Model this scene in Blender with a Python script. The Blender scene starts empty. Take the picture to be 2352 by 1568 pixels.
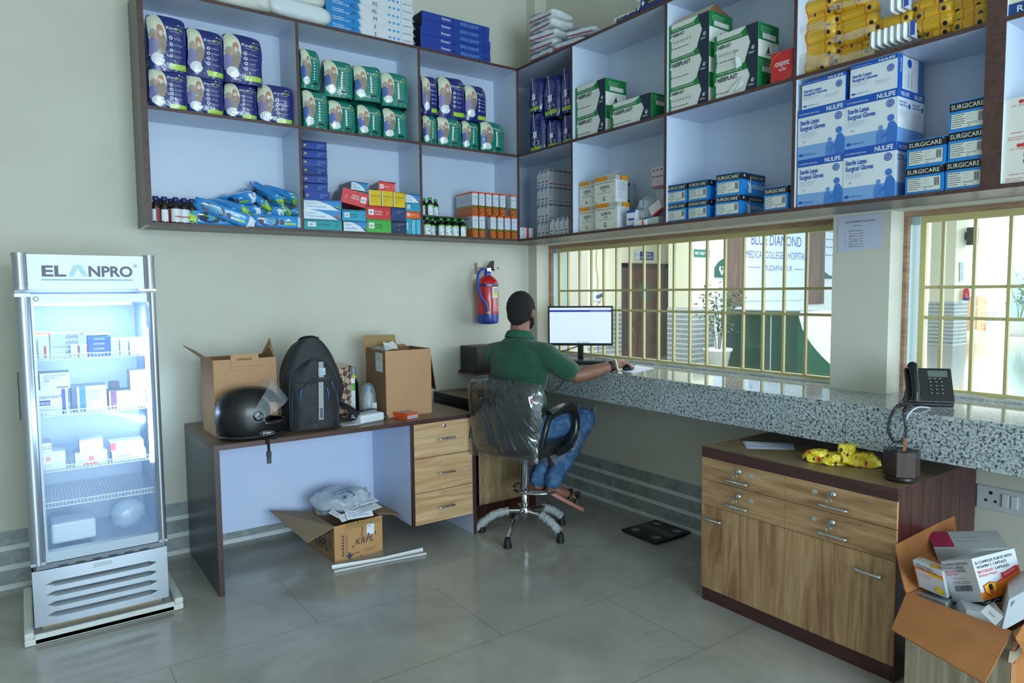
import bpy, bmesh, math, random
from mathutils import Vector, Matrix, noise
R = math.radians
random.seed(7)
SC = bpy.context.scene
COL = SC.collection

# ---------------------------------------------------------------- camera
CX, CY, CZ, YAW, PIT, ROLL, FPX, PX, PY = -3.1594, -4.3433, 1.4801, -0.6344, -0.0716, -0.0079, 1595.52, 48.11, 1.18
_cy, _sy, _cp, _sp = math.cos(YAW), math.sin(YAW), math.cos(PIT), math.sin(PIT)
FW = Vector((-_sy*_cp, _cy*_cp, _sp)); _r0 = Vector((_cy, _sy, 0)); _u0 = _r0.cross(FW)
RT = _r0*math.cos(ROLL) + _u0*math.sin(ROLL); UP = _u0*math.cos(ROLL) - _r0*math.sin(ROLL)
CP = Vector((CX, CY, CZ))
cd = bpy.data.cameras.new('camera'); cam = bpy.data.objects.new('camera', cd); COL.objects.link(cam)
cam.matrix_world = Matrix(((RT.x, UP.x, -FW.x, CX), (RT.y, UP.y, -FW.y, CY), (RT.z, UP.z, -FW.z, CZ), (0, 0, 0, 1)))
cd.sensor_width = 36; cd.lens = FPX/2352*36; cd.shift_x = -PX/2352; cd.shift_y = PY/2352; cd.clip_start = .05; cd.clip_end = 200
SC.camera = cam
SC.view_settings.view_transform = 'Standard'; SC.view_settings.look = 'None'
SC.view_settings.gamma = 1; SC.view_settings.use_curve_mapping = False
SC.view_settings.exposure = 0.02
SC.cycles.max_bounces = 8; SC.cycles.transparent_max_bounces = 12; SC.cycles.diffuse_bounces = 4
SC.cycles.glossy_bounces = 3; SC.cycles.transmission_bounces = 6
SC.cycles.caustics_reflective = False; SC.cycles.caustics_refractive = False
SC.cycles.sample_clamp_indirect = 3

# ---------------------------------------------------------------- world, daylight and added lobby fill lamps
wd = bpy.data.worlds.new('sky'); SC.world = wd; wd.use_nodes = True
wd.node_tree.nodes['Background'].inputs[0].default_value = (.62, .80, 1, 1)
wd.node_tree.nodes['Background'].inputs[1].default_value = 1.0
def area(name, loc, to, sx, sy, power, col=(1, 1, 1)):
    l = bpy.data.lights.new(name, 'AREA'); l.shape = 'RECTANGLE'; l.size = sx; l.size_y = sy; l.energy = power; l.color = col
    o = bpy.data.objects.new(name, l); COL.objects.link(o); o.location = loc
    o.rotation_euler = (Vector(to)-Vector(loc)).to_track_quat('-Z', 'Y').to_euler(); return o
DAY = (.68, .88, 1.0)
area('daylight_rear_window', (-2.3, -8.25, 1.5), (-2.0, 0, 1.15), 3.4, 2.6, 330, DAY)      # the shop front behind the camera
area('daylight_left_door', (-5.3, -5.6, 1.5), (0, -3.6, 1.3), 1.4, 2.0, 8, DAY)
area('lobby_ceiling_fill', (5.5, 0.5, 3.8), (5.5, 0.5, 0), 8, 8, 800, (.93, .98, 1))  # added fill lamp under the closed lobby ceiling, makes the near lobby bright
area('lobby_far_fill', (22.8, 2.0, 3.8), (22.8, 2.0, 0), 7, 12, 2600, (.97, .99, 1))  # added fill lamp below the ceiling, brightens the far lobby walls
area('lobby_entrance_daylight', (9, -8.8, 2.0), (6, 6, 1.3), 9, 3.4, 700, (.86, .96, 1))

# ---------------------------------------------------------------- helpers
def P(u, v, ax, val):
    """point where the sight line through a photo pixel meets a real plane of the room"""
    d = FW + RT*((u-1176-PX)/FPX) - UP*((v-784-PY)/FPX); i = 'xyz'.index(ax)
    return CP + d*((val-CP[i])/d[i])
def lin(c): return c/12.92 if c <= .04045 else ((c+.055)/1.055)**2.4
def rgb(c):
    if isinstance(c, str): c = [int(c[i:i+2], 16) for i in (0, 2, 4)]
    return (lin(c[0]/255), lin(c[1]/255), lin(c[2]/255), 1)
_mc = {}
def C(c, rough=.5, metal=0, coat=0, bump=0, bs=60, alpha=1, trans=0, emit=0, spec=.5, var=0):
    """plain coloured material, with optional procedural bump and tone variation"""
    k = (str(c), rough, metal, coat, bump, bs, alpha, trans, emit, spec, var)
    if k in _mc: return _mc[k]
    m = bpy.data.materials.new('mat'); m.use_nodes = True; nt = m.node_tree; b = nt.nodes['Principled BSDF']
    b.inputs['Base Color'].default_value = rgb(c); b.inputs['Roughness'].default_value = rough
    b.inputs['Metallic'].default_value = metal; b.inputs['Coat Weight'].default_value = coat; b.inputs['Coat Roughness'].default_value = .12
    b.inputs['Alpha'].default_value = alpha; b.inputs['Transmission Weight'].default_value = trans
    b.inputs['Specular IOR Level'].default_value = spec
    if emit: b.inputs['Emission Color'].default_value = rgb(c); b.inputs['Emission Strength'].default_value = emit
    if bump or var:
        tc = nt.nodes.new('ShaderNodeTexCoord'); n = nt.nodes.new('ShaderNodeTexNoise'); n.inputs['Scale'].default_value = bs
        n.inputs['Detail'].default_value = 3; nt.links.new(tc.outputs['Object'], n.inputs['Vector'])
        if bump:
            bp = nt.nodes.new('ShaderNodeBump'); bp.inputs['Strength'].default_value = bump; bp.inputs['Distance'].default_value = .01
            nt.links.new(n.outputs[0], bp.inputs['Height']); nt.links.new(bp.outputs[0], b.inputs['Normal'])
            if coat: nt.links.new(bp.outputs[0], b.inputs['Coat Normal'])
        if var:
            mr = nt.nodes.new('ShaderNodeMapRange'); mr.inputs['To Min'].default_value = 1-var; mr.inputs['To Max'].default_value = 1+var
            nt.links.new(n.outputs[0], mr.inputs[0]); vm = nt.nodes.new('ShaderNodeVectorMath'); vm.operation = 'SCALE'
            vm.inputs[0].default_value = rgb(c)[:3]; nt.links.new(mr.outputs[0], vm.inputs['Scale']); nt.links.new(vm.outputs[0], b.inputs['Base Color'])
    _mc[k] = m; return m
class NT:
    """small wrapper for building a node material"""
    def __init__(s, rough=.5, coat=0, coord='Object'):
        s.m = bpy.data.materials.new('mat'); s.m.use_nodes = True; s.t = s.m.node_tree; s.b = s.t.nodes['Principled BSDF']
        s.b.inputs['Roughness'].default_value = rough; s.b.inputs['Coat Weight'].default_value = coat; s.b.inputs['Coat Roughness'].default_value = .15
        s.tc = s.t.nodes.new('ShaderNodeTexCoord').outputs[coord]
    def n(s, typ, **kw):
        x = s.t.nodes.new('ShaderNode'+typ)
        for k, v in kw.items():
            if k[0] == 'i': x.inputs[int(k[1:])].default_value = v
            else: setattr(x, k, v)
        return x
    def l(s, a, b): s.t.links.new(a, b)
    def map(s, scale=(1, 1, 1), rot=(0, 0, 0), loc=(0, 0, 0), src=None):
        x = s.n('Mapping'); x.inputs['Scale'].default_value = scale; x.inputs['Rotation'].default_value = rot; x.inputs['Location'].default_value = loc
        s.l(src or s.tc, x.inputs[0]); return x.outputs[0]
    def noise(s, vec, scale, detail=4, rough=.55, dist=0):
        x = s.n('TexNoise'); x.inputs['Scale'].default_value = scale; x.inputs['Detail'].default_value = detail
        x.inputs['Roughness'].default_value = rough; x.inputs['Distortion'].default_value = dist; s.l(vec, x.inputs['Vector']); return x.outputs[0]
    def ramp(s, fac, stops, interp='LINEAR'):
        x = s.n('ValToRGB'); e = x.color_ramp.elements; x.color_ramp.interpolation = interp
        while len(e) < len(stops): e.new(.5)
        for i, (p, c) in enumerate(stops): e[i].position = p; e[i].color = rgb(c)
        s.l(fac, x.inputs[0]); return x.outputs[0]
    def mix(s, f, a, b, bt='MIX'):
        x = s.n('Mix', data_type='RGBA', blend_type=bt)
        for val, i in ((f, 0), (a, 6), (b, 7)):
            if hasattr(val, 'is_linked') or hasattr(val, 'links'): s.l(val, x.inputs[i])
            elif i == 0: x.inputs[0].default_value = val
            else: x.inputs[i].default_value = rgb(val)
        return x.outputs[2]
    def math(s, op, a, b=None):
        x = s.n('Math', operation=op)
        for i, val in enumerate((a, b)):
            if val is None: continue
            if hasattr(val, 'links'): s.l(val, x.inputs[i])
            else: x.inputs[i].default_value = val
        return x.outputs[0]
    def bump(s, h, strength=.3, dist=.01):
        x = s.n('Bump'); x.inputs['Strength'].default_value = strength; x.inputs['Distance'].default_value = dist
        s.l(h, x.inputs['Height']); s.l(x.outputs[0], s.b.inputs['Normal']); return x.outputs[0]
    def col(s, c): s.l(c, s.b.inputs['Base Color']); return s.m
    # printed shapes in UV space
    def mask(s, cx, cy, a, b, rot=0, kind='e'):
        v = s.map((1/a, 1/b, 0), (0, 0, 0), (-cx/a, -cy/b, 0)) if not rot else None
        if rot:
            v = s.map((1, 1, 0), (0, 0, 0), (-cx, -cy, 0)); v = s.map((1, 1, 0), (0, 0, -rot), (0, 0, 0), v); v = s.map((1/a, 1/b, 0), src=v)
        if kind == 'e':
            x = s.n('VectorMath', operation='LENGTH'); s.l(v, x.inputs[0]); d = x.outputs['Value']
        else:
            x = s.n('VectorMath', operation='ABSOLUTE'); s.l(v, x.inputs[0]); sp = s.n('SeparateXYZ'); s.l(x.outputs[0], sp.inputs[0])
            d = s.math('MAXIMUM', sp.outputs[0], sp.outputs[1])
        return s.math('LESS_THAN', d, 1.0)

# text outlines, turned into mesh data once per string
_tc = {}
def glyphs(t, bold=0):
    k = (t, bold)
    if k in _tc: return _tc[k]
    cu = bpy.data.curves.new('t', 'FONT'); cu.body = t; cu.resolution_u = 2 if bold < 12 else 5; cu.offset = bold*.001; cu.fill_mode = 'FRONT'
    o = bpy.data.objects.new('t', cu); COL.objects.link(o)
    dg = bpy.context.evaluated_depsgraph_get(); me = bpy.data.meshes.new_from_object(o.evaluated_get(dg))
    vs = [v.co.copy() for v in me.vertices]; fs = [tuple(p.vertices) for p in me.polygons]
    bpy.data.objects.remove(o); bpy.data.curves.remove(cu); bpy.data.meshes.remove(me)
    if vs:
        x0 = min(v.x for v in vs); x1 = max(v.x for v in vs)
        vs = [(v.x-x0, v.y) for v in vs]; _tc[k] = (vs, fs, x1-x0)
    else: _tc[k] = ([], [], 1)
    return _tc[k]

class MB:
    def __init__(s): s.v = []; s.f = []; s.m = []; s.mats = []; s.uv = {}; s.M = None; s.sm = []; s.smooth = False
    def add(s, vs, fs, mat, M=None):
        o = len(s.v); M = M or s.M
        s.v += [tuple(M @ Vector(p)) for p in vs] if M is not None else [tuple(p) for p in vs]
        if mat not in s.mats: s.mats.append(mat)
        i = s.mats.index(mat)
        for f in fs: s.f.append([o+a for a in f]); s.m.append(i); s.sm.append(s.smooth)
        return o
    def box(s, x0, x1, y0, y1, z0, z1, mat, M=None, **fm):
        vs = [(x0, y0, z0), (x1, y0, z0), (x1, y1, z0), (x0, y1, z0), (x0, y0, z1), (x1, y0, z1), (x1, y1, z1), (x0, y1, z1)]
        fs = dict(bot=(3, 2, 1, 0), top=(4, 5, 6, 7), front=(0, 1, 5, 4), right=(1, 2, 6, 5), back=(2, 3, 7, 6), left=(3, 0, 4, 7))
        for k, f in fs.items():
            mm = fm.get(k, mat)
            if mm: s.add([vs[i] for i in f], [(0, 1, 2, 3)], mm, M)
    def rbox(s, x0, x1, y0, y1, z0, z1, mat, r=.01, seg=2, M=None):
        bm = bmesh.new(); bmesh.ops.create_cube(bm, size=1)
        for v in bm.verts: v.co = Vector(((x0+x1)/2+v.co.x*(x1-x0), (y0+y1)/2+v.co.y*(y1-y0), (z0+z1)/2+v.co.z*(z1-z0)))
        bmesh.ops.bevel(bm, geom=bm.edges[:], offset=r, segments=seg, profile=.5, affect='EDGES')
        s.bm(bm, mat, M); bm.free()
    def bm(s, bm, mat, M=None):
        bm.verts.index_update(); s.add([v.co.copy() for v in bm.verts], [[v.index for v in f.verts] for f in bm.faces], mat, M)
    def poly(s, pts, mat, M=None): s.add(pts, [tuple(range(len(pts)))], mat, M)
    def prism(s, pts, off, mat, M=None, capmat=None):
        n = len(pts); off = Vector(off); a = [Vector(p) for p in pts]; b = [p+off for p in a]
        s.add(a+b, [tuple(range(n)), tuple(range(2*n-1, n-1, -1))], capmat or mat, M)
        s.add(a+b, [(i, i+n, (i+1) % n+n, (i+1) % n) for i in range(n)], mat, M)
    def tube(s, path, r, mat, n=8, M=None, cap=True, sq=1):
        path = [Vector(p) for p in path]; rs = r if isinstance(r, (list, tuple)) else [r]*len(path); vs = []; N = None
        for i, p in enumerate(path):
            t = (path[min(i+1, len(path)-1)]-path[max(i-1, 0)]).normalized()
            if N is None: N = t.orthogonal().normalized()
            N = (N-t*N.dot(t)).normalized(); B = t.cross(N)
            for k in range(n):
                a = 2*math.pi*k/n; vs.append(p+(N*math.cos(a)+B*math.sin(a)*sq)*rs[i])
        fs = [(i*n+k, i*n+(k+1) % n, (i+1)*n+(k+1) % n, (i+1)*n+k) for i in range(len(path)-1) for k in range(n)]
        sm = s.smooth; s.smooth = n > 5; s.add(vs, fs, mat, M); s.smooth = sm
        if cap: s.add(vs, [tuple(range(n-1, -1, -1)), tuple((len(path)-1)*n+k for k in range(n))], mat, M)
    def lathe(s, prof, mat, n=24, M=None, smooth=True):
        vs = [(r*math.cos(2*math.pi*k/n), r*math.sin(2*math.pi*k/n), z) for r, z in prof for k in range(n)]
        fs = [(i*n+k, i*n+(k+1) % n, (i+1)*n+(k+1) % n, (i+1)*n+k) for i in range(len(prof)-1) for k in range(n)]
        sm = s.smooth; s.smooth = smooth; s.add(vs, fs, mat, M); s.smooth = sm
    def build(s, name, parent=None, loc=None, rz=0, bevel=0, fn=None):
        me = bpy.data.meshes.new(name); me.from_pydata([tuple(fn(Vector(v))) for v in s.v] if fn else s.v, [], s.f)
        for m in s.mats: me.materials.append(m)
        me.polygons.foreach_set('material_index', s.m); me.polygons.foreach_set('use_smooth', s.sm)
        if s.uv:
            u = me.uv_layers.new(name='UVMap')
            for lp in me.loops: u.data[lp.index].uv = s.uv.get(lp.vertex_index, (0, 0))
        me.update(); o = bpy.data.objects.new(name, me); COL.objects.link(o)
        if parent: o.parent = parent
        if loc is not None: o.location = loc
        if rz: o.rotation_euler = (0, 0, rz)
        if bevel:
            b = o.modifiers.new('bevel', 'BEVEL'); b.width = bevel; b.segments = 2; b.limit_method = 'ANGLE'; b.angle_limit = R(50)
        return o
def tag(o, label=None, cat=None, group=None, kind=None):
    if label: o['label'] = label
    if cat: o['category'] = cat
    if group: o['group'] = group
    if kind: o['kind'] = kind
    return o
def empty(name, loc=(0, 0, 0), rz=0, label=None, cat=None, group=None, rot=None):
    o = bpy.data.objects.new(name, None); COL.objects.link(o); o.location = loc; o.rotation_euler = rot or (0, 0, rz); o.empty_display_size = .05
    return tag(o, label, cat, group)
def copy_thing(o, loc=None, rz=None, label=None, rot=None):
    c = o.copy(); COL.objects.link(c)
    for ch in list(o.children):
        d = ch.copy(); COL.objects.link(d); d.parent = c
        for g in ch.children: e = g.copy(); COL.objects.link(e); e.parent = d
    if loc is not None: c.location = loc
    if rz is not None: c.rotation_euler = (0, 0, rz)
    if rot is not None: c.rotation_euler = rot
    if label: c['label'] = label
    return c
class Face:
    """a flat printed face: origin at lower left, x along ux, y along uy"""
    def __init__(s, mb, o, ux, uy, w, h, fn=None):
        s.mb = mb; s.o = Vector(o); s.ux = Vector(ux).normalized(); s.uy = Vector(uy).normalized(); s.nn = s.ux.cross(s.uy); s.w = w; s.h = h; s.fn = fn; s.k = 0
    def p(s, x, y, l): 
        q = s.o+s.ux*(x*s.w)+s.uy*(y*s.h)+s.nn*(.0004*l)
        return s.fn(q) if s.fn else q
    def rect(s, x0, y0, x1, y1, mat, l=1): s.mb.add([s.p(x0, y0, l), s.p(x1, y0, l), s.p(x1, y1, l), s.p(x0, y1, l)], [(0, 1, 2, 3)], mat)
    def poly(s, pts, mat, l=1): s.mb.add([s.p(x, y, l) for x, y in pts], [tuple(range(len(pts)))], mat)
    def circ(s, cx, cy, r, mat, l=2, n=16, asp=None, a0=0, a1=360):
        k = s.w/s.h if asp is None else asp
        pts = [(cx+r*math.cos(R(a0+(a1-a0)*i/n)), cy+r*k*math.sin(R(a0+(a1-a0)*i/n))) for i in range(n if a1-a0 == 360 else n+1)]; s.poly(pts, mat, l)
    def ring(s, cx, cy, r, t, mat, l=2, n=20, a0=0, a1=360):
        k = s.w/s.h; vs = []; 
        for i in range(n+1):
            a = R(a0+(a1-a0)*i/n)
            for q in (r, r-t): vs.append(s.p(cx+q*math.cos(a), cy+q*k*math.sin(a), l))
        s.mb.add(vs, [(2*i, 2*i+1, 2*i+3, 2*i+2) for i in range(n)], mat)
    def text(s, t, x, y, h, mat, w=None, bold=0, l=3, anchor='l', sh=0, rot=0):
        """x,y of the baseline start and cap height h, all as shares of the face; w = width share to fit"""
        if bold and 'M' in t and l < 20:                      # heavy strokes by shifted copies, each a hair higher
            for k, dxx in enumerate((-1, 0, 1)): s.text(t, x+dxx*bold*.0007*h*s.h/s.w, y, h, mat, w, 0, l+.12*k, anchor, sh, rot)
            return
        vs, fs, tw = glyphs(t, bold)
        if not vs: return
        sy = h*s.h/.72; sx = sy if w is None else w*s.w/tw
        ox = {'l': 0, 'c': -tw*sx/2, 'r': -tw*sx}[anchor]; ca, sa = math.cos(rot), math.sin(rot)
        def q(a, b):
            a = a*sx+ox+b*sy*sh; b = b*sy; return s.p(x+(a*ca-b*sa)/s.w, y+(a*sa+b*ca)/s.h, l)
        s.mb.add([q(a, b) for a, b in vs], fs, mat)
    def lines(s, x, y, w, n, dy, mat, t=.3, l=2, rag=.3, seed=1):
        rr = random.Random(seed)
        for i in range(n):
            xx = x
            e = x+w*(1-rag*rr.random())
            while xx < e-.01:
                q = min(xx+w*(.08+.14*rr.random()), e); s.rect(xx, y-i*dy, q, y-i*dy+dy*t*.62, mat, l); xx = q+w*.03
    def barcode(s, x, y, w, h, mat, n=16, l=3, seed=3):
        rr = random.Random(seed); xx = x; st = w/n
        for i in range(n): s.rect(x+i*st, y, x+i*st+st*(.25+.5*rr.random()), y+h, mat, l)
def facef(mb, b, side, fn=None):
    x0, x1, y0, y1, z0, z1 = b
    if side == 'front': return Face(mb, (x0, y0, z0), (1, 0, 0), (0, 0, 1), x1-x0, z1-z0, fn)
    if side == 'right': return Face(mb, (x1, y0, z0), (0, 1, 0), (0, 0, 1), y1-y0, z1-z0, fn)
    if side == 'left': return Face(mb, (x0, y1, z0), (0, -1, 0), (0, 0, 1), y1-y0, z1-z0, fn)
    if side == 'top': return Face(mb, (x0, y0, z1), (1, 0, 0), (0, 1, 0), x1-x0, y1-y0, fn)
    if side == 'back': return Face(mb, (x1, y1, z0), (-1, 0, 0), (0, 0, 1), x1-x0, z1-z0, fn)
def remesh(parts, vox, name, mat, parent=None, smooth=2, loc=None, rz=0):
    """union of rounded pieces (capsules / ellipsoids / boxes in one MB) into one continuous surface"""
    o = parts.build(name, parent, loc, rz); me = o.data; me.materials.clear(); me.materials.append(mat)
    r = o.modifiers.new('remesh', 'REMESH'); r.mode = 'VOXEL'; r.voxel_size = vox; r.use_smooth_shade = True
    if smooth: q = o.modifiers.new('smooth', 'SMOOTH'); q.factor = .5; q.iterations = smooth
    dg = bpy.context.evaluated_depsgraph_get(); nm = bpy.data.meshes.new_from_object(o.evaluated_get(dg))
    o.modifiers.clear(); o.data = nm; nm.name = name; nm.materials.clear(); nm.materials.append(mat)
    nm.polygons.foreach_set('material_index', [0]*len(nm.polygons)); nm.polygons.foreach_set('use_smooth', [True]*len(nm.polygons)); nm.update(); return o
def ell(mb, c, r, mat=None, rot=None, n=16):
    bm = bmesh.new(); bmesh.ops.create_uvsphere(bm, u_segments=n, v_segments=n//2+2, radius=1)
    M = Matrix.Translation(c) @ (rot.to_4x4() if rot is not None else Matrix()) @ Matrix.Diagonal((r[0], r[1], r[2], 1))
    for v in bm.verts: v.co = M @ v.co
    s = mb.smooth; mb.smooth = True; mb.bm(bm, mat or WHITE); mb.smooth = s; bm.free()
def capsule(mb, pts, rs, mat=None, n=14):
    """closed tapered limb through the points, rounded at both ends"""
    pts = [Vector(p) for p in pts]; P2 = []; R2 = []
    d = (pts[0]-pts[1]).normalized()
    for a in (80, 50, 25): P2.append(pts[0]+d*rs[0]*math.sin(R(a))); R2.append(rs[0]*math.cos(R(a)))
    P2 += pts; R2 += rs; d = (pts[-1]-pts[-2]).normalized()
    for a in (25, 50, 80): P2.append(pts[-1]+d*rs[-1]*math.sin(R(a))); R2.append(rs[-1]*math.cos(R(a)))
    mb.tube(P2, R2, mat or WHITE, n)
def spline(pts, n=8):
    pts = [Vector(p) for p in pts]; out = []
    for i in range(len(pts)-1):
        a, b, c, d = pts[max(i-1, 0)], pts[i], pts[i+1], pts[min(i+2, len(pts)-1)]
        for k in range(n):
            t = k/n; out.append(.5*((2*b)+(c-a)*t+(2*a-5*b+4*c-d)*t*t+(3*b-a-3*c+d)*t**3))
    return out+[pts[-1]]

# ---------------------------------------------------------------- common materials
WHITE = C('e9ecee', .5); BLACK = C('101113', .5); GREYP = C('9aa3ab', .5); INK = C('20242c', .6); PAPER = C('eef0f2', .7); SILK = C('b9bdc2', .5)
CHROME = C('d5d8dc', .12, 1); STEEL = C('b4b8bd', .28, 1)
def wood(a, b, c, sc=(2, 14, 14), rot=(0, 0, 0), rough=.38, dist=1.2, lo=.3, hi=.7):
    t = NT(rough); v = t.map(sc, rot); f = t.noise(v, 1.5, 5, .6, dist); g = t.noise(t.map((sc[0]*3, sc[1]*6, sc[2]*6), rot), 2, 3)
    c1 = t.ramp(f, [(lo, a), ((lo+hi)/2, b), (hi, c)]); c2 = t.mix(.22, c1, t.ramp(g, [(.3, '3a2a20'), (.7, 'ffffff')]), 'MULTIPLY'); return t.col(c2)
OAKH = wood('8f7050', 'b69a72', 'c8b08a', (1.3, 5, 17)); OAKV = wood('8a6c4e', 'b0946e', 'c2a985', (9, 9, 1.1))
OAKH_W = wood('b4875c', 'd2ab80', 'dfc49a', (1.1, 4, 15)); OAKTOP = wood('5f4c3b', '7d6650', '8d755c', (1.1, 9, 9)); OAKTOPY = wood('6a5640', '8a7354', '9a8262', (9, 1.1, 9))
WENGE = wood('35201d', '452927', '54322f', (30, 30, 1.5), rough=.35); WENGEH = wood('3b2522', '4a2d2a', '573632', (1.2, 25, 25), rough=.35); WENGEY = wood('3b2522', '4a2d2a', '573632', (25, 1.2, 25), rough=.35)
MAHOG = wood('2b1412', '4c2622', '63352f', (24, 24, .9), rough=.3)
LAMI = C('c8d5f0', .35); CARD = C('b08a64', .75, bump=.15, bs=25, var=.06)
# ================================================================ THE SETTING
t = NT(.75); n1 = t.noise(t.tc, 1.3, 3); n2 = t.noise(t.tc, 90, 2); t.bump(n2, .08, .004)
WALLM = t.col(t.ramp(n1, [(.3, 'c8c6b8'), (.7, 'd2d1c4')]))
t = NT(.3); br = t.n('TexBrick'); br.offset = .5; br.inputs['Scale'].default_value = 1
for k, v in (('Brick Width', 1.2), ('Row Height', .6), ('Mortar Size', .0022), ('Mortar Smooth', .2)): br.inputs[k].default_value = v
br.inputs['Color1'].default_value = rgb('b3b0a8'); br.inputs['Color2'].default_value = rgb('b0ada6'); br.inputs['Mortar'].default_value = rgb('8c8a84')
t.l(t.map((1, 1, 1), (0, 0, 0), (.35, .12, 0)), br.inputs['Vector'])
g = t.ramp(t.noise(t.tc, 2.2, 6, .65, .6), [(.3, 'd0cec8'), (.7, 'ffffff')]); g2 = t.ramp(t.noise(t.map((1, 1, 1)), 38, 3, .6), [(.25, 'bdb8b0'), (.33, 'ffffff')])
t.l(t.ramp(t.noise(t.tc, 3.1, 4), [(.3, '505050'), (.7, '808080')]), t.b.inputs['Roughness'])
FLOORM = t.col(t.mix(.5, t.mix(.8, br.outputs[0], g, 'MULTIPLY'), g2, 'MULTIPLY')); t.b.inputs['Specular IOR Level'].default_value = .35
# slate skirting with pale stripes
t = NT(.45); sx = t.n('SeparateXYZ'); t.l(t.tc, sx.inputs[0]); zz = sx.outputs[2]
st = t.math('LESS_THAN', t.math('MODULO', t.math('ADD', zz, .0), .1), .026)
bb = t.noise(t.tc, 9, 6, .7, .8); slate = t.ramp(bb, [(.3, '7c8585'), (.55, '99a2a1'), (.7, 'abb4b3')])
t.bump(bb, .25, .01)
SKIRT = t.col(t.mix(st, slate, t.ramp(bb, [(.3, 'cdd2d2'), (.7, 'dadfe0')])))
t = NT(.06); v1 = t.n('TexVoronoi', feature='F1'); v1.inputs['Scale'].default_value = 95; t.l(t.tc, v1.inputs[0])
a1 = t.noise(t.tc, 95, 4, .7, .3); a2 = t.noise(t.map(loc=(3, 1, 2)), 150, 3, .6)
gr = t.ramp(a1, [(.38, '2c3237'), (.435, '4c5459'), (.47, 'a3adb0'), (.62, 'bcc5c7'), (.75, 'ccd2d2')])
GRAN = t.col(t.mix(t.math('LESS_THAN', a2, .40), gr, '6b7478')); t.b.inputs['Specular IOR Level'].default_value = .6

YWEST, YREAR, ZC, XW = -4.6, -8.0, 3.9, .105
mb = MB(); mb.box(YWEST, XW+.6, YREAR-.2, .3, -.15, 0, FLOORM); f = mb.build('floor'); tag(f, kind='structure')
mb = MB(); mb.box(YWEST-.1, .3, YREAR-.2, .2, ZC, ZC+.12, C('d8d8d2', .8, var=.03, bs=3)); tag(mb.build('ceiling'), kind='structure')
mb = MB(); mb.box(YWEST-.1, .6, 0, .22, -.1, ZC, WALLM); tag(mb.build('wall_back'), kind='structure')
# right wall: recessed panels, corner pier, pier between the windows, openings
W1a, W1b, W2a, W2b, ZS, ZL = -.105, -2.49, -2.765, -5.0, 1.0036, 1.832
mb = MB()
mb.box(XW, .32, YREAR, 0, -.1, ZS-.05, WALLM)                 # below the counter
mb.box(0, .32, W1a, 0, ZS-.18, ZC, WALLM)                      # corner pier
mb.box(0, .32, W2a, W1b, ZS-.18, ZC, WALLM)                    # pier between the windows
mb.box(0, .32, YREAR, W2b, ZS-.18, ZC, WALLM)
mb.box(0, .32, W1b, W1a, ZL, 3.0, WALLM); mb.box(0, .32, W2b, W2a, ZL, 3.0, WALLM)
mb.box(XW, .32, YREAR, 0, 3.0, ZC, WALLM)
tag(mb.build('wall_right'), kind='structure')
mb = MB(); mb.box(YWEST-.15, YWEST, YREAR, -6.4, -.1, ZC, WALLM); mb.box(YWEST-.15, YWEST, -4.8, .1, -.1, ZC, WALLM); mb.box(YWEST-.15, YWEST, -6.4, -4.8, 2.5, ZC, WALLM)
tag(mb.build('wall_left'), kind='structure')
mb = MB(); mb.box(YWEST, -4.1, YREAR-.15, YREAR, -.1, ZC, WALLM); mb.box(-.5, .3, YREAR-.15, YREAR, -.1, ZC, WALLM); mb.box(-4.1, -.5, YREAR-.15, YREAR, 2.85, ZC, WALLM)
mb.box(-4.1, -.5, YREAR-.15, YREAR, -.1, .1, WALLM); tag(mb.build('wall_rear'), kind='structure')
for nm, b in (('baseboard_back', (YWEST, XW, -.012, 0)), ('baseboard_right', (XW-.012, XW, YREAR, -.012))):
    mb = MB(); mb.box(*b, 0, .3009, SKIRT); tag(mb.build(nm), kind='structure')

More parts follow.
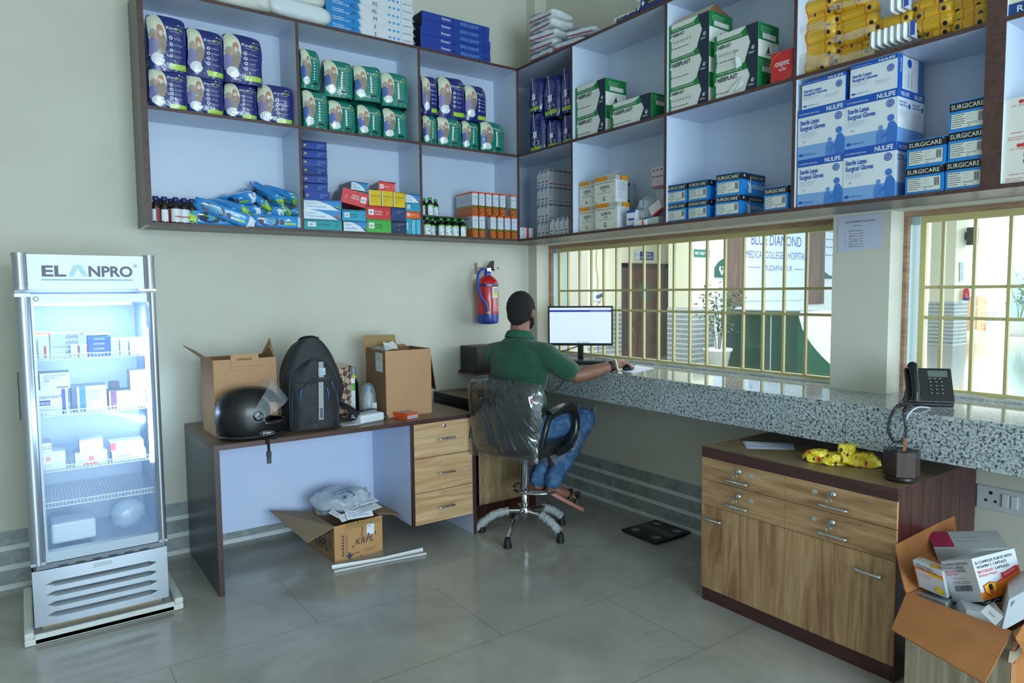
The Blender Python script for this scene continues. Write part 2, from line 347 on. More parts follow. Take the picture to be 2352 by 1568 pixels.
# ---- barred windows
GRILLE = C('b9b07c', .42, var=.08, bs=30); GW = C('c9bd84', .45)
PLY = wood('8a6a55', 'a3826a', 'b8977e', (3, 3, 30), rough=.7)
t = NT(.02); t.b.inputs['Transmission Weight'].default_value = 1; t.b.inputs['IOR'].default_value = 1.0
GLASS = C('ffffff', .0, alpha=.10, spec=.5)
def window(n, ya, yb, ybars, ploose):
    w = MB(); pl = .028
    for a, b, c, d in ((ya, ya-.018, ZS, ZL), (yb+.018, yb, ZS, ZL)): w.box(.118, .148, b, a, c, d, PLY)
    w.box(.115, .150, yb, ya, ZL-.022, ZL, PLY)
    for a, b in ((ya, ya-.012), (yb+.012, yb)): w.box(.148, .30, b, a, ZS, ZL, C('a9c3c8', .6))
    w.box(.152, .20, ya-.056, ya, ZL-.056, ZL, C('a9c3c8', .6)); w.box(.150, .30, yb, ya, ZL-.02, ZL, C('a9c3c8', .6))
    fr = w.build('window_%d' % n); tag(fr, kind='structure')
    g = MB(); x0, x1 = .163, .180; y1, y0 = ya-.055, yb+.01
    g.box(x0-.004, x1+.004, y0, y1, ZS+.004, ZS+.030, GW); g.box(x0-.004, x1+.004, y0, y1, ZL-.052, ZL-.022, GW)
    g.box(x0-.003, x1+.003, y1-.026, y1-.001, ZS+.030, ZL-.052, GW); g.box(x0-.003, x1+.003, y0+.001, y0+.026, ZS+.030, ZL-.052, GW)
    for z in (1.488, 1.351): g.box(x0+.003, x1-.001, y0, y1, z-.007, z+.007, GRILLE)
    for y in ybars: g.box(x0, x1, y-.0065, y+.0065, ZS+.02, ZL-.04, GRILLE)
    g.build('window_grille', fr, bevel=.0015)
    q = MB(); q.poly([(.196, y0, ZS+.01), (.196, y1, ZS+.01), (.196, y1, ZL-.03), (.196, y0, ZL-.03)], GLASS); q.build('pane', fr)
    m = MB(); rr = random.Random(n); pts = []
    N = 60
    for i in range(N+1):                                        # rough mortar bead along the sill
        y = ya+(yb-ya)*i/N; pts.append((.150+rr.uniform(-.008, .006), y, ZS+.004+rr.uniform(-.002, .003)))
    m.tube(pts, [.011+rr.uniform(-.003, .004) for _ in pts], C('c4c8c4', .9, bump=.5, bs=80), 6); m.build('sill_mortar', fr)
B1 = [-.276-.1314*i for i in range(16)]
window(1, W1a, W1b, B1, 0); window(2, W2a, W2b, [-2.917, -3.045, -3.179, -3.31, -3.44, -3.57, -3.7, -3.83, -3.96, -4.09, -4.22, -4.35, -4.48, -4.61, -4.74, -4.87], 0)

# ---- stone counter along the right wall
CT, CB, CF = 1.0036, .8227, -.3819
mb = MB(); mb.box(CF, .15, -2.785, -.001, CT-.018, CT, GRAN); mb.box(CF, .15, -5.6, -2.788, CT-.018, CT, GRAN)
mb.box(CF+.004, .10, -2.785, -.001, CB, CT-.018, GRAN); mb.box(CF+.004, .10, -5.6, -2.788, CB, CT-.018, GRAN)
cnt = mb.build('stone_counter', bevel=.002); tag(cnt, 'long speckled grey granite counter built along the right wall under the barred windows', 'counter')
# ================================================================ WALL SHELVES
SD, ZB, ZM, ZT, TH = .3051, 1.8539, 2.4372, 3.0269, .0165
X0, X1, X2 = -2.6055, -1.8284, -1.0649
Y1, Y2, Y3, Y4, Y4B = -.8962, -1.6895, -2.4688, -3.2491, -3.2970
t = NT(.35); n = t.noise(t.tc, 1.2, 3); LAM = t.col(t.ramp(n, [(.3, 'c3cfe2'), (.7, 'cbd6e8')]))
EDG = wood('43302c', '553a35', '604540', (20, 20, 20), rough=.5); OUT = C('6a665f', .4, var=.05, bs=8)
def shelf_panel(mb, b, ed):
    """laminate board with dark banding on its room-side edge; ed = face name of the banded edge"""
    x0, x1, y0, y1, z0, z1 = b; mb.box(*b, LAM, **{ed: None})
    e = .003
    if ed == 'front': mb.box(x0, x1, y0-e, y0, z0, z1, EDG)
    else: mb.box(x0-e, x0, y0, y1, z0, z1, EDG)
G = .0015
s1 = empty('wall_shelf', (X0, 0, ZB), label='open wall shelf unit with six cells on the back wall above the desk', cat='shelf')
def part(name, parent, fn):
    mb = MB(); fn(mb); o = mb.build(name, parent); o.matrix_parent_inverse = Matrix.Translation(-parent.location); return o
XE = -SD
part('back_panel', s1, lambda m: m.box(X0, 0-.305, -.006, -.001, ZB-TH, ZT, LAM))
def sidep(m):
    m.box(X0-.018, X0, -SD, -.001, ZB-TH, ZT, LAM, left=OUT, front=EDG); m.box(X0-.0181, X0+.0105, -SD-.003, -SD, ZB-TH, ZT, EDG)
part('side_panel', s1, sidep)
for z, nm in ((ZB, 'bottom_board'), (ZM, 'shelf_board'), (ZT, 'top_board')):
    def fb(m, z=z):
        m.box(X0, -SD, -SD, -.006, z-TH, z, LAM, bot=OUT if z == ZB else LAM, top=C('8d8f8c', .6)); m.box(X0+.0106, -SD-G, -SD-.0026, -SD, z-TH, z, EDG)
    part(nm, s1, fb)
for x in (X1, X2):
    for za, zb in ((ZB, ZM-TH), (ZM, ZT-TH)):
        part('divider', s1, lambda m, x=x, za=za, zb=zb: shelf_panel(m, (x-TH/2, x+TH/2, -SD, -.006, za, zb), 'front'))
s2 = empty('wall_shelf', (0, -1.5, ZB), label='open wall shelf unit running above the barred windows on the right wall', cat='shelf')
YE = -5.0
part('back_panel', s2, lambda m: m.box(-.006, -.001, YE, -.001, ZB-TH, ZT, LAM))
for z, nm in ((ZB, 'bottom_board'), (ZM, 'shelf_board'), (ZT, 'top_board')):
    def fb(m, z=z):
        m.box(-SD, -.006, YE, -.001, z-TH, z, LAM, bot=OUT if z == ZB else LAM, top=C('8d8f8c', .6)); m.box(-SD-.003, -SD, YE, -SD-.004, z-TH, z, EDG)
    part(nm, s2, fb)
part('back_panel', s2, lambda m: m.box(-SD+.001, -.006, -.008, -.002, ZB, ZT-TH, LAM))
for za, zb in ((ZB, ZM-TH), (ZM, ZT-TH)):
    part('divider', s1, lambda m, za=za, zb=zb: m.box(-SD-.001, -SD+.004, -SD+.003, -.009, za, zb, LAM))
    part('corner_post', s2, lambda m, za=za, zb=zb: m.box(-SD-.006, -SD+.006, -SD-.006, -SD+.002, za-TH, zb+TH, EDG))
    for y in (Y1, Y2, Y3, Y4-.4-.4, ):
        part('divider', s2, lambda m, y=y, za=za, zb=zb: shelf_panel(m, (-SD, -.006, y-TH/2, y+TH/2, za, zb), 'side'))
    def dbl(m, za=za, zb=zb):
        m.box(-SD, -.006, Y4B-.008, Y4+.008, za, zb, LAM); m.box(-SD-.003, -SD, Y4B-.008, Y4+.008, za, zb, EDG)
    part('double_divider', s2, dbl)
for y, z in ((-2.05, 2.83), (-1.28, 2.83), (-1.24, 2.25)):
    part('fixing_screw', s2, lambda m: ell(m, (-.007, y, z), (.002, .006, .006), STEEL, n=8))
for z in (2.85, 2.55, 2.2): part('screw_hole', s2, lambda m: ell(m, (-.27, -.009, z), (.004, .001, .004), BLACK, n=8))


# ================================================================ DESK
DL, DR, DDX, DE, DH = -2.4424, -.9627, -1.3936, -.7610, .75
dk = empty('desk', (DL, DE, 0), label='long laminate desk with dark edges and three pale wood drawers against the back wall', cat='desk')
def dpart(name, fn, par=None, bev=0):
    mb = MB(); fn(mb); o = mb.build(name, par or dk, bevel=bev); o.matrix_parent_inverse = Matrix.Translation(-dk.location); return o
def top(m):
    m.box(DL, DR, DE, -.014, DH-.025, DH, OAKTOP, front=WENGEH, left=WENGE, right=WENGE, bot=LAMI)
dpart('desk_top', top)
DARKP = wood('33363c', '3c4047', '44484f', (20, 20, 1.2), rough=.3)
def lg(x0, x1, o):
    def f(m): m.box(x0, x1, DE, -.014, 0, DH-.025, LAMI, front=WENGE, **({o: DARKP}))
    return f
dpart('side_panel', lg(DL, DL+.025, 'left')); dpart('side_panel', lg(DR-.025, DR, 'right'))
dpart('modesty_panel', lambda m: m.box(DL+.025, DR-.025, -.208, -.190, .132, DH-.025, LAMI))
dpart('drawer_case', lambda m: m.box(DDX, DR-.026, DE+.019, -.209, .132, DH-.027, LAMI, left=LAMI, bot=WENGE))
dpart('case_edge', lambda m: m.box(DDX, DDX+.012, DE-.0005, DE+.019, .13, DH-.026, WENGE))
def bar_handle(par, M, L=.1, r=.0055, out=.028, inv=None):
    m = MB(); a = L/2; m.tube(spline([(-a, 0, 0), (-a, -out*.7, 0), (-a+.008, -out, 0), (a-.008, -out, 0), (a, -out*.7, 0), (a, 0, 0)], 3), r, CHROME, 8, M)
    return m.build('handle', par)
zs = [.725, .538, .338, .134]
zs = [P(945, 976, 'y', DE)[2], P(945.5, 1056, 'y', DE)[2], P(946, 1136, 'y', DE)[2], P(948, 1210, 'y', DE)[2]]
for i in range(3):
    a, b = zs[i+1]+.002, zs[i]-.002
    dr = dpart('drawer', lambda m: m.box(DDX+.014, DR-.031, DE-.003, DE+.016, a, b, OAKH_W, left=WENGE), bev=.0008)
    xc = P(1022, 1006+i*78, 'y', DE)[0]; zc = P(1022, (1005, 1083, 1161)[i], 'y', DE-.01)[2]
    bar_handle(dr, Matrix.Translation((xc, DE-.003, zc)), .105)
    if i == 0:
        m = MB(); M = Matrix.Translation((xc-.005, DE-.003, P(1018, 977, 'y', DE)[2])) @ Matrix.Rotation(R(90), 4, 'X'); m.lathe([(0, .004), (.009, .004), (.012, 0)], CHROME, 16, M); m.box(-.0015, .0015, -.006, .006, .004, .005, BLACK, M)
        o = m.build('lock', dr)

# ================================================================ CABINET UNDER THE COUNTER
KX, KT, KL, KM, KR = -.5925, .7467, -2.2007, -2.6489, -3.1152
cb = empty('cabinet', (KX, KR, 0), label='low cabinet with four locked drawers and two wood-grain doors under the stone counter', cat='cabinet')
INVC = Matrix.Translation(-cb.location)
def cpart(name, fn, par=None, bev=0):
    mb = MB(); fn(mb); o = mb.build(name, par or cb, bevel=bev); o.matrix_parent_inverse = INVC; return o
OAKY = wood('8c6646', 'b28c63', 'c8a67c', (5, 1.3, 17)); OAKVY = wood('825c40', 'ae8860', 'c4a078', (9, 9, .9), lo=.33, hi=.67)
cpart('top_board', lambda m: m.box(KX, .085, KR, KL, KT-.018, KT, OAKTOPY, left=WENGEY, front=MAHOG, back=MAHOG))
cpart('fascia', lambda m: m.box(KX, KX+.0118, KR, KL, KT-.048, KT-.018, WENGEY))
cpart('side_panel', lambda m: m.box(KX+.012, .085, KR, KR+.018, 0, KT-.018, MAHOG)); cpart('side_panel', lambda m: m.box(KX+.012, .085, KL-.018, KL, 0, KT-.018, WENGE))
cpart('carcass', lambda m: m.box(KX+.04, .08, KR+.018, KL-.018, .09, KT-.02, C('3a2a26', .6)))
cpart('plinth', lambda m: m.box(KX+.016, KX+.034, KR+.018, KL-.018, 0, .1, WENGEY))
zt = P(1607.6, 1044, 'x', KX)[2]
zf = [KT-.048, P(1607.6, 1097.6, 'x', KX)[2], P(1607.6, 1155.5, 'x', KX)[2], P(1606, 1340.5, 'x', KX)[2]]
zr = [KT-.048, P(2063, 1217, 'x', KX)[2], P(2063, 1290, 'x', KX)[2], P(2052, 1535, 'x', KX)[2]]
zz = [(a+b)/2 for a, b in zip(zf, zr)]
Mx = Matrix.Rotation(R(-90), 4, 'Z')        # local -Y (front) -> world -X
DOORE = C('c98f6a', .6)
def lockset(par, y, z, seed):
    m = MB(); M = Matrix.Translation((KX-.004, y, z)) @ Matrix.Rotation(R(-90), 4, 'Y')
    m.lathe([(0, .006), (.009, .006), (.0125, 0)], CHROME, 16, M); m.build('lock', par)
    m = MB(); rr = random.Random(seed); br = C('c9b27a', .3, 1); x = KX-.022
    m.box(x-.001, x+.001, y-.004, y+.010, z-.012, z+.012, STEEL); m.box(x, KX-.004, y-.001, y+.001, z-.004, z+.004, STEEL)
    m.tube([(x-.002, y+.003+.010*math.cos(R(a)), z-.022+.012*math.sin(R(a))) for a in range(0, 361, 30)], .0012, STEEL, 6)
    a = rr.uniform(-.1, .25); M2 = Matrix.Translation((x-.003, y+.003, z-.034)) @ Matrix.Rotation(a, 4, 'X')
    m.box(-.001, .001, -.006, .006, -.017, 0, br, M2); m.box(-.001, .001, -.002, .002, -.042, -.017, br, M2)
    m.build('key', par)
for j, (ya, yb) in enumerate(((KL-.001, KM+.001), (KM-.001, KR+.001))):
    for i in range(3):
        a, b = zz[i+1]+.0012, zz[i]-.0012; nm = 'drawer' if i < 2 else 'door'
        w = OAKY if i < 2 else OAKVY
        o = cpart(nm, lambda m: m.box(KX-.0002, KX+.018, yb, ya, a, b, w, front=DOORE, back=DOORE, bot=DOORE), bev=.0006)
        if i < 2:
            yc = (P(1697, 1097, 'x', KX) if j == 0 else P(1920, 1156, 'x', KX))[1]; zc = (a+b)/2-.024
            bar_handle(o, Matrix.Translation((KX, yc, zc)) @ Mx, .115, .0058, .03, INVC)
            lockset(o, yc+.012 if j else yc, (a+b)/2+.022, i*2+j)
            mk = MB(); F = Face(mk, (KX-.0004, (P(1727, 1086, 'x', KX) if j == 0 else P(1872, 1120, 'x', KX))[1]+.012, (a+b)/2+.008), (0, -1, 0), (0, 0, 1), .025, .018)
            F.poly([(0, .1), (.5, 0), (.9, .15), (1, .8), (.4, 1), (.05, .85)], C('a9abab', .7)); mk.build('glue_mark', o)
        else:
            yc, zc = ((P(1642, 1190, 'x', KX)[1], P(1637, 1190, 'x', KX)[2]) if j == 0 else (P(2001, 1312, 'x', KX)[1], P(2001, 1312, 'x', KX)[2]))
            bar_handle(o, Matrix.Translation((KX, yc, zc)) @ Mx, .1, .006, .032, INVC)

# small cabinet behind the chair, in the corner
SX0, SX1, SY0, SH = -.845, -.335, -.537, .79
sc_ = empty('side_cabinet', (SX0, SY0, 0), label='small wood-fronted cabinet behind the swivel chair at the end of the desk', cat='cabinet')
INVS = Matrix.Translation(-sc_.location)
def spart(name, fn, par=None):
    mb = MB(); fn(mb); o = mb.build(name, par or sc_)
    if not par: o.matrix_parent_inverse = INVS
    return o
spart('top_board', lambda m: m.box(SX0, SX1, SY0, -.014, SH-.035, SH, OAKTOP, front=WENGEH, left=BLACK))
spart('side_panel', lambda m: m.box(SX0, SX0+.018, SY0+.01, -.014, 0, SH-.035, WENGE, left=C('241615', .4)))
spart('side_panel', lambda m: m.box(SX1-.018, SX1, SY0+.01, -.014, 0, SH-.035, MAHOG))
spart('plinth', lambda m: m.box(SX0+.018, SX1-.018, SY0+.012, SY0+.03, 0, .085, MAHOG))
spart('drawer', lambda m: m.box(SX0+.04, SX1-.004, SY0, SY0+.018, .60, SH-.04, OAKH_W))
sd = spart('door', lambda m: m.box(SX0+.04, SX1-.004, SY0, SY0+.018, .09, .597, OAKV, left=BLACK))
for z in (.2, .5): spart('hinge', lambda m: m.box(SX0+.034, SX0+.041, SY0+.002, SY0+.014, z-.03, z+.03, BLACK), sd)
# ================================================================ STOCK ON THE SHELVES
def put(mb, name, loc, rz, label, cat, group=None, bevel=0, fn=None):
    return tag(mb.build(name, None, loc, rz, bevel, fn), label, cat, group)
RZR = R(-90)
def back(u0, u1, v, yf):                 # two photo columns -> x extent on a plane facing the room
    a = P(u0, v, 'y', yf); b = P(u1, v, 'y', yf); return a[0], b[0], a[2]
def right(u0, u1, v, xf):
    a = P(u0, v, 'x', xf); b = P(u1, v, 'x', xf); return a[1], b[1], a[2]
def carton(w, d, h, mat, **fm):
    """closed carton, front face on y=0 looking to -y; returns builder and its faces"""
    mb = MB(); b = (-w/2, w/2, 0, d, 0, h); mb.box(*b, mat, **fm)
    return mb, {k: facef(mb, b, k) for k in ('front', 'right', 'left', 'top')}

# ---- soft diaper packs
def film(col, **k): return C(col, .25, coat=.8, bump=.35, bs=22, **k)
def kind_front(bg, shirt, wrinkle=.35):
    t = NT(.28, .8, 'UV'); t.b.inputs['Coat Roughness'].default_value = .08
    ov = t.mask(.16, .60, .29, .41); c = t.mix(ov, bg, 'e0e4c8')
    def on(c, m, col): return t.mix(t.math('MULTIPLY', m, ov), c, col)
    c = on(c, t.mask(.31, .43, .16, .24), '9a897c'); c = on(c, t.mask(.30, .70, .085, .105), 'c28a72'); c = on(c, t.mask(.31, .655, .05, .05), 'd8d0c8')
    c = on(c, t.mask(.12, .62, .105, .095), 'a9a6a2'); c = on(c, t.mask(.14, .585, .062, .07), 'c39380'); c = on(c, t.mask(.08, .40, .13, .17), shirt)
    c = t.mix(t.mask(.22, .20, .17, .105), c, 'e6ebf0'); c = t.mix(t.mask(.40, .235, .05, .03), c, bg)
    n = t.noise(t.n('TexCoord').outputs['Object'], 20, 3, .6, .4); bp = t.bump(n, wrinkle, .012); t.l(bp, t.b.inputs['Coat Normal'])
    return t.col(c)
NAVY, TEAL, LIME = '232c78', '17806f', 'a9d02a'
KF = {'n': (kind_front(NAVY, '8a86b8', .5), film(NAVY), 0), 'g': (kind_front(TEAL, '4a66a8', .3), film('126657'), 1)}
WP, LM = C('f0f2f6', .4, coat=.5), C(LIME, .3, coat=.6)
CLEAR = C('dfe6ea', .12, alpha=.22, coat=.4)
def soft_fn(w, d, h, seed, sag=0.0):
    o = Vector((seed*3.1, seed*1.7, seed*.9))
    def f(p):
        u = p.x/(w/2); q = (p.y-d/2)/(d/2); t = p.z/h*2-1
        tt = max(0, t)**5; bb = max(0, -t)**5
        y = d/2+q*d/2*(1-.26*abs(u)**7)*(1-.42*tt-.2*bb)
        x = p.x*1.03*(1-.04*abs(q)**3)*(1-.03*tt-.015*bb)
        z = p.z*(1-.035*abs(u)**4*(t > 0))-sag*max(0, t)*(.5+.5*math.sin(u*2+seed))*h*.1
        n = noise.noise_vector(Vector((x, y, z))*13+o)*.0055*(1-bb)
        return Vector((x, y, z))+n
    return f
def diaper_pack(kind, w, d, h, seed, size='XL', sidecord=False):
    fm, sm, g = KF[kind]; mb = MB(); nx, nz, ny = 10, 12, 4
    def grid(o, a, b, na, nb, mat, uv=False):
        vs = [Vector(o)+Vector(a)*(i/na)+Vector(b)*(j/nb) for j in range(nb+1) for i in range(na+1)]
        mb.smooth = True; k = mb.add(vs, [(j*(na+1)+i, j*(na+1)+i+1, (j+1)*(na+1)+i+1, (j+1)*(na+1)+i) for j in range(nb) for i in range(na)], mat); mb.smooth = False
        if uv:
            for j in range(nb+1):
                for i in range(na+1): mb.uv[k+j*(na+1)+i] = (i/na, j/nb)
    x = w/2
    grid((-x, 0, 0), (w, 0, 0), (0, 0, h), nx, nz, fm, True); grid((x, d, 0), (-w, 0, 0), (0, 0, h), nx, nz, sm)
    grid((x, 0, 0), (0, d, 0), (0, 0, h), ny, nz, sm); grid((-x, d, 0), (0, -d, 0), (0, 0, h), ny, nz, sm); grid((-x, 0, h), (w, 0, 0), (0, d, 0), nx, ny, sm)
    b = (-x, x, 0, d, 0, h); F = facef(mb, b, 'front')
    F.text('Kind', .46, .745, .055, WP, .26, 8); F.text('Fit', .735, .745, .055, LM, .17, 8); F.text('Adult Diapers', .55, .705, .018, WP, .3)
    F.circ(.80, .86, .022, WP, n=8); F.lines(.84, .86, .12, 2, .015, WP)
    if not g:
        for i in range(4): F.circ(.56, .61-i*.105, .048, WP, n=12); F.circ(.56, .61-i*.105, .03, film('5b66a8'), 3, n=8); F.lines(.64, .615-i*.105, .26, 2, .02, WP, seed=i)
        for i in range(5): F.rect(.52+i*.09, .065, .611+i*.09, .165, LM, 4)
        F.text(size, .56, .095, .04, WP, bold=6, l=9); F.text('10', .86, .095, .035, WP, bold=6, l=9)
    else:
        for i in range(7): F.circ(.6, .66-i*.068, .038, WP, n=10); F.lines(.66, .665-i*.068, .2, 1, .02, WP, seed=i)
        F.poly([(.55, .13), (.60, .175), (.72, .18), (.80, .15), (.78, .12), (.70, .13), (.62, .12)], BLACK, 2); F.text(size, .48, .05, .04, WP, bold=6); F.text('10', .84, .05, .035, WP, bold=6)
    for sd, L in (('left', 1), ('right', 1)):
        S = facef(mb, b, sd); S.lines(.15, .9, .7, 9, .045, C('aab2d8' if not g else '8fc7bb', .5), .35, seed=seed)
        S.lines(.15, .4, .7, 4, .05, C('aab2d8' if not g else '8fc7bb', .5), .3, seed=seed+1)
        if not g:
            for i in range(4): S.rect(.02+i*.24, .065, .26+i*.24, .165, LM, 1)
            S.text(size, .2, .085, .045, WP, bold=6); S.text('10', .6, .085, .045, WP, bold=6); S.rect(.3, .2, .8, .29, WP); S.barcode(.33, .21, .44, .07, INK)
        else:
            for i in range(9): S.rect(.0, .08+i*.09, .25, .12+i*.09, WP)
    return mb, soft_fn(w, d, h, seed, .25 if seed % 3 == 0 else 0)
def pack(kind, u0, u1, vt, zb, yf, d, seed, label, size='XL', rz=0, wall='B', fin=True):
    if wall == 'B': a, b, zt = back(u0, u1, vt, yf); w = b-a; loc = ((a+b)/2, yf, zb); z = rz
    else: a, b, zt = right(u0, u1, vt, yf); w = a-b; loc = (yf, (a+b)/2, zb); z = RZR+rz
    h = zt-zb; mb, fn = diaper_pack(kind, w, d, h, seed, size)
    o = put(mb, 'diaper_pack', loc, z, label, 'diaper pack', {'n': 'navy diaper packs', 'g': 'green diaper packs'}[kind]+(' in the left cell', ' in the middle cell', ' in the right cell')[0 if u1 < 690 else 1 if u1 < 945 else 2] if wall == 'B' else 'navy diaper packs in the corner cell', fn=fn)
    if fin:
        m = MB(); q = [(-w*.3, d*.5, h*.97), (-w*.08, d*.52, h*1.10), (w*.12, d*.5, h*1.11), (w*.36, d*.5, h*.96)]
        m.prism(q, (0, .003, 0), CLEAR); m.build('carry_strip', o)
    return o
zA = ZM; D = .16
r1 = [(341, 429, 148, 'XL'), (430, 513, 162, 'L'), (516, 589, 180, 'L'), (592, 670, 186, 'L')]
n1 = ['leftmost navy diaper pack in the bottom row of the left top cell', 'second navy diaper pack of the bottom row, left top cell, under the middle upper pack', 'third navy diaper pack of the bottom row, left top cell', 'slumped navy diaper pack at the right end of the bottom row, left top cell']
for i, (a, b, c, s) in enumerate(r1): pack('n', a, b, c, zA, -.265+.006*i, D, i+1, n1[i], s, R([0, 0, -6, -10][i]), fin=False)
r2 = [(338, 427, 24, 'XL'), (429, 512, 55, 'L'), (513, 600, 68, 'XL')]
n2 = ['tall navy diaper pack at the far left of the upper row, left top cell', 'middle navy diaper pack of the upper row, left top cell', 'navy diaper pack at the right end of the upper row, left top cell']
for i, (a, b, c, s) in enumerate(r2):
    zb = P(a, (158, 173, 184)[i], 'y', -.255)[2]; pack('n', a, b, c, zb, -.26, D, i+5, n2[i], s, R([2, 1, -4][i]))
g1 = [(697, 755, 200, 'XL'), (757, 819, 224, 'M'), (823, 880, 236, 'M'), (882, 939, 244, 'M')]
for i, (a, b, c, s) in enumerate(g1):
    pack('g', a, b, c, zA, -.27, .15, i+9, ['green diaper pack at the left end of the bottom row in the middle top cell', 'second green diaper pack in the bottom row of the middle top cell', 'third green diaper pack in the bottom row of the middle top cell', 'green diaper pack at the right end of the bottom row in the middle top cell'][i], s, R([3, 4, 4, 4][i]), fin=False)
g2 = [(692, 738, 107, 'M'), (746, 809, 131, 'M'), (815, 875, 142, 'M'), (879, 937, 161, 'M')]
for i, (a, b, c, s) in enumerate(g2):
    zb = P(a, (202, 219, 228, 241)[i], 'y', -.26)[2]+.004
    pack('g', a, b, c, zb, -.265, .15, i+13, ['narrow green diaper pack at the far left, upper row, middle top cell', 'second green diaper pack, upper row, middle top cell, printed side showing', 'third green diaper pack of the upper row in the middle top cell', 'green diaper pack at the right end of the upper row in the middle top cell'][i], s, R([8, -7, -7, -6][i]))
g3 = [(974, 1005, 259, 'M'), (1008, 1061, 263, 'M'), (1064, 1101, 273, 'M'), (1106, 1163, 274, 'XL')]
for i, (a, b, c, s) in enumerate(g3):
    pack('g', a, b, c, zA, -.272, .15, i+17, ['narrow green diaper pack at the left of the right top cell, below the navy packs', 'second green diaper pack in the bottom row of the right top cell', 'third green diaper pack in the bottom row of the right top cell', 'green diaper pack at the right end of the right top cell, beside the corner'][i], s, R([-4, -3, -2, 3][i]), fin=False)
g4 = [(972, 1007, 168, 'L'), (1010, 1068, 170, 'L'), (1071, 1122, 190, 'XL')]
for i, (a, b, c, s) in enumerate(g4):
    zb = P(a, (261, 268, 276)[i], 'y', -.265)[2]+.003
    pack('n', a, b, c, zb, -.268, .16, i+21, ['narrow navy diaper pack at the left of the right top cell, on the green packs', 'bulging navy diaper pack in the middle of the upper row in the right top cell', 'leaning navy diaper pack at the right of the upper row in the right top cell'][i], s, R([2, -5, 6][i]))
# side-on packs in the corner cell, tied with white cord
def cord(o, w, h):
    m = MB(); m.tube(spline([(-w*.1, -.006, h*1.0), (-w*.02, -.012, h*.8), (w*.03, -.012, h*.5), (w*.02, -.010, h*.25), (w*.1, -.004, .004)], 4), .0016, WP, 6); m.build('cord', o)
    m = MB(); m.box(-w*.06, w*.14, -.014, -.010, h*.36, h*.52, WP); m.build('cord_tag', o)
for i, (a, b, vt, vb, nm) in enumerate([(1212, 1248, 265, None, 'left of the lower row'), (1251, 1285, 282, None, 'dented, middle of the lower row'), (1288, 1316, 268, None, 'right of the lower row'),
                                    (1212, 1243, 186, 265, 'left of the upper row'), (1245, 1284, 182, 276, 'middle of the upper row'), (1286, 1316, 163, 265, 'right of the upper row')]):
    xf = -.245; y0, y1, zt = right(a, b, vt, xf); zb = ZM if vb is None else right(a, b, vb, xf)[2]
    w = y0-y1; mb, fn = diaper_pack('n', .19, w, zt-zb, 31+i)
    o = empty('diaper_pack', (xf, (y0+y1)/2, zb), RZR, 'corded side of a navy diaper pack, corner cell, '+nm, 'diaper pack', 'navy diaper packs in the corner cell')
    body = mb.build('wrapper', o, fn=lambda p, w=w, fn=fn: Matrix.Rotation(R(-90), 3, 'Z') @ fn(p)+Vector((-w/2, .095, 0)))
    cord(o, w, zt-zb)

# ---- cartons of the right wall
NB, NG = C('1c2c40', .45), C('0f7d3c', .4); BOXW = C('dfe2dc', .5)
def nebplast(w, h, d, big=True, side=True):
    mb, F = carton(w, d, h, BOXW, right=BOXW if side else NG); f = F['front']
    f.rect(0, 0, .065, 1, NG); f.circ(.065, .5, .03, BOXW, 2)
    f.poly([(.065, .84), (.60, .84), (.75, 1), (.92 if big else .85, 1), (.8, .8), (.78, .70), (.065, .70)], NG, 1)
    f.poly([(.065, .835), (.55, .835), (.66, 1), (.065, 1)], BOXW, 2); f.text('PLASTER OF PARIS BANDAGE', .1, .745, .062, BOXW, .55, 4, 4)
    f.poly([(.72, 0), (1, 0), (1, 1), (.72, 1), (.83, .48)], NB, 3)
    f.text('NEBPLAST', .1, .52 if big else .56, .14 if big else .10, NB, .46 if big else .3, 22, 4)
    if not big:
        for i in range(6): f.ring(.14+i*.08, .36, .025, .008, C('555b60'), 2, 8)
    f.lines(.14, .14, .4, 1, .1, INK, .35); f.ring(.09, .16, .02, .008, INK, 3, 10)
    f.text('NEBULA', .86, .14, .06, WP, .12, 0, 4, 'c'); f.poly([(.86, .25), (.89, .36), (.90, .25)], WP, 4); f.ring(.89, .31, .035, .007, WP, 4, 8)
    r = F['right']; r.rect(0, .5 if side else .45, 1, 1, NG); r.rect(.2, .56, .85, .72, BOXW, 2); r.lines(.24, .69, .25, 3, .05, INK, seed=2); r.lines(.12, .88, .6, 3, .06, BOXW, .3, 2)
    r.poly([(.4, .15), (.5, .38), (.56, .15)], INK, 2); r.lines(.35, .1, .4, 1, .1, INK, .4)
    return mb
def rightbox(fn, u0, u1, vt, zb, xf, label, cat, group, name='carton', h=None, rz=0, **k):
    a, b, zt = right(u0, u1, vt, xf); w = a-b; hh = h or zt-zb; mb = fn(w, hh, **k)
    put(mb, name, (xf, (a+b)/2, zb), RZR+rz, label, cat, group, bevel=.001); return zb+hh
G1 = 'plaster bandage cartons'
z = rightbox(nebplast, 1322, 1391, 252, ZM, -.285, 'lower plaster bandage carton of the stack of two', 'box', G1, h=.158, d=.17, big=True)
rightbox(nebplast, 1322, 1391, 252, z, -.285, 'upper plaster bandage carton of the stack of two', 'box', G1, h=.158, d=.17, big=True)
rightbox(nebplast, 1403, 1496, 230, ZM, -.292, 'single wide plaster bandage carton beside the stack of two', 'box', G1, d=.17, h=.142, side=False)
z = ZM
for i, (bg, nm) in enumerate(((False, 'bottom'), (True, 'middle'), (False, 'top'))):
    z = rightbox(nebplast, 1536, 1628, 200, z, -.292, nm+' plaster bandage carton of the stack of three at the left of its cell', 'box', G1, h=.151, d=.18, big=bg)
mb = MB(); mb.poly([(0, 0, 0), (0, .26, 0), (.06, .2, .05), (.06, .02, .05)], BOXW)
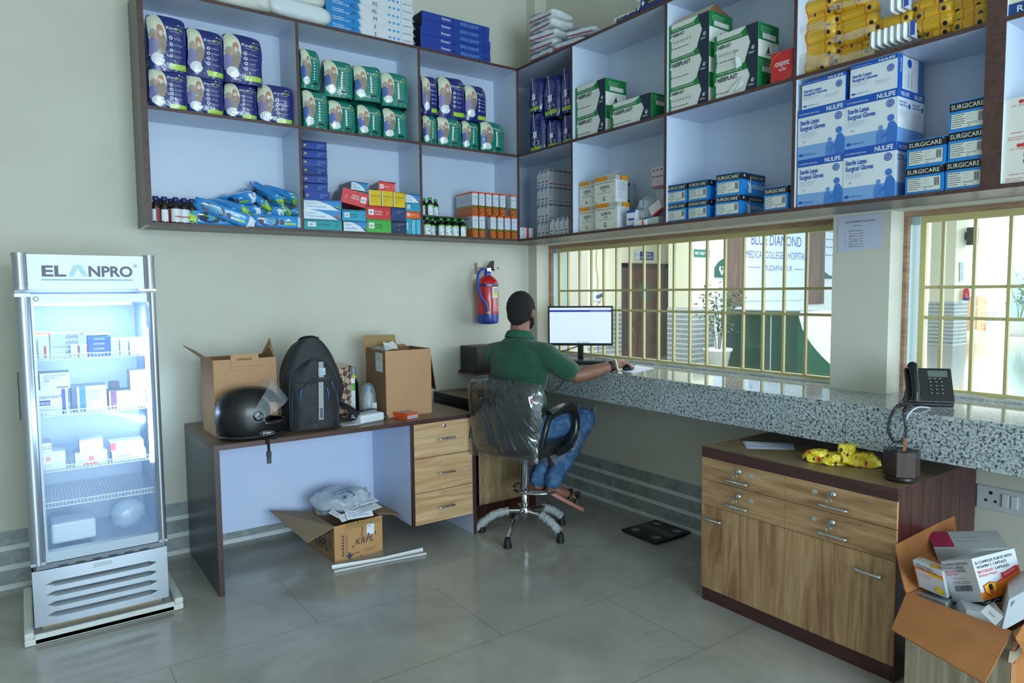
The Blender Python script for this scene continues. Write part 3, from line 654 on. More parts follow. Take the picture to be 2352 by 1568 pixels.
lid = MB(); a, b, zt = right(1536, 1628, 100, -.292); lid.add([(-.292, a, z), (-.292, b, z), (-.235, b+.01, z+.05), (-.235, a-.02, z+.045)], [(0, 1, 2, 3)], C('c8bda8', .7)); lid.add([(-.292, b, z), (-.235, b+.01, z+.05), (-.12, b, z+.002)], [(0, 1, 2)], C('7d5a3c', .8))
o = [q for q in bpy.data.objects if q.get('label', '').startswith('top plaster bandage')][0]; q = lid.build('open_flap', o); q.matrix_parent_inverse = o.matrix_world.inverted() if False else (Matrix.Translation(o.location) @ Matrix.Rotation(RZR, 4, 'Z')).inverted()
z = ZM
z = rightbox(nebplast, 1639, 1741, 150, z, -.295, 'lower torn plaster bandage carton in the middle of its cell', 'box', G1, h=.15, d=.16, big=True, side=False)
rightbox(nebplast, 1640, 1741, 150, z, -.292, 'upper torn plaster bandage carton in the middle of its cell, its wrapping ripped', 'box', G1, h=.16, d=.16, big=False)
for (u, v, sc, nm) in ((1692, 135, 1, 'upper torn'), (1695, 190, 1.0, 'lower torn')):
    p = P(u, v, 'x', -.299); m = MB(); rr = random.Random(u); F = Face(m, p-Vector((0, -.03, .05)), (0, -1, 0), (0, 0, 1), .07, .1)
    vs = [F.p(x, y, k) for x, y, k in ((0.1, 1.0, 2), (.5, .9, 25), (.45, .6, 30), (.8, .45, 12), (.9, .1, 5), (.5, 0, 20), (.25, .3, 8), (.3, .7, 3))] if v == 135 else [F.p(x, y, k) for x, y, k in ((-.7, .0, 3), (.1, .35, 22), (.6, .8, 2), (.9, .6, 25), (1.0, .3, 20), (.3, .1, 30), (-.1, -.08, 12), (-.5, -.1, 8))]
    m.add(vs, [tuple(range(8))], C('dfe6e6', .6)); o = [q for q in bpy.data.objects if q.get('label', '').startswith(nm+' plaster')][0]
    q = m.build('torn_paper', o); q.matrix_parent_inverse = (Matrix.Translation(o.location) @ Matrix.Rotation(RZR, 4, 'Z')).inverted()
RED = C('c2212c', .35, coat=.3)
def ustad(w, h, d=.05):
    mb, F = carton(w, d, h, RED); f = F['front']; f.ring(.55, .45, .62, .018, C('e8902a'), 1, 14, 100, 175); f.ring(.45, .55, .62, .018, C('e8902a'), 1, 14, -75, 0)
    f.text('उस्ताद', .55, .50, .16, WP, .62, 8, 3, 'c'); f.text('कारमेला', .55, .34, .08, WP, .34, 2, 3, 'c'); f.poly([(.14, .5), (.2, .62), (.3, .66), (.22, .55)], C('f0c020'), 2); return mb
rightbox(ustad, 1771, 1821, 125, ZM, -.296, 'red carton with white Hindi lettering beside the divider', 'box', None)
# glove cartons, blue and white
NW, NBL = C('dde3ea', .4, coat=.2), C('1b56b4', .4)
def nulife(w, h, d, big=True, vside=False, sidew=1):
    mb, F = carton(w, d, h, NW); f = F['front']; b = .16 if big else .13
    f.rect(0, 1-b, 1, 1, NBL); f.text('NULIFE', .95, 1-b*.78, b*.55, WP, .34, 20, 3, 'r'); f.text('An ISO 13485:2016 Certified Company', .03, 1-b*.7, b*.2, WP, .42, 0, 3)
    y = .72 if big else .62; f.text('Sterile Latex', .05, y-.03, .092, NBL, .42, 26); f.text('Surgical Gloves', .05, y-.145, .092, NBL, .54, 26)
    f.circ(.86, y+.02, .075, C('2b5cae'), 2, 20); f.ring(.86, y+.02, .055, .008, NW, 3, 16); f.text('TSS', .86, y, .035, NW, .06, 4, 4, 'c')
    f.lines(.05, y-.2, .4, 4, .028, C('8aa0c0'), .35)
    if big:
        f.rect(0, 0, 1, .27, C('7da7dc', .4), 1); f.text('CE', .12, .33, .035, INK, .05, 0)
        f.circ(.88, .46, .065, C('3f78c8'), 3, 12); f.poly([(.80, .0), (.80, .22), (.84, .38), (.93, .4), (1, .3), (1, 0)], C('3c74c4'), 2); f.poly([(.80, .22), (.70, .12), (.72, .08), (.84, .16)], C('3c74c4'), 5); f.circ(.70, .31, .04, C('5f90d2'), 6, 10); f.poly([(.62, 0), (.62, .2), (.68, .28), (.76, .24), (.80, .0)], C('4f84cc'), 4)
        f.circ(.08, .09, .05, NBL, 3, 16, .6); f.text('NULIFE FOR YOU', .15, .07, .035, NBL, .24, 2)
    else: f.circ(.08, .1, .05, NBL, 3, 16, .6); f.text('NULIFE FOR YOU', .15, .08, .04, NBL, .25, 2); f.lines(.55, .35, .35, 4, .03, C('8aa0c0'), .35)
    r = F['right']
    if vside:
        r.rect(0, 0, .18, 1, NBL); r.text('NULIFE', .13, .5, .07, WP, .4*r.h/r.w, 10, 3, rot=R(90)); r.text('Sterile Latex', .42, .12, .05, NBL, .42*r.h/r.w, 8, 3, rot=R(90)); r.text('Surgical Gloves', .54, .12, .05, NBL, .5*r.h/r.w, 8, 3, rot=R(90)); r.circ(.44, .82, .08, NBL, 2); r.rect(.78, 0, 1, 1, C('3f6cae'), 1)
    else:
        r.rect(0, 1-b, 1, 1, NBL)
        for k in (0, .5): r.text('NULIFE', .1+k, 1-b*.78, b*.5, WP, .3, 10); r.text('Sterile Latex', .04+k, .74, .045, NBL, .26, 8); r.text('Surgical Gloves', .04+k, .68, .045, NBL, .3, 8); r.circ(.42+k, .7, .045, NBL, 2); r.lines(.04+k, .6, .4, 4, .03, C('8aa0c0'), .3)
        r.rect(0, 0, 1, .27, C('6f9ad2', .4), 1)
    return mb
G2 = 'surgical glove cartons'
z = rightbox(nulife, 1833, 1936, 369, ZB, -.297, 'white and blue glove carton at the bottom left of the big cell', 'box', G2, d=.22)
z2 = rightbox(nulife, 1834, 1942, 255, z, -.297, 'white and blue glove carton in the middle left, its lower edge torn', 'box', G2, d=.22)
rightbox(nulife, 1843, 1942, 190, z2, -.296, 'low glove carton at the top left of the big cell', 'box', G2, d=.2, big=False, vside=True)
z = rightbox(nulife, 1938, 2058, 345, ZB, -.297, 'white and blue glove carton at the bottom right, beside the black-topped boxes', 'box', G2, d=.22)
z2 = rightbox(nulife, 1943, 2063, 229, z, -.297, 'large glove carton in the middle right with a lit printed side', 'box', G2, d=.22)
rightbox(nulife, 1954, 2062, 152, z2, -.297, 'low glove carton at the top right with lettering up its side', 'box', G2, d=.22, big=False, vside=True, rz=0)
# black and blue glove boxes
SB, SK_, SLB = C('1583d8', .4, coat=.3), C('14181e', .4, coat=.3), C('d2d6cf', .5)
def surgicare(w, h, d):
    mb, F = carton(w, d, h, SB, top=SB); f = F['front']; f.rect(0, .68, 1, .97, SK_); f.text('SURGICARE', .05, .745, .16, C('e6e4dc', .5), .84, 2)
    f.rect(.05, .07, .93, .6, C('2a3440'), 1); f.rect(.06, .085, .92, .59, SLB, 2); f.lines(.09, .53, .34, 6, .075, INK, .45, 3, seed=4); f.lines(.46, .5, .22, 3, .08, C('9aa0a0'), .3, 3, seed=5)
    f.text('25 Pairs (50 N)', .47, .2, .055, INK, .27, 2); f.text('009', .5, .11, .05, INK, .06, 2); f.barcode(.76, .24, .13, .3, INK, 12); f.ring(.93, .93, .02, .006, SLB, 3, 8)
    r = F['right']; r.rect(0, .68, 1, .97, SK_); r.text('SURGICARE', .42, .76, .12, C('cfd2d0'), .5, 1); r.lines(.08, .55, .22, 5, .07, C('5fb4ee'), .4); r.rect(.45, .3, .95, .5, C('8fb6cf'), 2)
    r.poly([(.28, .1), (.42, .1), (.41, .45), (.38, .5), (.39, .85), (.37, .86), (.355, .55), (.33, .52), (.27, .6), (.26, .55), (.3, .4)], C('e2e6e8'), 4); r.circ(.12, .85, .03, C('cfd2d0'), 3)
    return mb
G3, G4 = 'black-topped glove boxes in the cell above the first window', 'black-topped glove boxes beside the white glove cartons'
z = rightbox(surgicare, 1532, 1577, 470, ZB, -.292, 'lower left black-topped glove box of the block of four', 'box', G3, h=.097, d=.2); rightbox(surgicare, 1532, 1578, 422, z, -.292, 'upper left black-topped glove box of the block of four', 'box', G3, h=.1, d=.2)
z = rightbox(surgicare, 1580, 1627, 470, ZB, -.296, 'lower right black-topped glove box of the block of four', 'box', G3, h=.097, d=.2); rightbox(surgicare, 1581, 1627, 422, z, -.292, 'upper right black-topped glove box of the block of four', 'box', G3, h=.1, d=.2)
z = rightbox(surgicare, 1645, 1699, 455, ZB, -.294, 'lower black-topped glove box of the pair turned to show its side', 'box', G3, h=.1, d=.22, rz=R(6)); rightbox(surgicare, 1647, 1701, 400, z, -.292, 'upper black-topped glove box of the pair turned to show its side', 'box', G3, h=.108, d=.22, rz=R(5))
rightbox(surgicare, 1755, 1810, 440, ZB, -.298, 'single open black-topped glove box beside the divider', 'box', G3, h=.108, d=.14)
z = ZB
for i in range(2): z = rightbox(surgicare, 2080+i*2, 2168+i*3, 400, z, -.298, ['lower', 'upper'][i]+' black-topped glove box of the short stack against the white cartons', 'box', G4, h=.104, d=.2)
z = ZB
for i in range(3): z = rightbox(surgicare, (2172, 2176, 2176)[i], (2259, 2264, 2264)[i], 400, z, -.296, ['bottom', 'middle', 'top'][i]+' black-topped glove box of the stack of three by the double divider', 'box', G4, h=.108, d=.2)
# ear drops cartons
OR, GL = C('e08a20', .45), C('dcdccf', .5)
def glyb(w, h, d):
    mb, F = carton(w, d, h, GL, right=NW); f = F['front']; f.rect(0, .84, .62, 1, OR); f.rect(.62, .84, 1, 1, C('b4b6b0'), 1)
    f.lines(.04, .74, .9, 1, .1, C('a9a9a0'), .9, rag=.02); f.text('GLYBIOTIC', .5, .54, .12, C('1c1c1c'), .46, 10, 3, 'c'); f.lines(.38, .46, .2, 1, .1, INK, .4, 3, 0); f.lines(.15, .38, .68, 1, .1, C('77776e'), .25, 3, 0)
    for k, (c, a) in enumerate((('d8403a', 60), ('3a3f45', 160), ('2f8a4a', 230), ('e8d23a', 340))): f.ring(.47, .18, .07, .03, C(c), 3, 6, a, a+110)
    f.ring(.9, .12, .08, .02, C('b0b2aa'), 2, 12, 20, 200); f.lines(.05, .05, .12, 1, .1, INK, .4)
    r = F['right']; r.rect(0, .82, .45, 1, C('b4b6b0')); r.rect(.4, .82, 1, 1, C('f0a020')); r.lines(.15, .75, .7, 9, .04, C('8a949c'), .4); r.lines(.1, .35, .6, 5, .05, C('8a949c'), .3, seed=5)
    return mb
G5 = 'ear drops cartons'
z = rightbox(glyb, 1368, 1418, 490, ZB, -.288, 'lower right ear drops carton with an orange band', 'box', G5, h=.158, d=.1); rightbox(glyb, 1366, 1414, 440, z, -.285, 'upper right ear drops carton with its flap standing open', 'box', G5, h=.16, d=.1)
z = rightbox(glyb, 1331, 1368, 490, ZB, -.26, 'lower left ear drops carton, half hidden by the front ones', 'box', G5, h=.158, d=.14); rightbox(glyb, 1331, 1367, 440, z, -.26, 'upper left ear drops carton, half hidden by the front ones', 'box', G5, h=.158, d=.14)
o = [q for q in bpy.data.objects if q.get('label', '').startswith('upper right ear drops')][0]; hh = .16
m = MB(); w = o.dimensions[0] if False else .17; m.add([(-.085, 0, hh), (.085, 0, hh), (.10, .045, hh+.035), (-.02, .06, hh+.028)], [(0, 1, 2, 3)], GL); m.build('open_flap', o)
# small cartons of the same cell
def plain(w, h, d, body='e4e8ee', top=None, bands=(), txt=None):
    mb, F = carton(w, d, h, C(body, .5)); f = F['front']
    for (x0, y0, x1, y1, c) in bands: f.rect(x0, y0, x1, y1, C(c)); 
    for k, (s, x, y, hh, c, ww) in enumerate(txt or []): f.text(s, x, y, hh, C(c), ww, 4)
    f.lines(.12, .35, .7, 3, .07, C('8d97a4'), .3); F['right'].lines(.12, .8, .7, 6, .09, C('9aa4ae'), .3)
    return mb
rightbox(plain, 1440, 1459, 484, ZB, -.275, 'small white and blue drops box standing beside the ear drops cartons', 'box', None, d=.045, body='dfe3ec', bands=((0, .85, 1, 1, '2a48a0'), (.15, .4, .85, .52, '2a48a0'), (0, 0, 1, .12, '2a48a0')), rz=R(4))
rightbox(plain, 1456, 1482, 507, ZB, -.288, 'low white box with a red stripe lying at the shelf edge', 'box', None, d=.05, body='e8eaf0', bands=((.72, .1, .85, .9, 'c83038'),))
rightbox(plain, 1435, 1447, 438, ZB+.12, -.16, 'dark blue and grey carton standing behind the ear drops cartons', 'box', None, d=.05, body='8a909a', bands=((0, 0, 1, .35, '1e2a50'), (0, .9, 1, 1, '30343c')), h=.16)
rightbox(plain, 1435, 1447, 438, ZB, -.16, 'grey carton with a red mark under the dark blue one', 'box', None, d=.05, body='9aa0a8', bands=((.2, .8, .8, .9, 'b83038'),), h=.118)
rightbox(plain, 1485, 1512, 500, ZB, -.27, 'pale box with a thin blue stripe under the clear film bag', 'box', None, d=.06, body='bcc4c4', bands=((0, .9, .5, 1, '2a78c0'),))
for i in range(3):
    rightbox(plain, 1497+i*9, 1505.6+i*9, 420-i*4, ZB+.215, -.2, 'slim pink and white box in the row of three by the divider, '+['left', 'middle', 'right'][i], 'box', 'slim pink and white boxes', d=.04, h=.118, body='cfc6cc', bands=((.1, .5, .9, .58, 'b06070'), (0, 0, 1, .1, 'b06070'), (.3, .8, .7, .9, '55505c')))
for i in range(2): rightbox(plain, 1507+i*9, 1515.6+i*9, 460, ZB+.0, -.18, 'slim box under the row of pink boxes, '+['left', 'right'][i], 'box', 'slim pink and white boxes', d=.04, h=.212, body='b4b6bc', bands=((0, .48, 1, .5, '444850'),))
m = MB(); pp = P(1505, 478, 'x', -.25)
M = Matrix.Translation(pp) @ Matrix.Rotation(R(-28), 4, 'X'); m.box(-.0, .03, -.045, .045, -.03, .03, C('e0d6d8', .4), M, bot=C('c84858')); m.box(-.0006, 0, -.045, .045, -.03, -.022, C('c84858'), M); tag(m.build('carton'), 'tilted white and red box caught on the film bag by the divider', 'box')
FILM = C('cfd8dc', .08, alpha=.28, coat=.6, bump=.6, bs=40)
m = MB(); rr = random.Random(5)
ell(m, P(1490, 480, 'x', -.2)+Vector((0, 0, 0)), (.06, .085, .075), FILM, n=14)
o = m.build('film_bag', fn=lambda p: p+noise.noise_vector(p*30)*.016); tag(o, 'crumpled clear film bag with blister packs in the ear drops cell', 'plastic bag')
for (u, v, a) in ((1474, 468, .1), (1477, 492, -.2)):
    c = P(u, v, 'x', -.24); m = MB(); M = Matrix.Translation(c) @ Matrix.Rotation(a, 4, 'X'); m.box(0, .03, -.022, .022, -.02, .02, C('c4cad4', .3), M); m.box(-.0006, 0, -.018, -.010, -.016, .016, C('1e2c66'), M)
    tag(m.build('blister_pack'), ('upper' if v < 480 else 'lower')+' pale blister carton inside the clear film bag', 'box')
# corner lower cell: white box and the block of slim cartons
mb, F = carton(.125, .10, .085, C('dfe3e8', .5)); f = F['front']; f.rect(.52, 0, .68, 1, C('c8323c')); f.lines(.06, .85, .42, 6, .13, C('9aa0a8'), .3, seed=9)
put(mb, 'carton', (-.228, -.29, ZB), 0, 'white medicine box with a red stripe standing just inside the corner cell', 'box')
def slim(seed):
    mb, F = carton(.042, .042, .115, C('cdd0d8', .45), right=C('b6b8c0', .45), left=C('b6b8c0', .45)); f = F['front']
    for fc in ('front',):
        f.poly([(.1, .82), (.1, .98), (.55, .98)], C('5c7aa0'), 2); f.poly([(.1, .80), (.6, .98), (.9, .98), (.2, .75)], C('5c7aa0'), 3)
        f.lines(.12, .6, .7, 4, .06, C('8a8e98'), .3, seed=seed); f.rect(.2, .25, .8, .33, C('5f646e')); f.circ(.5, .1, .2, C('6b7078'), 2, 10)
    l = F['right']; l.rect(.1, .9, .9, .97, C('40444c')); l.lines(.15, .8, .6, 6, .07, C('9a9ca6'), .3, seed=seed); l.rect(.1, .12, .9, .18, C('a8404c') if seed else C('70747c'))
    return mb
pr = [None, None]; XK = -.215; YK = P(1260, 470, 'x', XK)[1]
for lv in range(4):
    for i, j in [(0, 2), (0, 1), (0, 0)]+([(k, 0) for k in range(1, 5)] if lv else []):
        k = 1 if lv == 3 else 0; nm = ['lowest', 'second', 'third', 'top'][lv]
        lab = 'slim grey-white carton of the corner block, %s layer, %s' % (nm, ['at the block corner', 'middle of the bright face', 'left end of the bright face'][j] if i == 0 else '%s along the shaded side' % ['', 'second', 'third', 'fourth', 'last'][i])
        if pr[k] is None: pr[k] = put(slim(k), 'medicine_carton', (0, 0, 0), 0, lab, 'box', 'slim cartons in the corner block'); o = pr[k]
        else: o = copy_thing(pr[k], label=lab)
        o.location = (XK+.0435*i, YK+.0215+.0435*j, ZB+lv*.1165); o.rotation_euler = (0, 0, RZR)
for i in range(4):
    o = copy_thing(pr[0], label='slim grey-white carton in the loose front row of the corner cell, '+['first from the block', 'second from the block', 'third, in glossy film', 'tallest, against the divider'][i])
    a, b, zt = right(1264+i*11.2, 1274+i*11.2, 530, -.255); o.location = (-.262, (a+b)/2, ZB); o.rotation_euler = (0, 0, RZR)
# yellow cotton rolls
YE_ = C('dfae22', .35, coat=.5, bump=.25, bs=50); RR_ = C('c8402a', .4); DK_ = C('1c2030', .4)
def roll(L, r, seed, txt=False):
    mb = MB(); rr = random.Random(seed); e = .022; prof = []
    M = Matrix.Rotation(R(90), 4, 'Y'); n = 20
    pf = [(0.001, -L/2), (r*.45, -L/2+.002), (r*.8, -L/2+.008), (r*.97, -L/2+e), (r, -L/2+.05), (r*1.01, 0), (r, L/2-.05), (r*.97, L/2-e), (r*.8, L/2-.008), (r*.45, L/2-.002), (.001, L/2)]
    mb.lathe(pf, YE_, n, M)
    for s in (-1, 1):
        for dx, m in ((.046, RR_),):
            x = s*(L/2-dx); mb.lathe([(r*1.012, x-.0015), (r*1.012, x+.0015)], m, n, M)
        for k in range(3):
            a = R(200+k*55+rr.uniform(-15, 15)); x = s*(L/2-.022-.01*rr.random()); m = (DK_, RR_, DK_)[k]
            c = [(x+.009*math.cos(t)*(1), a+.28*math.sin(t)) for t in [i*math.pi/4 for i in range(8)]]
            mb.add([(xx, math.cos(aa)*r*1.03, math.sin(aa)*r*1.03) for xx, aa in c], [tuple(range(8))], m)
    def wrap(x, s): a = R(180)-R(8)+s/r; return (x, math.cos(a)*r*1.03, -math.sin(a)*r*1.03) if False else (x, -math.cos(s/r)*r*1.025, math.sin(s/r)*r*1.025)
    if txt:
        for st, x0, m, hh in (('GOOD', -.05, RR_, .016), ('ONE', .012, RR_, .016)):
            vs, fs, tw = glyphs(st, 4); mb.add([wrap(x0+a*hh*1.1, b*hh/.72*1.0-.005) for a, b in vs], fs, m)
        mb.add([wrap(-.001+.006*math.cos(t), .008*math.sin(t)) for t in [i*math.pi/4 for i in range(8)]], [tuple(range(8))], DK_)
    else:
        for i in range(4):
            x = -.06
            while x < .05: q = x+.006+.014*rr.random(); mb.add([wrap(x, .012-i*.006), wrap(q, .012-i*.006), wrap(q, .0135-i*.006), wrap(x, .0135-i*.006)], [(0, 1, 2, 3)], C('a8842a')); x = q+.003
    return mb
rollspec = [  # u0,v0 -> u1,v1 of the roll's axis ends, depth plane, text
 (1836, 160, 1900, 143, 0, 'lowest left, under a torn film'), (1834, 136, 1919, 113, 0, 'left, second from the bottom'), (1840, 113, 1918, 92, 0, 'left, third from the bottom'), (1838, 90, 1918, 70, 0, 'left, in the middle of the pile'), (1842, 66, 1918, 48, 0, 'left, above the middle'), (1838, 45, 1918, 22, 1, 'left, lettered GOOD ONE'), (1838, 22, 1920, 0, 0, 'topmost on the left'),
 (1915, 140, 2005, 112, 0, 'second column, lowest, in loose film'), (1918, 115, 2006, 92, 1, 'second column, lettered GOOD ONE'), (1922, 92, 2010, 70, 0, 'second column, third from the bottom'), (1920, 68, 2014, 42, 0, 'second column, in the middle'), (1916, 46, 2012, 12, 0, 'second column, upper, plump'), (1918, 14, 1990, -8, 0, 'second column, topmost'),
 (2008, 68, 2096, 32, 0, 'third column, leaning over the white pack'), (2120, 80, 2188, 62, 0, 'right, lowest, short end showing'), (2098, 66, 2188, 38, 0, 'right, above the lowest'), (2102, 40, 2186, 14, 0, 'right, third from the bottom'), (2092, 20, 2176, -4, 0, 'right, topmost'),
 (2188, 66, 2268, 46, 0, 'far right, lowest'), (2190, 42, 2268, 22, 0, 'far right, second from the bottom'), (2188, 16, 2268, -4, 0, 'far right, topmost')]
for i, (u0, v0, u1, v1, tx, nm) in enumerate(rollspec):
    xf = -.235+.01*(i % 3); a = P(u0, v0, 'x', xf); b = P(u1, v1, 'x', xf); L = (b-a).length; c = (a+b)/2
    zb_ = max(c[2], ZM+.037); mb = roll(L+.012, .034, i, tx); d = (b-a)
    o = put(mb, 'cotton_roll', (xf+.02, c[1], zb_), 0, 'yellow film-wrapped cotton roll, '+nm, 'roll', 'yellow rolls in the top right cell')
    tl = math.atan2(-d[2], -d[1]) if False else math.asin(max(-.3, min(.3, d[2]/max(L, .01)))); o.rotation_euler = (R(rr.uniform(-8, 8)), -tl*0, RZR)
def sheet(name, pts, mat, par=None, th=.0006, disp=.008, n=8, seed=1):
    """crumpled film or paper from four corners"""
    m = MB(); a, b, c, d = [Vector(p) for p in pts]; o = Vector((seed, seed*2, 0)); vs = []
    for j in range(n+1):
        for i in range(n+1):
            s, t = i/n, j/n; q = (a*(1-s)+b*s)*(1-t)+(d*(1-s)+c*s)*t; vs.append(q+noise.noise_vector(q*22+o)*disp)
    m.smooth = True; m.add(vs, [(j*(n+1)+i, j*(n+1)+i+1, (j+1)*(n+1)+i+1, (j+1)*(n+1)+i) for j in range(n) for i in range(n)], mat); return m.build(name, par)
HAZE = C('cfd0c8', .15, alpha=.30, coat=.6, bump=.5, bs=30)
for k, q in enumerate(([(1828, 165), (1910, 150), (1925, 120), (1835, 130)], [(1908, 158), (2004, 130), (2012, 108), (1912, 128)], [(1912, 100), (2010, 75), (2012, 55), (1908, 85)], [(1838, 78), (1920, 60), (1918, 45), (1836, 60)], [(1906, 25), (2010, -2), (2012, -12), (1908, 10)])):
    tag(sheet('film_wrap', [P(u, v, 'x', -.29) for u, v in q], HAZE, seed=k, disp=.012), ['loose clear film hanging at the lower left of the yellow rolls', 'clear film drooping below the second column of yellow rolls', 'clear film across the middle of the yellow rolls', 'clear film over the left column of yellow rolls', 'clear film under the topmost yellow roll'][k], 'plastic film', 'clear films on the yellow rolls')
COT = C('e8eaec', .75, bump=.4, bs=60)
def cottonpack(nm, u0, v0, u1, v1, n, label):
    a, b = P(u0, v0, 'x', -.27), P(u1, v1, 'x', -.27); o = empty('cotton_pack', (a+b)/2, 0, label, 'cotton pack')
    d = (b-a)/n
    for i in range(n):
        m = MB(); m.rbox(-.034, .034, -abs(d.y)*.49, abs(d.y)*.49, -.034, .034, COT, .014, 3); m.sm = [True]*len(m.sm); q = m.build('cotton_swab_roll', o); q.location = d*(i+.5)-(b-a)/2
    m = MB(); c = (b-a)/2; m.box(c.x-.03, c.x+.03, c.y-.012, c.y-.008, -.03, .028, C('c8d4ea', .3)); m.box(c.x-.0305, c.x-.03, c.y-.03, c.y-.012, -.03, .028, C('3b57a8', .3)); m.build('printed_end', o)
cottonpack('', 2004, 96, 2092, 70, 6, 'row of white cotton rolls in film lying before the yellow rolls')
cottonpack('', 2048, 14, 2078, 4, 2, 'short white cotton pack at the top of the yellow pile')
# far right cell
def resp(w, h, d=.2):
    mb, F = carton(w, d, h, C('d9d8b4', .5), left=NW); f = F['front']; f.rect(0, 0, 1, .14, C('1d4486')); f.text('RESPIRATOR', .14, .03, .075, WP, .8, 4); f.ring(.5, .32, .2, .07, C('2f8a4a'), 2, 12); return mb
a = P(2309, 40, 'x', -.295); put(resp(.26, .3), 'carton', (-.295, a[1]-.13, ZM), RZR, 'cream carton with a dark blue foot band at the top right edge of the photo', 'box')
def nipro(w, h, d=.2):
    mb, F = carton(w, d, h, C('dfdfd6', .5)); f = F['front']; rd = C('c83a3a'); f.circ(.235, .9, .028, rd, 2); f.circ(.285, .9, .028, rd, 3); f.text('NIPRO', .33, .875, .055, rd, .24, 8); f.text('I.V. CANNULA WITH WINGS', .12, .80, .04, rd, .75, 2)
    f.rect(.3, .6, 1, .72, C('1a7a44')); f.text('18G/45 mm', .33, .63, .05, WP, .33, 6); f.text('1.30 mm', .72, .63, .05, WP, .24, 6); f.barcode(.3, .45, .6, .1, INK, 30); f.lines(.12, .2, .7, 1, .1, rd, .2, 3, .1); f.lines(.08, .1, .25, 2, .05, rd, .4)
    return mb
zt = P(2303, 330, 'x', -.296)[2]; a = P(2293, 400, 'x', -.296)
put(nipro(.24, zt-ZB), 'carton', (-.296, a[1]-.125, ZB), RZR, 'lower cannula carton at the right edge, below its twin', 'box', 'cannula cartons', bevel=.001)
put(nipro(.24, zt-ZB+.01), 'carton', (-.293, a[1]-.125, zt), RZR, 'upper cannula carton at the right edge, its lid slightly open', 'box', 'cannula cartons', bevel=.001)
# ================================================================ MORE STOCK: BACK WALL LOWER CELLS AND SHELF TOPS
def leftbox(fn, u0, u1, vt, zb, yf, label, group=None, name='carton', h=None, rz=0, tilt=0, flap=None, cat='box', **k):
    a, b, zt = back(u0, u1, vt, yf); w = b-a; hh = h or zt-zb; mb = fn(w, hh, **k)
    o = put(mb, name, ((a+b)/2, yf, zb), rz, label, cat, group, bevel=.0008)
    if tilt: o.rotation_euler = (0, tilt, rz)
    if flap:
        m = MB(); fx = .022; m.add([(-w/2, 0, hh), (w/2, 0, hh), (w/2+.004, -fx, hh-.004+.003*flap[1]), (-w/2-.002, -fx, hh-.006-.004*flap[1])], [(0, 1, 2, 3)], C(flap[0], .5)); m.prism([(-w/2, -.001, hh), (w/2, -.001, hh), (w/2, -fx, hh-.003)], (0, 0, .0008), C(flap[0], .5)); m.build('open_flap', o)
    return zb+hh
# dark syrup bottles with navy caps
BRG = C('1a0f0c', .08, coat=.6); NCAP = C('1f2c6c', .35)
def syrup(capm, glass, labels, h=.135, r=.0265, n=20):
    o = empty('syrup_bottle'); m = MB(); m.lathe([(0, 0), (r*.96, 0), (r, .004), (r, h*.60), (r*.92, h*.66), (r*.55, h*.79), (r*.42, h*.83), (r*.42, h*.87)], glass, n); m.build('bottle', o)
    m = MB(); m.lathe([(r*.52, h*.85), (r*.54, h*.86), (r*.54, h*.985), (r*.5, h), (0, h)], capm, n); m.build('cap', o)
    m = MB()
    for z0, z1, mat, a0, a1 in labels:
        k = 14; vs = []
        for i in range(k+1):
            a = R(a0+(a1-a0)*i/k); vs += [(r*1.012*math.cos(a), r*1.012*math.sin(a), z0*h), (r*1.012*math.cos(a), r*1.012*math.sin(a), z1*h)]
        m.smooth = True; m.add(vs, [(2*i, 2*i+2, 2*i+3, 2*i+1) for i in range(k)], mat)
    m.build('bottle_label', o); return o
lab0 = C('dfe3ea', .5); proto = syrup(NCAP, BRG, [(.05, .55, lab0, 200, 345), (.22, .28, C('b83038'), 250, 345)])
proto2 = syrup(NCAP, BRG, [(.05, .55, C('8a3038', .5), 285, 330), (.05, .5, lab0, 215, 285)])
spots = [(358, 511, -.27, 'front, leftmost'), (378, 512, -.27, 'front, second from the left'), (404, 513, -.275, 'front, with the red-striped label'), (423, 514, -.26, 'front, fourth from the left'), (441, 515, -.25, 'front, next to the blue packs'),
         (371, 505, -.20, 'behind the second'), (392, 505, -.20, 'behind, left of the red-striped one'), (412, 506, -.19, 'behind the red-striped one'), (431, 507, -.19, 'behind, near the blue packs'), (449, 508, -.18, 'behind, half hidden by the blue packs')]
for i, (u, v, yf, nm) in enumerate(spots):
    p = P(u, 480, 'y', yf); b = (proto2, proto2, proto, proto, proto2)[i % 5]
    o = b if i in (0, 2) else copy_thing(b); o.location = (p[0], yf, ZB); o.rotation_euler = (0, 0, R((i*37) % 50-25)); tag(o, 'dark syrup bottle with navy cap, '+nm, 'bottle', 'dark syrup bottles')
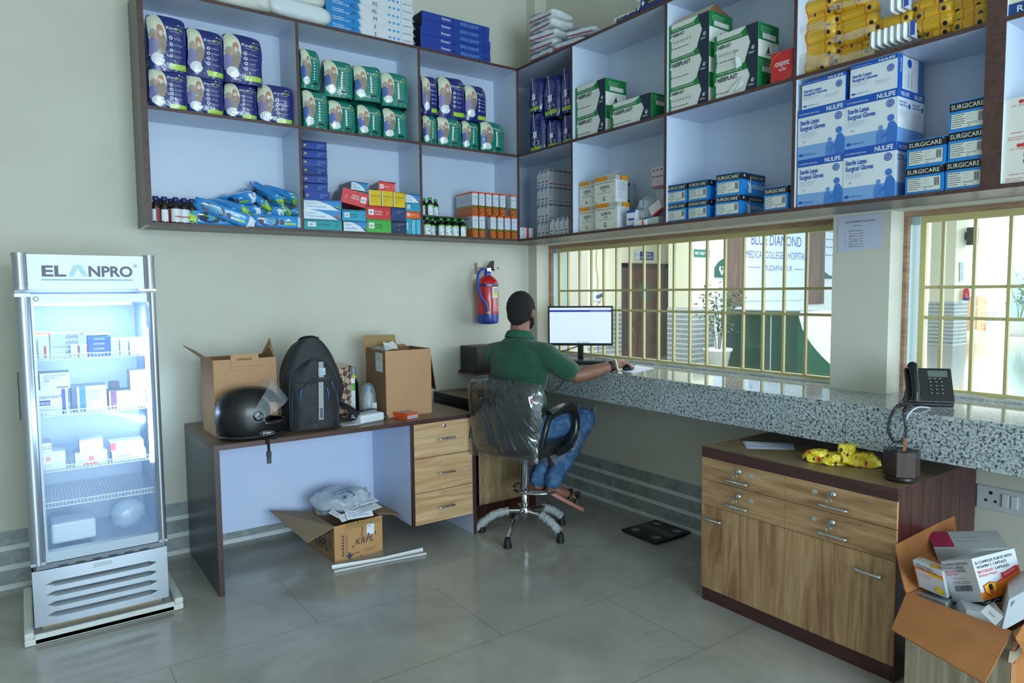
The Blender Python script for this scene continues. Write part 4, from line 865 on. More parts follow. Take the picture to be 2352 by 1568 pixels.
# sanitary pad packs
PB, PNV = C('2f8ed6', .3, coat=.5), C('1a2c48', .35, coat=.4)
PBg = NT(.28, .6); n = PBg.noise(PBg.tc, 26, 3); PBg.bump(n, .35, .01); PBm = PBg.col(PBg.ramp(n, [(.35, '2384cf'), (.65, '3a97de')]))
def padpack(seed, endc, L=.30, w=.074, th=.044, back_=False):
    o = empty('pad_pack'); m = MB(); b = bmesh.new(); bmesh.ops.create_cube(b, size=1); bmesh.ops.subdivide_edges(b, edges=b.edges[:], cuts=5, use_grid_fill=True)
    for v in b.verts: v.co = Vector((v.co.x*L, v.co.y*th, v.co.z*w))
    def fn(p):
        t = abs(p.x)/(L/2); q = p.copy(); e = max(0, t-.72)/.28; q.y *= (1-.6*e*e)*(1-.25*abs(p.z/(w/2))**4); q.z *= (1-.22*e*e); q += noise.noise_vector(p*24+Vector((seed*3, 0, 0)))*.0035; return q
    m.smooth = True; m.bm(b, PBm); m.smooth = False; b.free()
    for sgn in (-1, 1):
        F = Face(m, (-L/2*sgn, -th/2*sgn, -w/2), (sgn, 0, 0), (0, 0, 1), L, w)
        for k in range(12):
            x0, x1 = .12+.4*k/12, .12+.4*(k+1)/12; y = lambda x: .36*math.sqrt(max(.02, 1-abs((x-.32)/.2)**5)); F.poly([(x0, .5-y(x0)), (x1, .5-y(x1)), (x1, .5+y(x1)), (x0, .5+y(x0))], PNV, 2)
        F.text('Free', .22, .52, .22, LM, .11, 3, 5, sh=.2); F.text('Me', .36, .42, .22, LM, .1, 3, 5, sh=.2)
        F.poly([(.1, .62), (.16, .74), (.24, .7), (.2, .6)], WP, 5); F.circ(.57, .6, .03, C('6a4838'), 3, 8); F.poly([(.54, .3), (.62, .28), (.62, .56), (.55, .56)], C('5a3a70'), 3); F.rect(.62, .3, .85, .44, LM, 3); F.poly([(.64, .6), (.7, .75), (.76, .6)], WP, 3)
    for z in (-1, 1): m.box(-L/2*.9, L/2*.8, -.006, .006, z*w/2-.001, z*w/2+.001, WP)
    m.build('wrapper', o, fn=fn)
    m = MB(); b = bmesh.new(); bmesh.ops.create_cube(b, size=1); bmesh.ops.subdivide_edges(b, edges=b.edges[:], cuts=4, use_grid_fill=True)
    for v in b.verts: v.co = Vector((L/2*.80+(v.co.x+.5)*L*.12, v.co.y*th*(.86-.5*(v.co.x+.5)), v.co.z*w*(.86-.25*(v.co.x+.5))))
    m.smooth = True; m.bm(b, endc); b.free(); m.build('end_seal', o, fn=lambda p: p+noise.noise_vector(p*45+Vector((seed, 5, 0)))*.008); return o
LIMEF = C('a8d030', .25, coat=.7, bump=.4, bs=60); WF = C('dfe8f0', .3, coat=.5, bump=.4, bs=60)
pads = [  # tail px (u,v,Y), head px (u,v,Y) with the sealed end, head colour, roll, label
 ((445, 463, -.26), (583, 514, -.30), 'w', 10, 'diagonal in front, torn white end over the shelf edge'),
 ((560, 516, -.24), (436, 505, -.27), 'l', 5, 'flat at the lower left, lime end by the bottles'),
 ((575, 514, -.27), (695, 520, -.27), 'w', 0, 'flat at the lower right, lying on its printed side'),
 ((478, 468, -.12), (568, 488, -.25), 'l', 20, 'behind the diagonal one, lime end in the middle'),
 ((500, 466, -.06), (585, 452, -.22), 'w', 30, 'pointing right with a crumpled white end'),
 ((560, 440, -.06), (616, 476, -.27), 'l', 50, 'slanting down at the middle, lime end lowest'),
 ((576, 426, -.08), (648, 466, -.26), 'l', 40, 'topmost of the pile, striped side up'),
 ((600, 436, -.05), (683, 460, -.22), 'l', 40, 'upper right, lime end by the divider'),
 ((520, 486, -.10), (598, 486, -.22), 'w', 20, 'in the middle of the pile with a small torn end'),
 ((560, 492, -.12), (650, 490, -.26), 'w', 25, 'lower middle with a white fringe'),
 ((600, 478, -.10), (664, 486, -.25), 'l', 60, 'right of the middle, drooping lime end'),
 ((640, 500, -.10), (690, 488, -.24), 'l', 70, 'far right against the divider, lime end up')]
for i, (a, b, e, rl, nm) in enumerate(pads):
    pa, pb = P(a[0], a[1], 'y', a[2]), P(b[0], b[1], 'y', b[2]); d = (pb-pa); L = min(.33, max(.19, d.length)); d.normalize()
    o = padpack(i, LIMEF if e == 'l' else WF, L); c = (pa+pb)/2; c.z = max(c.z, ZB+.036+(0 if i in (1, 2) else .01))
    up = Vector((0, 0, 1)); sd = up.cross(d).normalized() if abs(d.z) < .95 else Vector((0, 1, 0)); up2 = d.cross(sd)
    M = Matrix((d, sd, up2)).transposed().to_4x4() @ Matrix.Rotation(R(rl), 4, 'X'); o.matrix_world = Matrix.Translation(c) @ M
    tag(o, 'blue sanitary pad pack, '+nm, 'sanitary pad pack', 'pile of blue pad packs')
# brace and belt boxes
def brace(w, h, d=.2, col='2f9ab0', style='lab', t1='', t2='', sidec='8e9498', dot=None, tc='1c4a58', up=False):
    mb, F = carton(w, d, h, C(col, .45), left=C(sidec, .5), right=C(sidec, .5)); f = F['front']; T = C(tc)
    if style == 'wave':
        f.rect(0, 0, 1, 1, C('dfe9f2')); f.poly([(.15, 1), (.4, .85), (.7, .5), (1, .05), (1, 1)], C('3f8ed2'), 2); f.poly([(.1, 1), (.3, .95), (.6, .7), (.9, .1), (1, 0), (1, .2), (.6, .85), (.35, 1)], C('a9cbe8'), 1)
        f.text('MEDEMOVE', .05, .55, .11, C('5b7a96'), .28, 0, 3); f.text(t1, .05, .22, .2, C('2a7ac0'), .52 if len(t1) > 9 else .4, 2, 3)
        if dot: f.circ(.88, .4, .045, C(dot), 4, 12)
    elif style == 'lab':
        ff = (lambda x: 1-x) if up else (lambda x: x)
        x0, x1 = (.72, .92) if up else (.09, .3); f.rect(x0, .3, x1, .72, WP, 2); f.barcode(x0+.04, .4, .12, .18, INK, 8); f.lines(x0+.02, .64, .15, 1, .1, INK, .06)
        f.text(t1, .5, .52 if t2 else .45, .15, T, .32, 4, 3, 'c', rot=R(180) if up else 0); f.text(t2, .5, .32 if not up else .7, .15, T, .28, 4, 3, 'c', rot=R(180) if up else 0); f.lines(.82 if not up else .12, .55, .1, 3, .1, T, .3, seed=3)
    elif style == 'yel':
        f.rect(0, 0, .05, 1, WP); f.text('LEG TRACTION', .5, .6, .09, INK, .75, 2, 3, 'c'); f.lines(.2, .5, .6, 3, .06, C('8a7420'), .3); f.lines(.15, .3, .2, 1, .1, INK, .3)
    elif style == 'nav':
        f.text('COMPRESSION', .38, .72, .07, C('aab4c8'), .5); f.text('HOSE', .38, .6, .07, C('aab4c8'), .22); f.circ(.5, .28, .08, BLACK, 2, 12); f.text(t1, .5, .24, .09, WP, None, 2, 4, 'c'); f.lines(.08, .7, .22, 2, .12, C('8a96b0'), .3)
    elif style == 'belt':
        f.circ(.11, .45, .045, C('e0cf60'), 2, 14); f.text(t1, .11, .32, .22, INK, .03, 4, 4, 'c'); f.text('ABDOMINAL', .60, .52, .2, C('6aa8dc'), .32, 4); f.text('BELT', .60, .22, .2, C('6aa8dc'), .15, 4)
    return mb
zz_ = ZB; Gb = 'navy belt boxes stacked at the left divider'
z = leftbox(brace, 699, 785, 511, ZB, -.292, 'teal belt box with its flap hanging open at the bottom left of the middle cell', 'brace and belt boxes', col='2a9aa4', t1='LS Belt Contoured', flap=('3d8e98', 1), h=.062)
z = leftbox(brace, 698, 783, 490, z, -.292, 'lower white belt box with a blue wave and an orange dot', 'brace and belt boxes', style='wave', t1='LS Belt Contoured', dot='d8603a', h=.056)
z = leftbox(brace, 698, 784, 466, z, -.29, 'upper white belt box with a blue wave and a green dot', 'brace and belt boxes', style='wave', t1='LS Belt Contoured', dot='6ab04a', flap=('4a86b8', 1), h=.058)
for i in range(7):
    z = leftbox(brace, 696+(i == 0)*2, 752+(i == 0)*5, 400, z, -.285-.004*(i % 2), 'navy belt box in the tall stack, '+['lowest, widest', 'second from the bottom', 'third from the bottom', 'middle', 'third from the top', 'second from the top', 'topmost'][i], Gb, col='22409a' if i != 3 else '1d3684', style='belt', t1='MMMMLLL'[i], sidec='23345f', h=.0475, flap=('1c2a5c' if i != 2 else '6a5a48', 1) if i in (1, 2, 4, 6, 5) else None, rz=R((0, 1, -1, 2, -2, 1, 0)[i]))
BB = 'brace and belt boxes'
z = leftbox(brace, 789, 843, 506, ZB, -.29, 'low white brace box with a blue wave between the belt stack and the green box', BB, style='wave', t1='Clavicle Brace', dot='d8603a', h=.064, flap=('3c6a98', 1))
z = leftbox(brace, 786, 840, 482, z, -.288, 'light teal clavicle brace box below the tilted red box', BB, col='3aa6c4', t1='Clavicle Brace', t2='Ottopol', h=.066, flap=('4a98ac', 1))
leftbox(brace, 782, 841, 440, z+.030, -.275, 'tilted red shoulder immobiliser box printed upside down', BB, col='d8383e', t1='Shoulder', t2='Immobilizer', tc='f4e8e8', up=True, h=.088, rz=R(-6), tilt=R(12))
z = leftbox(brace, 842, 898, 506, ZB, -.296, 'green shoulder immobiliser box on the shelf board', BB, col='4fb04a', t1='Elastic Shoulder', t2='Immobilizer', h=.082, flap=('6cb860', 0))
z2 = leftbox(brace, 841, 897, 476, z, -.296, 'red shoulder immobiliser box on the green one', BB, col='d8383e', t1='Elastic Shoulder', t2='Immobilizer', tc='f4e8e8', h=.081, flap=('c8484a', 0))
zn = leftbox(brace, 899, 932, 507, ZB, -.296, 'lower navy compression hose box with its flap open', BB, col='22345c', style='nav', t1='XL', h=.078, flap=('1a2440', 0), d=.12)
zn2 = leftbox(brace, 899, 931, 478, zn, -.296, 'upper navy compression hose box under the yellow boxes', BB, col='24407a', style='nav', t1='L', h=.080, d=.12)
for i in range(3): leftbox(brace, (848, 877, 904)[i], (875, 902, 930)[i], 445, z2+.001, -.29, 'yellow leg traction box, '+['left of three', 'middle of three', 'right of three, flap lifted'][i], 'yellow leg traction boxes', col='e6c21c', style='yel', sidec='c8ccc8', h=.094, d=.2, flap=('d8b860', -1) if i == 2 else None)
leftbox(brace, 870, 906, 420, z2+.097, -.27, 'small red knee cap box on top of the yellow boxes', BB, col='e0403e', t1='Knee Cap', tc='f4e8e8', h=.058, flap=('d84848', -2), rz=R(-8))
leftbox(brace, 812, 847, 436, z+.128, -.25, 'small tilted teal brace box on the tilted red one', BB, col='2fa09c', t1='Ankle Binder', h=.04, tilt=R(12), rz=R(-6), flap=('3a8a90', 0))
leftbox(brace, 806, 843, 420, z+.175, -.235, 'topmost white brace box with a blue wave and a green dot', BB, style='wave', t1='Ankle Binder', dot='6ab04a', h=.05, tilt=R(4), flap=('2a66b0', 0))
leftbox(brace, 933, 945, 500, ZB, -.292, 'upright teal box at the right of the middle cell', BB, col='35a2be', t1='', h=.098, d=.15)
leftbox(brace, 946, 954, 500, ZB, -.288, 'thin upright pale teal box next to the upright teal one', BB, col='6cc0d4', t1='', h=.096, d=.15)
m, F = carton(.04, .055, .095, C('5cc0e6', .35)); pp = P(967, 500, 'y', -.33); put(m, 'carton', (P(965, 530, 'y', -.31)[0], -.306, ZB), R(12), 'plain sky blue carton leaning at the divider edge', 'box').location.y = -.301
z = ZB+.1
z = leftbox(brace, 932, 963, 482, z, -.294, 'orange ankle support box above the upright teal boxes', BB, col='ee6a2c', t1='Ankle', tc='fff0e6', h=.045, flap=('e87038', 0))
z = leftbox(brace, 932, 964, 461, z, -.294, 'small teal knee cap box under the white one', BB, col='35a4c8', t1='Knee Cap', h=.053, flap=('2f8ea8', 0))
z = leftbox(brace, 931, 964, 440, z, -.294, 'small white knee cap box with a blue wave at the divider', BB, style='wave', t1='Knee Cap', dot='e8603a', h=.054, flap=('3a78b0', 0))
# green-capped bottles on and under a small tray
GCAP = C('3f9a3c', .35); LG = C('8cc152', .5); wl = C('dbe6ee', .5)
pg = syrup(GCAP, C('141a18', .08, coat=.5), [(.04, .52, wl, 185, 355), (.52, .60, LG, 185, 355), (.0, .04, LG, 185, 355), (.18, .3, C('3a8a4a'), 275, 297), (.42, .46, C('2a3a7a'), 258, 290), (.14, .19, C('c83038'), 215, 232)], h=.118, r=.0235)
for i, (u, yf, up, nm) in enumerate([(981, -.272, 0, 'lower front row, leftmost'), (1013, -.268, 0, 'lower front row, second'), (1029.5, -.272, 0, 'lower front row, third'), (1045.5, -.272, 0, 'lower front row, fourth'), (1062.5, -.275, 0, 'lower front row, rightmost'),
        (993, -.215, 0, 'lower back row, leftmost'), (1006, -.19, 0, 'lower back row, second'), (1023, -.205, 0, 'lower back row, third'), (1038, -.205, 0, 'lower back row, fourth'), (1055, -.205, 0, 'lower back row, rightmost'), (974, -.21, 1, 'on the tray, left'), (988, -.265, 1, 'on the tray, middle'), (1001, -.20, 1, 'on the tray, right')]):
    o = pg if i == 0 else copy_thing(pg); o.location = (P(u, 510, 'y', yf)[0], yf, ZB+(.1275 if up else 0)); o.rotation_euler = (0, 0, R((i*29) % 40-15)); tag(o, 'green-capped syrup bottle, '+nm, 'bottle', 'green-capped syrup bottles')
a = P(969, 495, 'y', -.29)[0]; b = P(1078, 500, 'y', -.29)[0]; m = MB(); m.box(a+.012, b, -.30, -.09, ZB+.1185, ZB+.1265, C('4a4a44', .6, var=.2, bs=40)); tag(m.build('tray_board'), 'thin dark board lying across the lower green-capped bottles', 'board')
# digestive syrup cartons with fruit pattern
t = NT(.4); vv = t.n('TexVoronoi', feature='F1'); vv.inputs['Scale'].default_value = 85; vv.inputs['Randomness'].default_value = .55; t.l(t.tc, vv.inputs[0])
sx = t.n('SeparateXYZ'); t.l(t.tc, sx.inputs[0]); fr = t.ramp(vv.outputs['Distance'], [(.0, 'f2a868'), (.3, 'e0703a'), (.55, 'b8581e'), (.75, '5a5a1e')]); gn = t.ramp(vv.outputs['Distance'], [(.0, 'e8d070'), (.35, 'a8982e'), (.6, '3a4a1a')])
FRUIT = t.col(t.mix(t.ramp(sx.outputs[2], [(.038, '000000'), (.056, 'ffffff')]), fr, gn)); OB = C('ee5a26', .4)
def anzy():
    w, h, d = .0425, .152, .042; mb = MB(); mb.box(-w/2, w/2, 0, d, 0, .062, FRUIT); mb.box(-w/2, w/2, 0, d, .062, h-.011, C('d9e0ee', .4), left=C('c8ccd4', .4)); mb.box(-w/2, w/2, 0, d, h-.011, h, OB)
    f = facef(mb, (-w/2, w/2, 0, d, 0, h), 'front'); f.text('AnZyme', .5, .735, .035, C('1c2448'), .72, 8, 3, 'c'); f.lines(.12, .83, .76, 1, .1, C('6a7488'), .12, rag=.05); f.lines(.28, .64, .44, 1, .1, C('4a5468'), .14, rag=.05); f.lines(.2, .57, .6, 4, .035, C('8a94a8'), .3); f.text('200ml', .78, .945, .02, WP, .16)
    facef(mb, (-w/2, w/2, 0, d, 0, h), 'left').lines(.15, .8, .7, 6, .05, C('9a9fa8'), .2); return mb
xs = [(1085, 0), (1101, 0), (1117, 0), (1133, 0), (1149, 0), (1172, 1)]; pa = None
Ga = 'fruit-patterned syrup cartons'
def aplace(u, yf, z, nm):
    global pa
    x = P(u, 500, 'y', yf)[0]+.021
    if pa is None: pa = put(anzy(), 'syrup_carton', (0, 0, 0), 0, '', 'box', Ga); o = pa
    else: o = copy_thing(pa)
    o.location = (x, yf, z); o['label'] = 'fruit-patterned syrup carton, '+nm; return o
for i in range(5): aplace(1085.5+16*i, -.295, ZB+.1535, 'upper front row, '+['leftmost', 'second', 'third', 'fourth', 'fifth'][i])
aplace(1174.5, -.292, ZB+.1535, 'upper row beside the corner')
for i, u in enumerate((1085.5, 1101.5, 1127, 1144, 1160, 1176)): aplace(u, -.295 if i < 2 else -.300, ZB, 'lower front row, '+['leftmost', 'second', 'third', 'fourth', 'fifth', 'at the corner'][i])
x0 = P(1085.5, 500, 'y', -.295)[0]+.021
for r in range(1, 5):
    for lv in range(2):
        if lv == 0 and r > 3: continue
        o = copy_thing(pa); o.location = (x0, -.295+.0435*r, ZB+.1535*lv); o['label'] = 'fruit-patterned syrup carton in the %s layer, %s behind the left front one' % (['lower', 'upper'][lv], ['', 'first', 'second', 'third', 'fourth'][r])
# ---- on top of the shelves
KB = C('2584c8', .4); KW = C('d8dde2', .5)
def knee(w, h, d=.2, size='S'):
    mb, F = carton(w, d, h, KW, left=KB); f = F['front']; f.poly([(0, 0), (.38, 0), (.345, 1), (0, 1)], KB, 2); f.poly([(.38, 0), (.40, 0), (.365, 1), (.345, 1)], C('b9c2ca'), 2)
    f.text('Knee Brace', .07, .56, .2, WP, .12, 4, 3); f.text('Immobilizer Long', .07, .3, .2, WP, .18, 4, 3); f.lines(.07, .14, .1, 1, .1, WP, .3)
    f.text(size, .29, .25, .5, INK, None, 0, 4, 'c', sh=.2); f.text(size, .54, .22, .55, INK, None, 0, 4, 'c', sh=.15)
    for i in range(3): f.circ(.715+i*.052, .5, .014, C('3a9ae0'), 3, 10); f.rect(.69+i*.052, .35, .692+i*.052, .65, C('8a949c'), 3)
    f.rect(.855, 0, .859, 1, C('5aa8dc'), 3); f.text('MEDEMOVE', .88, .38, .2, C('4a545c'), .10, 0, 3); return mb
z = ZT; hs = .0445
for i in range(7):
    sz = ['S', 'S', 'M', 'XL', 'XL', 'XL', 'L'][i]; a, b, _ = back(751, (949, 949, 949, 948, 950, 949, 948)[i], 80, -.292); mb = knee(b-a, hs, .2, sz)
    o = put(mb, 'carton', ((a+b)/2, -.292+.003*(i % 2), z), 0, 'white and blue knee brace box, %s of its stack, marked %s' % (['bottom', 'second', 'third', 'fourth', 'fifth', 'sixth', 'top'][i], sz), 'box', 'knee brace boxes on the shelf top', bevel=.001)
    if i in (0, 1, 2, 3): m = MB(); w = b-a; m.add([(w/2, .0, hs*.9), (w/2+.022, .01, hs*.5), (w/2+.02, .09, hs*.4), (w/2, .1, hs*.9)], [(0, 1, 2, 3)], C('c8ccd0', .5)); m.build('loose_flap', o)
    z += hs
CBL = C('23409a', .4)
def collar(w, h, d=.2, s='L'):
    mb, F = carton(w, d, h, CBL, left=C('141c38', .5)); f = F['front']; f.text('Romsons', .28, .45, .36, WP, .125, 6, 3, sh=.2); f.lines(.285, .3, .11, 1, .1, C('9fb4e0'), .12, rag=0); f.text('CERVICAL COLLAR SOFT', .55, .3, .42, C('74b4ec'), .28, 4); f.text(s, .44, .2, .55, C('0e1636'), None, 0, 3, sh=.2); f.text(s, .9, .2, .55, C('0e1636'), None, 0, 3, sh=.2); return mb
z = ZT
for i in range(5):
    s = 'MMLLL'[i]; a, b, _ = back(966+(i > 2)*4, 1126-(i > 2)*2, 80, -.29); h = .047; put(collar(b-a, h, .2, s), 'carton', ((a+b)/2, -.29+.004*(i % 2), z), 0, 'dark blue cervical collar box, %s of the stack' % ['bottom', 'second from the bottom', 'middle', 'second from the top', 'top'][i], 'box', 'cervical collar boxes', bevel=.001); z += h
# wrapped cotton pads, left of the knee braces
def bag(name, c, size, rot, label, mat, seed, wrap=None, cat='pack', group=None, flat=5):
    o = empty(name, c, 0, label, cat, group, rot=rot); m = MB(); b = bmesh.new(); bmesh.ops.create_cube(b, size=1); bmesh.ops.subdivide_edges(b, edges=b.edges[:], cuts=7, use_grid_fill=True)
    sx, sy, sz = size
    def sh(p):
        u, q, t = p.x*2, p.y*2, p.z*2; k = (1-.16*abs(u)**flat)*(1-.16*abs(q)**flat); v = Vector((p.x*sx*(1-.1*abs(t)**3), p.y*sy*(1-.1*abs(t)**3), p.z*sz*k)); return v+noise.noise_vector(v*16+Vector((seed*2.3, 0, 0)))*.010
    for v in b.verts: v.co = sh(v.co)
    m.smooth = True; m.bm(b, mat); b.free(); m.build('cotton_bundle', o)
    if wrap:
        m = MB(); b = bmesh.new(); bmesh.ops.create_cube(b, size=1); bmesh.ops.subdivide_edges(b, edges=b.edges[:], cuts=7, use_grid_fill=True)
        for v in b.verts: p = sh(v.co*1.05); v.co = p+noise.noise_vector(p*35)*.008
        m.smooth = True; m.bm(b, wrap); b.free(); m.build('clear_wrap', o)
    return o
CTN = C('dcdad0', .8, bump=.3, bs=30); CTN2 = C('e2e8ec', .8, bump=.3, bs=30); WRAP = C('dfe4e8', .08, alpha=.16, coat=.7, bump=.5, bs=25)
bag('pad_bundle', P(680, 22, 'y', -.22)+Vector((0, 0, .0)), (.34, .2, .10), (0, R(2), 0), 'lower white wrapped pad bundle beside the knee brace boxes', CTN2, 3, WRAP, 'cotton pack').location.z = ZT+.055
bag('pad_bundle', P(660, -8, 'y', -.20), (.36, .2, .09), (0, R(2), 0), 'upper cream wrapped pad bundle at the top edge of the photo', CTN, 5, WRAP, 'cotton pack').location.z = ZT+.15
bag('pad_bundle', P(560, 2, 'y', -.20), (.34, .2, .10), (0, R(-3), 0), 'cream pad bundle in a loose bag at the left on the shelf top', CTN, 8, WRAP, 'cotton pack').location.z = ZT+.06
tag(sheet('film_wrap', [P(590, 14, 'y', -.30), P(668, 42, 'y', -.30), P(650, 5, 'y', -.27), P(585, -5, 'y', -.27)], HAZE, seed=9, disp=.012), 'loose end of clear film between the white bundles on the shelf top', 'plastic film')
# flat cotton packs above the corner
PRN, PRR = C('2c3a86', .5), C('b83048', .5)
def cotton_flat(c, sx, sy, sz, rz, label, seed):
    o = bag('cotton_pack', c, (sx, sy, sz), (0, 0, rz), label, CTN2, seed, C('e4e8ea', .12, alpha=.3, coat=.6, bump=.5, bs=30), 'cotton pack', 'flat cotton packs above the corner', 8)
    m = MB(); f = Face(m, (-sx/2, -sy/2-.006, -sz*.45), (1, 0, 0), (0, 0, 1), sx, sz*.9); f.rect(.05, .0, .95, .12, PRR); f.rect(.05, .86, .5, .95, PRN); f.rect(.05, .16, .95, .24, PRN); m.build('printed_strip', o); return o
for i in range(5):
    p = P(1262, 118-23*i, 'x', -.2); cotton_flat(Vector((-.19, -.545-.006*(i % 2), ZT+.033+i*.062)), .235, .19, .052, R(-90+(i % 3)*6), 'flat white cotton pack, %s of the corner stack' % ['bottom', 'second from the bottom', 'middle', 'second from the top', 'top'][i], 20+i)
cotton_flat(Vector((-.18, -.80, ZT+.033)), .24, .19, .052, R(-78), 'lower flat cotton pack leaning to the right of the corner stack', 31); cotton_flat(Vector((-.15, -.86, ZT+.092)), .22, .18, .045, R(-70), 'upper flat cotton pack to the right of the corner stack', 32)
# baby diaper packs
BT = C('20307c', .3, coat=.5, bump=.2, bs=20)
def bumtum(w, h, d=.2):
    mb, F = carton(w, d, h, BT); f = F['front']; f.rect(0, .66, 1, .76, WP); f.text('BUMTUM', .38, .38, .18, WP, .3, 8, sh=.2); f.rect(.38, .28, .56, .33, C('a8a030'), 2); f.circ(.1, .28, .045, WP, 2, 6); f.circ(.25, .36, .045, WP, 2, 4); f.circ(.8, .5, .06, C('d8c8b0'), 2, 8); return mb
a = P(1456, 30, 'x', -.29)[1]; b = P(1535, 10, 'x', -.29)[1]
put(bumtum(a-b+.05, .135), 'diaper_pack', (-.29, (a+b)/2-.02, ZT), RZR, 'navy baby diaper pack with white lettering on the right shelf top', 'diaper pack', fn=soft_fn(a-b+.05, .2, .135, 4))
a = P(1400, 60, 'x', -.29)[1]; b = P(1452, 32, 'x', -.29)[1]
put(bumtum(a-b, .075), 'diaper_pack', (-.288, (a+b)/2, ZT), RZR, 'flatter navy diaper pack left of the lettered one', 'diaper pack', fn=soft_fn(a-b, .2, .075, 6))
# ================================================================ GLASS-DOOR FRIDGE
FX0, FX1, FY, FZ, FB = -3.1812, -2.6577, -.7423, 1.6592, .0603
FYB = -.20; SIL = C('aab2bc', .32, .75); SILD = C('8d959e', .35, .7); LIN = C('cfe2f8', .4); FW_ = C('e6ebf0', .35)
def fz(u, v): return P(u, v, 'y', FY)[2]
fr = empty('display_fridge', ((FX0+FX1)/2, FY, FB), label='tall silver glass-door display fridge glowing blue inside, beside the desk', cat='fridge')
INVF = Matrix.Translation(-fr.location)
def fp(name, fn, par=None, bev=0):
    m = MB(); fn(m); o = m.build(name, par or fr, bevel=bev)
    if not par: o.matrix_parent_inverse = INVF
    return o
zh = fz(40, 664); zd = fz(45, 674); zgb = fz(70, 1300); zg1, zg0 = fz(62, 697), fz(94, 1272); za0 = fz(80, 1312)
xi0, xi1 = FX0+.058, FX1-.036
def cab(m):
    w = .03; m.box(FX0+.004, FX0+w, FY+.07, FYB, FB, FZ-.01, FW_, right=LIN); m.box(FX1-w, FX1-.004, FY+.07, FYB, FB, FZ-.01, FW_, left=LIN)
    m.box(FX0+.004, FX1-.004, FYB-.02, FYB, FB, FZ-.01, FW_, front=LIN); m.box(FX0+w, FX1-w, FY+.07, FYB-.02, zh-.012, FZ-.01, FW_, bot=LIN); m.box(FX0+w, FX1-w, FY+.07, FYB-.02, FB, zg0-.03, LIN)
fp('cabinet_body', cab)
def post(m, z0, z1, x0, x1, mat=SIL):
    n = 10; r = (x1-x0); k = m.add([(x0+r*i/n, FY-.022*math.sin(math.pi*i/n)**.6, z) for z in (z0, z1) for i in range(n+1)], [], mat)
    m.smooth = True; m.add([(x0+r*i/n, FY-.022*math.sin(math.pi*i/n)**.6, z) for z in (z0, z1) for i in range(n+1)], [(i, i+1, n+2+i, n+1+i) for i in range(n)], mat); m.smooth = False
    for z in (z0, z1): m.add([(x0+r*i/n, FY-.022*math.sin(math.pi*i/n)**.6, z) for i in range(n+1)]+[(x1, FY+.03, z), (x0, FY+.03, z)], [tuple(range(n+3))], mat)
    m.box(x0, x1, FY, FY+.07, z0, z1, mat)
def header(m):
    post(m, zh, FZ, FX0, FX0+.05); post(m, zh, FZ, FX1-.045, FX1); m.box(FX0+.05, FX1-.045, FY-.004, FY+.07, zh, FZ-.004, FW_)
    for z in (zh-.002, FZ-.012): post(m, z, z+.013, FX0-.002, FX0+.052); post(m, z, z+.013, FX1-.047, FX1+.002)
hd = fp('header', header)
SIGN = NT(.3); SIGN.b.inputs['Emission Color'].default_value = rgb('dbe8f4'); SIGN.b.inputs['Emission Strength'].default_value = .18; SIGN = SIGN.col(SIGN.n('RGB').outputs[0]); SIGN.node_tree.nodes['RGB'].outputs[0].default_value = rgb('c3ccd4')
def sign(m):
    b = (FX0+.056, FX1-.05, FY-.006, FY-.004, zh+.012, FZ-.012); m.box(*b, SIGN); f = facef(m, b, 'front'); dk = C('3c3f5c', .4); 
    f.text('EL', .105, .34, .36, dk, .205, 30); f.text('NPRO', .505, .34, .36, dk, .40, 30); lc = C('a8d4dc', .4); f.poly([(.325, .33), (.372, .33), (.412, .62), (.412, .72), (.378, .72)], lc, 3); f.poly([(.452, .33), (.50, .33), (.446, .72), (.412, .72), (.412, .62)], lc, 3)
    f.rect(.10, .20, .905, .235, C('4a9ad0', .4), 2); f.ring(.935, .72, .018, .003, dk, 3, 14); f.text('R', .935, .69, .06, dk, .014, 2, 3, 'c')
fp('sign_panel', sign, hd)
dr = fp('door', lambda m: (post(m, zgb, zd, FX0+.002, FX0+.056), post(m, zgb, zd, FX1-.036, FX1-.001), m.box(FX0+.056, xi1, FY-.002, FY+.04, zg1, zd-.003, FW_), m.box(FX0+.056, xi1, FY-.002, FY+.04, zgb, zg0, C('b9c6d4', .3)),
    m.box(FX0+.056, FX0+.066, FY-.003, FY+.03, zg0, zg1, SILD), m.box(FX0+.002, FX0+.056, FY-.02, FY, zgb, zgb+.012, SILD), m.box(xi1, FX1, FY-.02, FY, zgb, zgb+.012, SILD), m.box(FX0+.002, FX0+.056, FY-.022, FY, zd-.014, zd, SILD)))
FGL = C('dff0ff', .02, alpha=.10, spec=.7)
fp('glass_pane', lambda m: m.poly([(FX0+.066, FY+.004, zg0), (xi1, FY+.004, zg0), (xi1, FY+.004, zg1), (FX0+.066, FY+.004, zg1)], FGL), dr)
fp('door_handle', lambda m: m.rbox(FX0-.004, FX0+.006, FY+.004, FY+.02, fz(45, 965), fz(42, 855), C('20262e', .4), .003), dr)
def hinge(m):
    m.box(FX1-.07, FX1, FY-.01, FY+.02, zh-.008, zh-.002, CHROME)
    m.lathe([(.006, -.012), (.006, 0)], CHROME, 10, Matrix.Translation((FX1-.012, FY, zgb)))
fp('hinge', hinge)
fp('badge', lambda m: (m.lathe([(.0, .001), (.0095, .001), (.0095, 0)], WP, 20, Matrix.Translation((P(82, 686, 'y', FY)[0], FY-.002, P(82, 686, 'y', FY)[2])) @ Matrix.Rotation(R(90), 4, 'X')), m.tube([(P(82, 686, 'y', FY)[0]+.0095*math.cos(R(a)), FY-.003, P(82, 686, 'y', FY)[2]+.0095*math.sin(R(a))) for a in range(0, 361, 20)], .0008, C('803040'), 6)), dr)
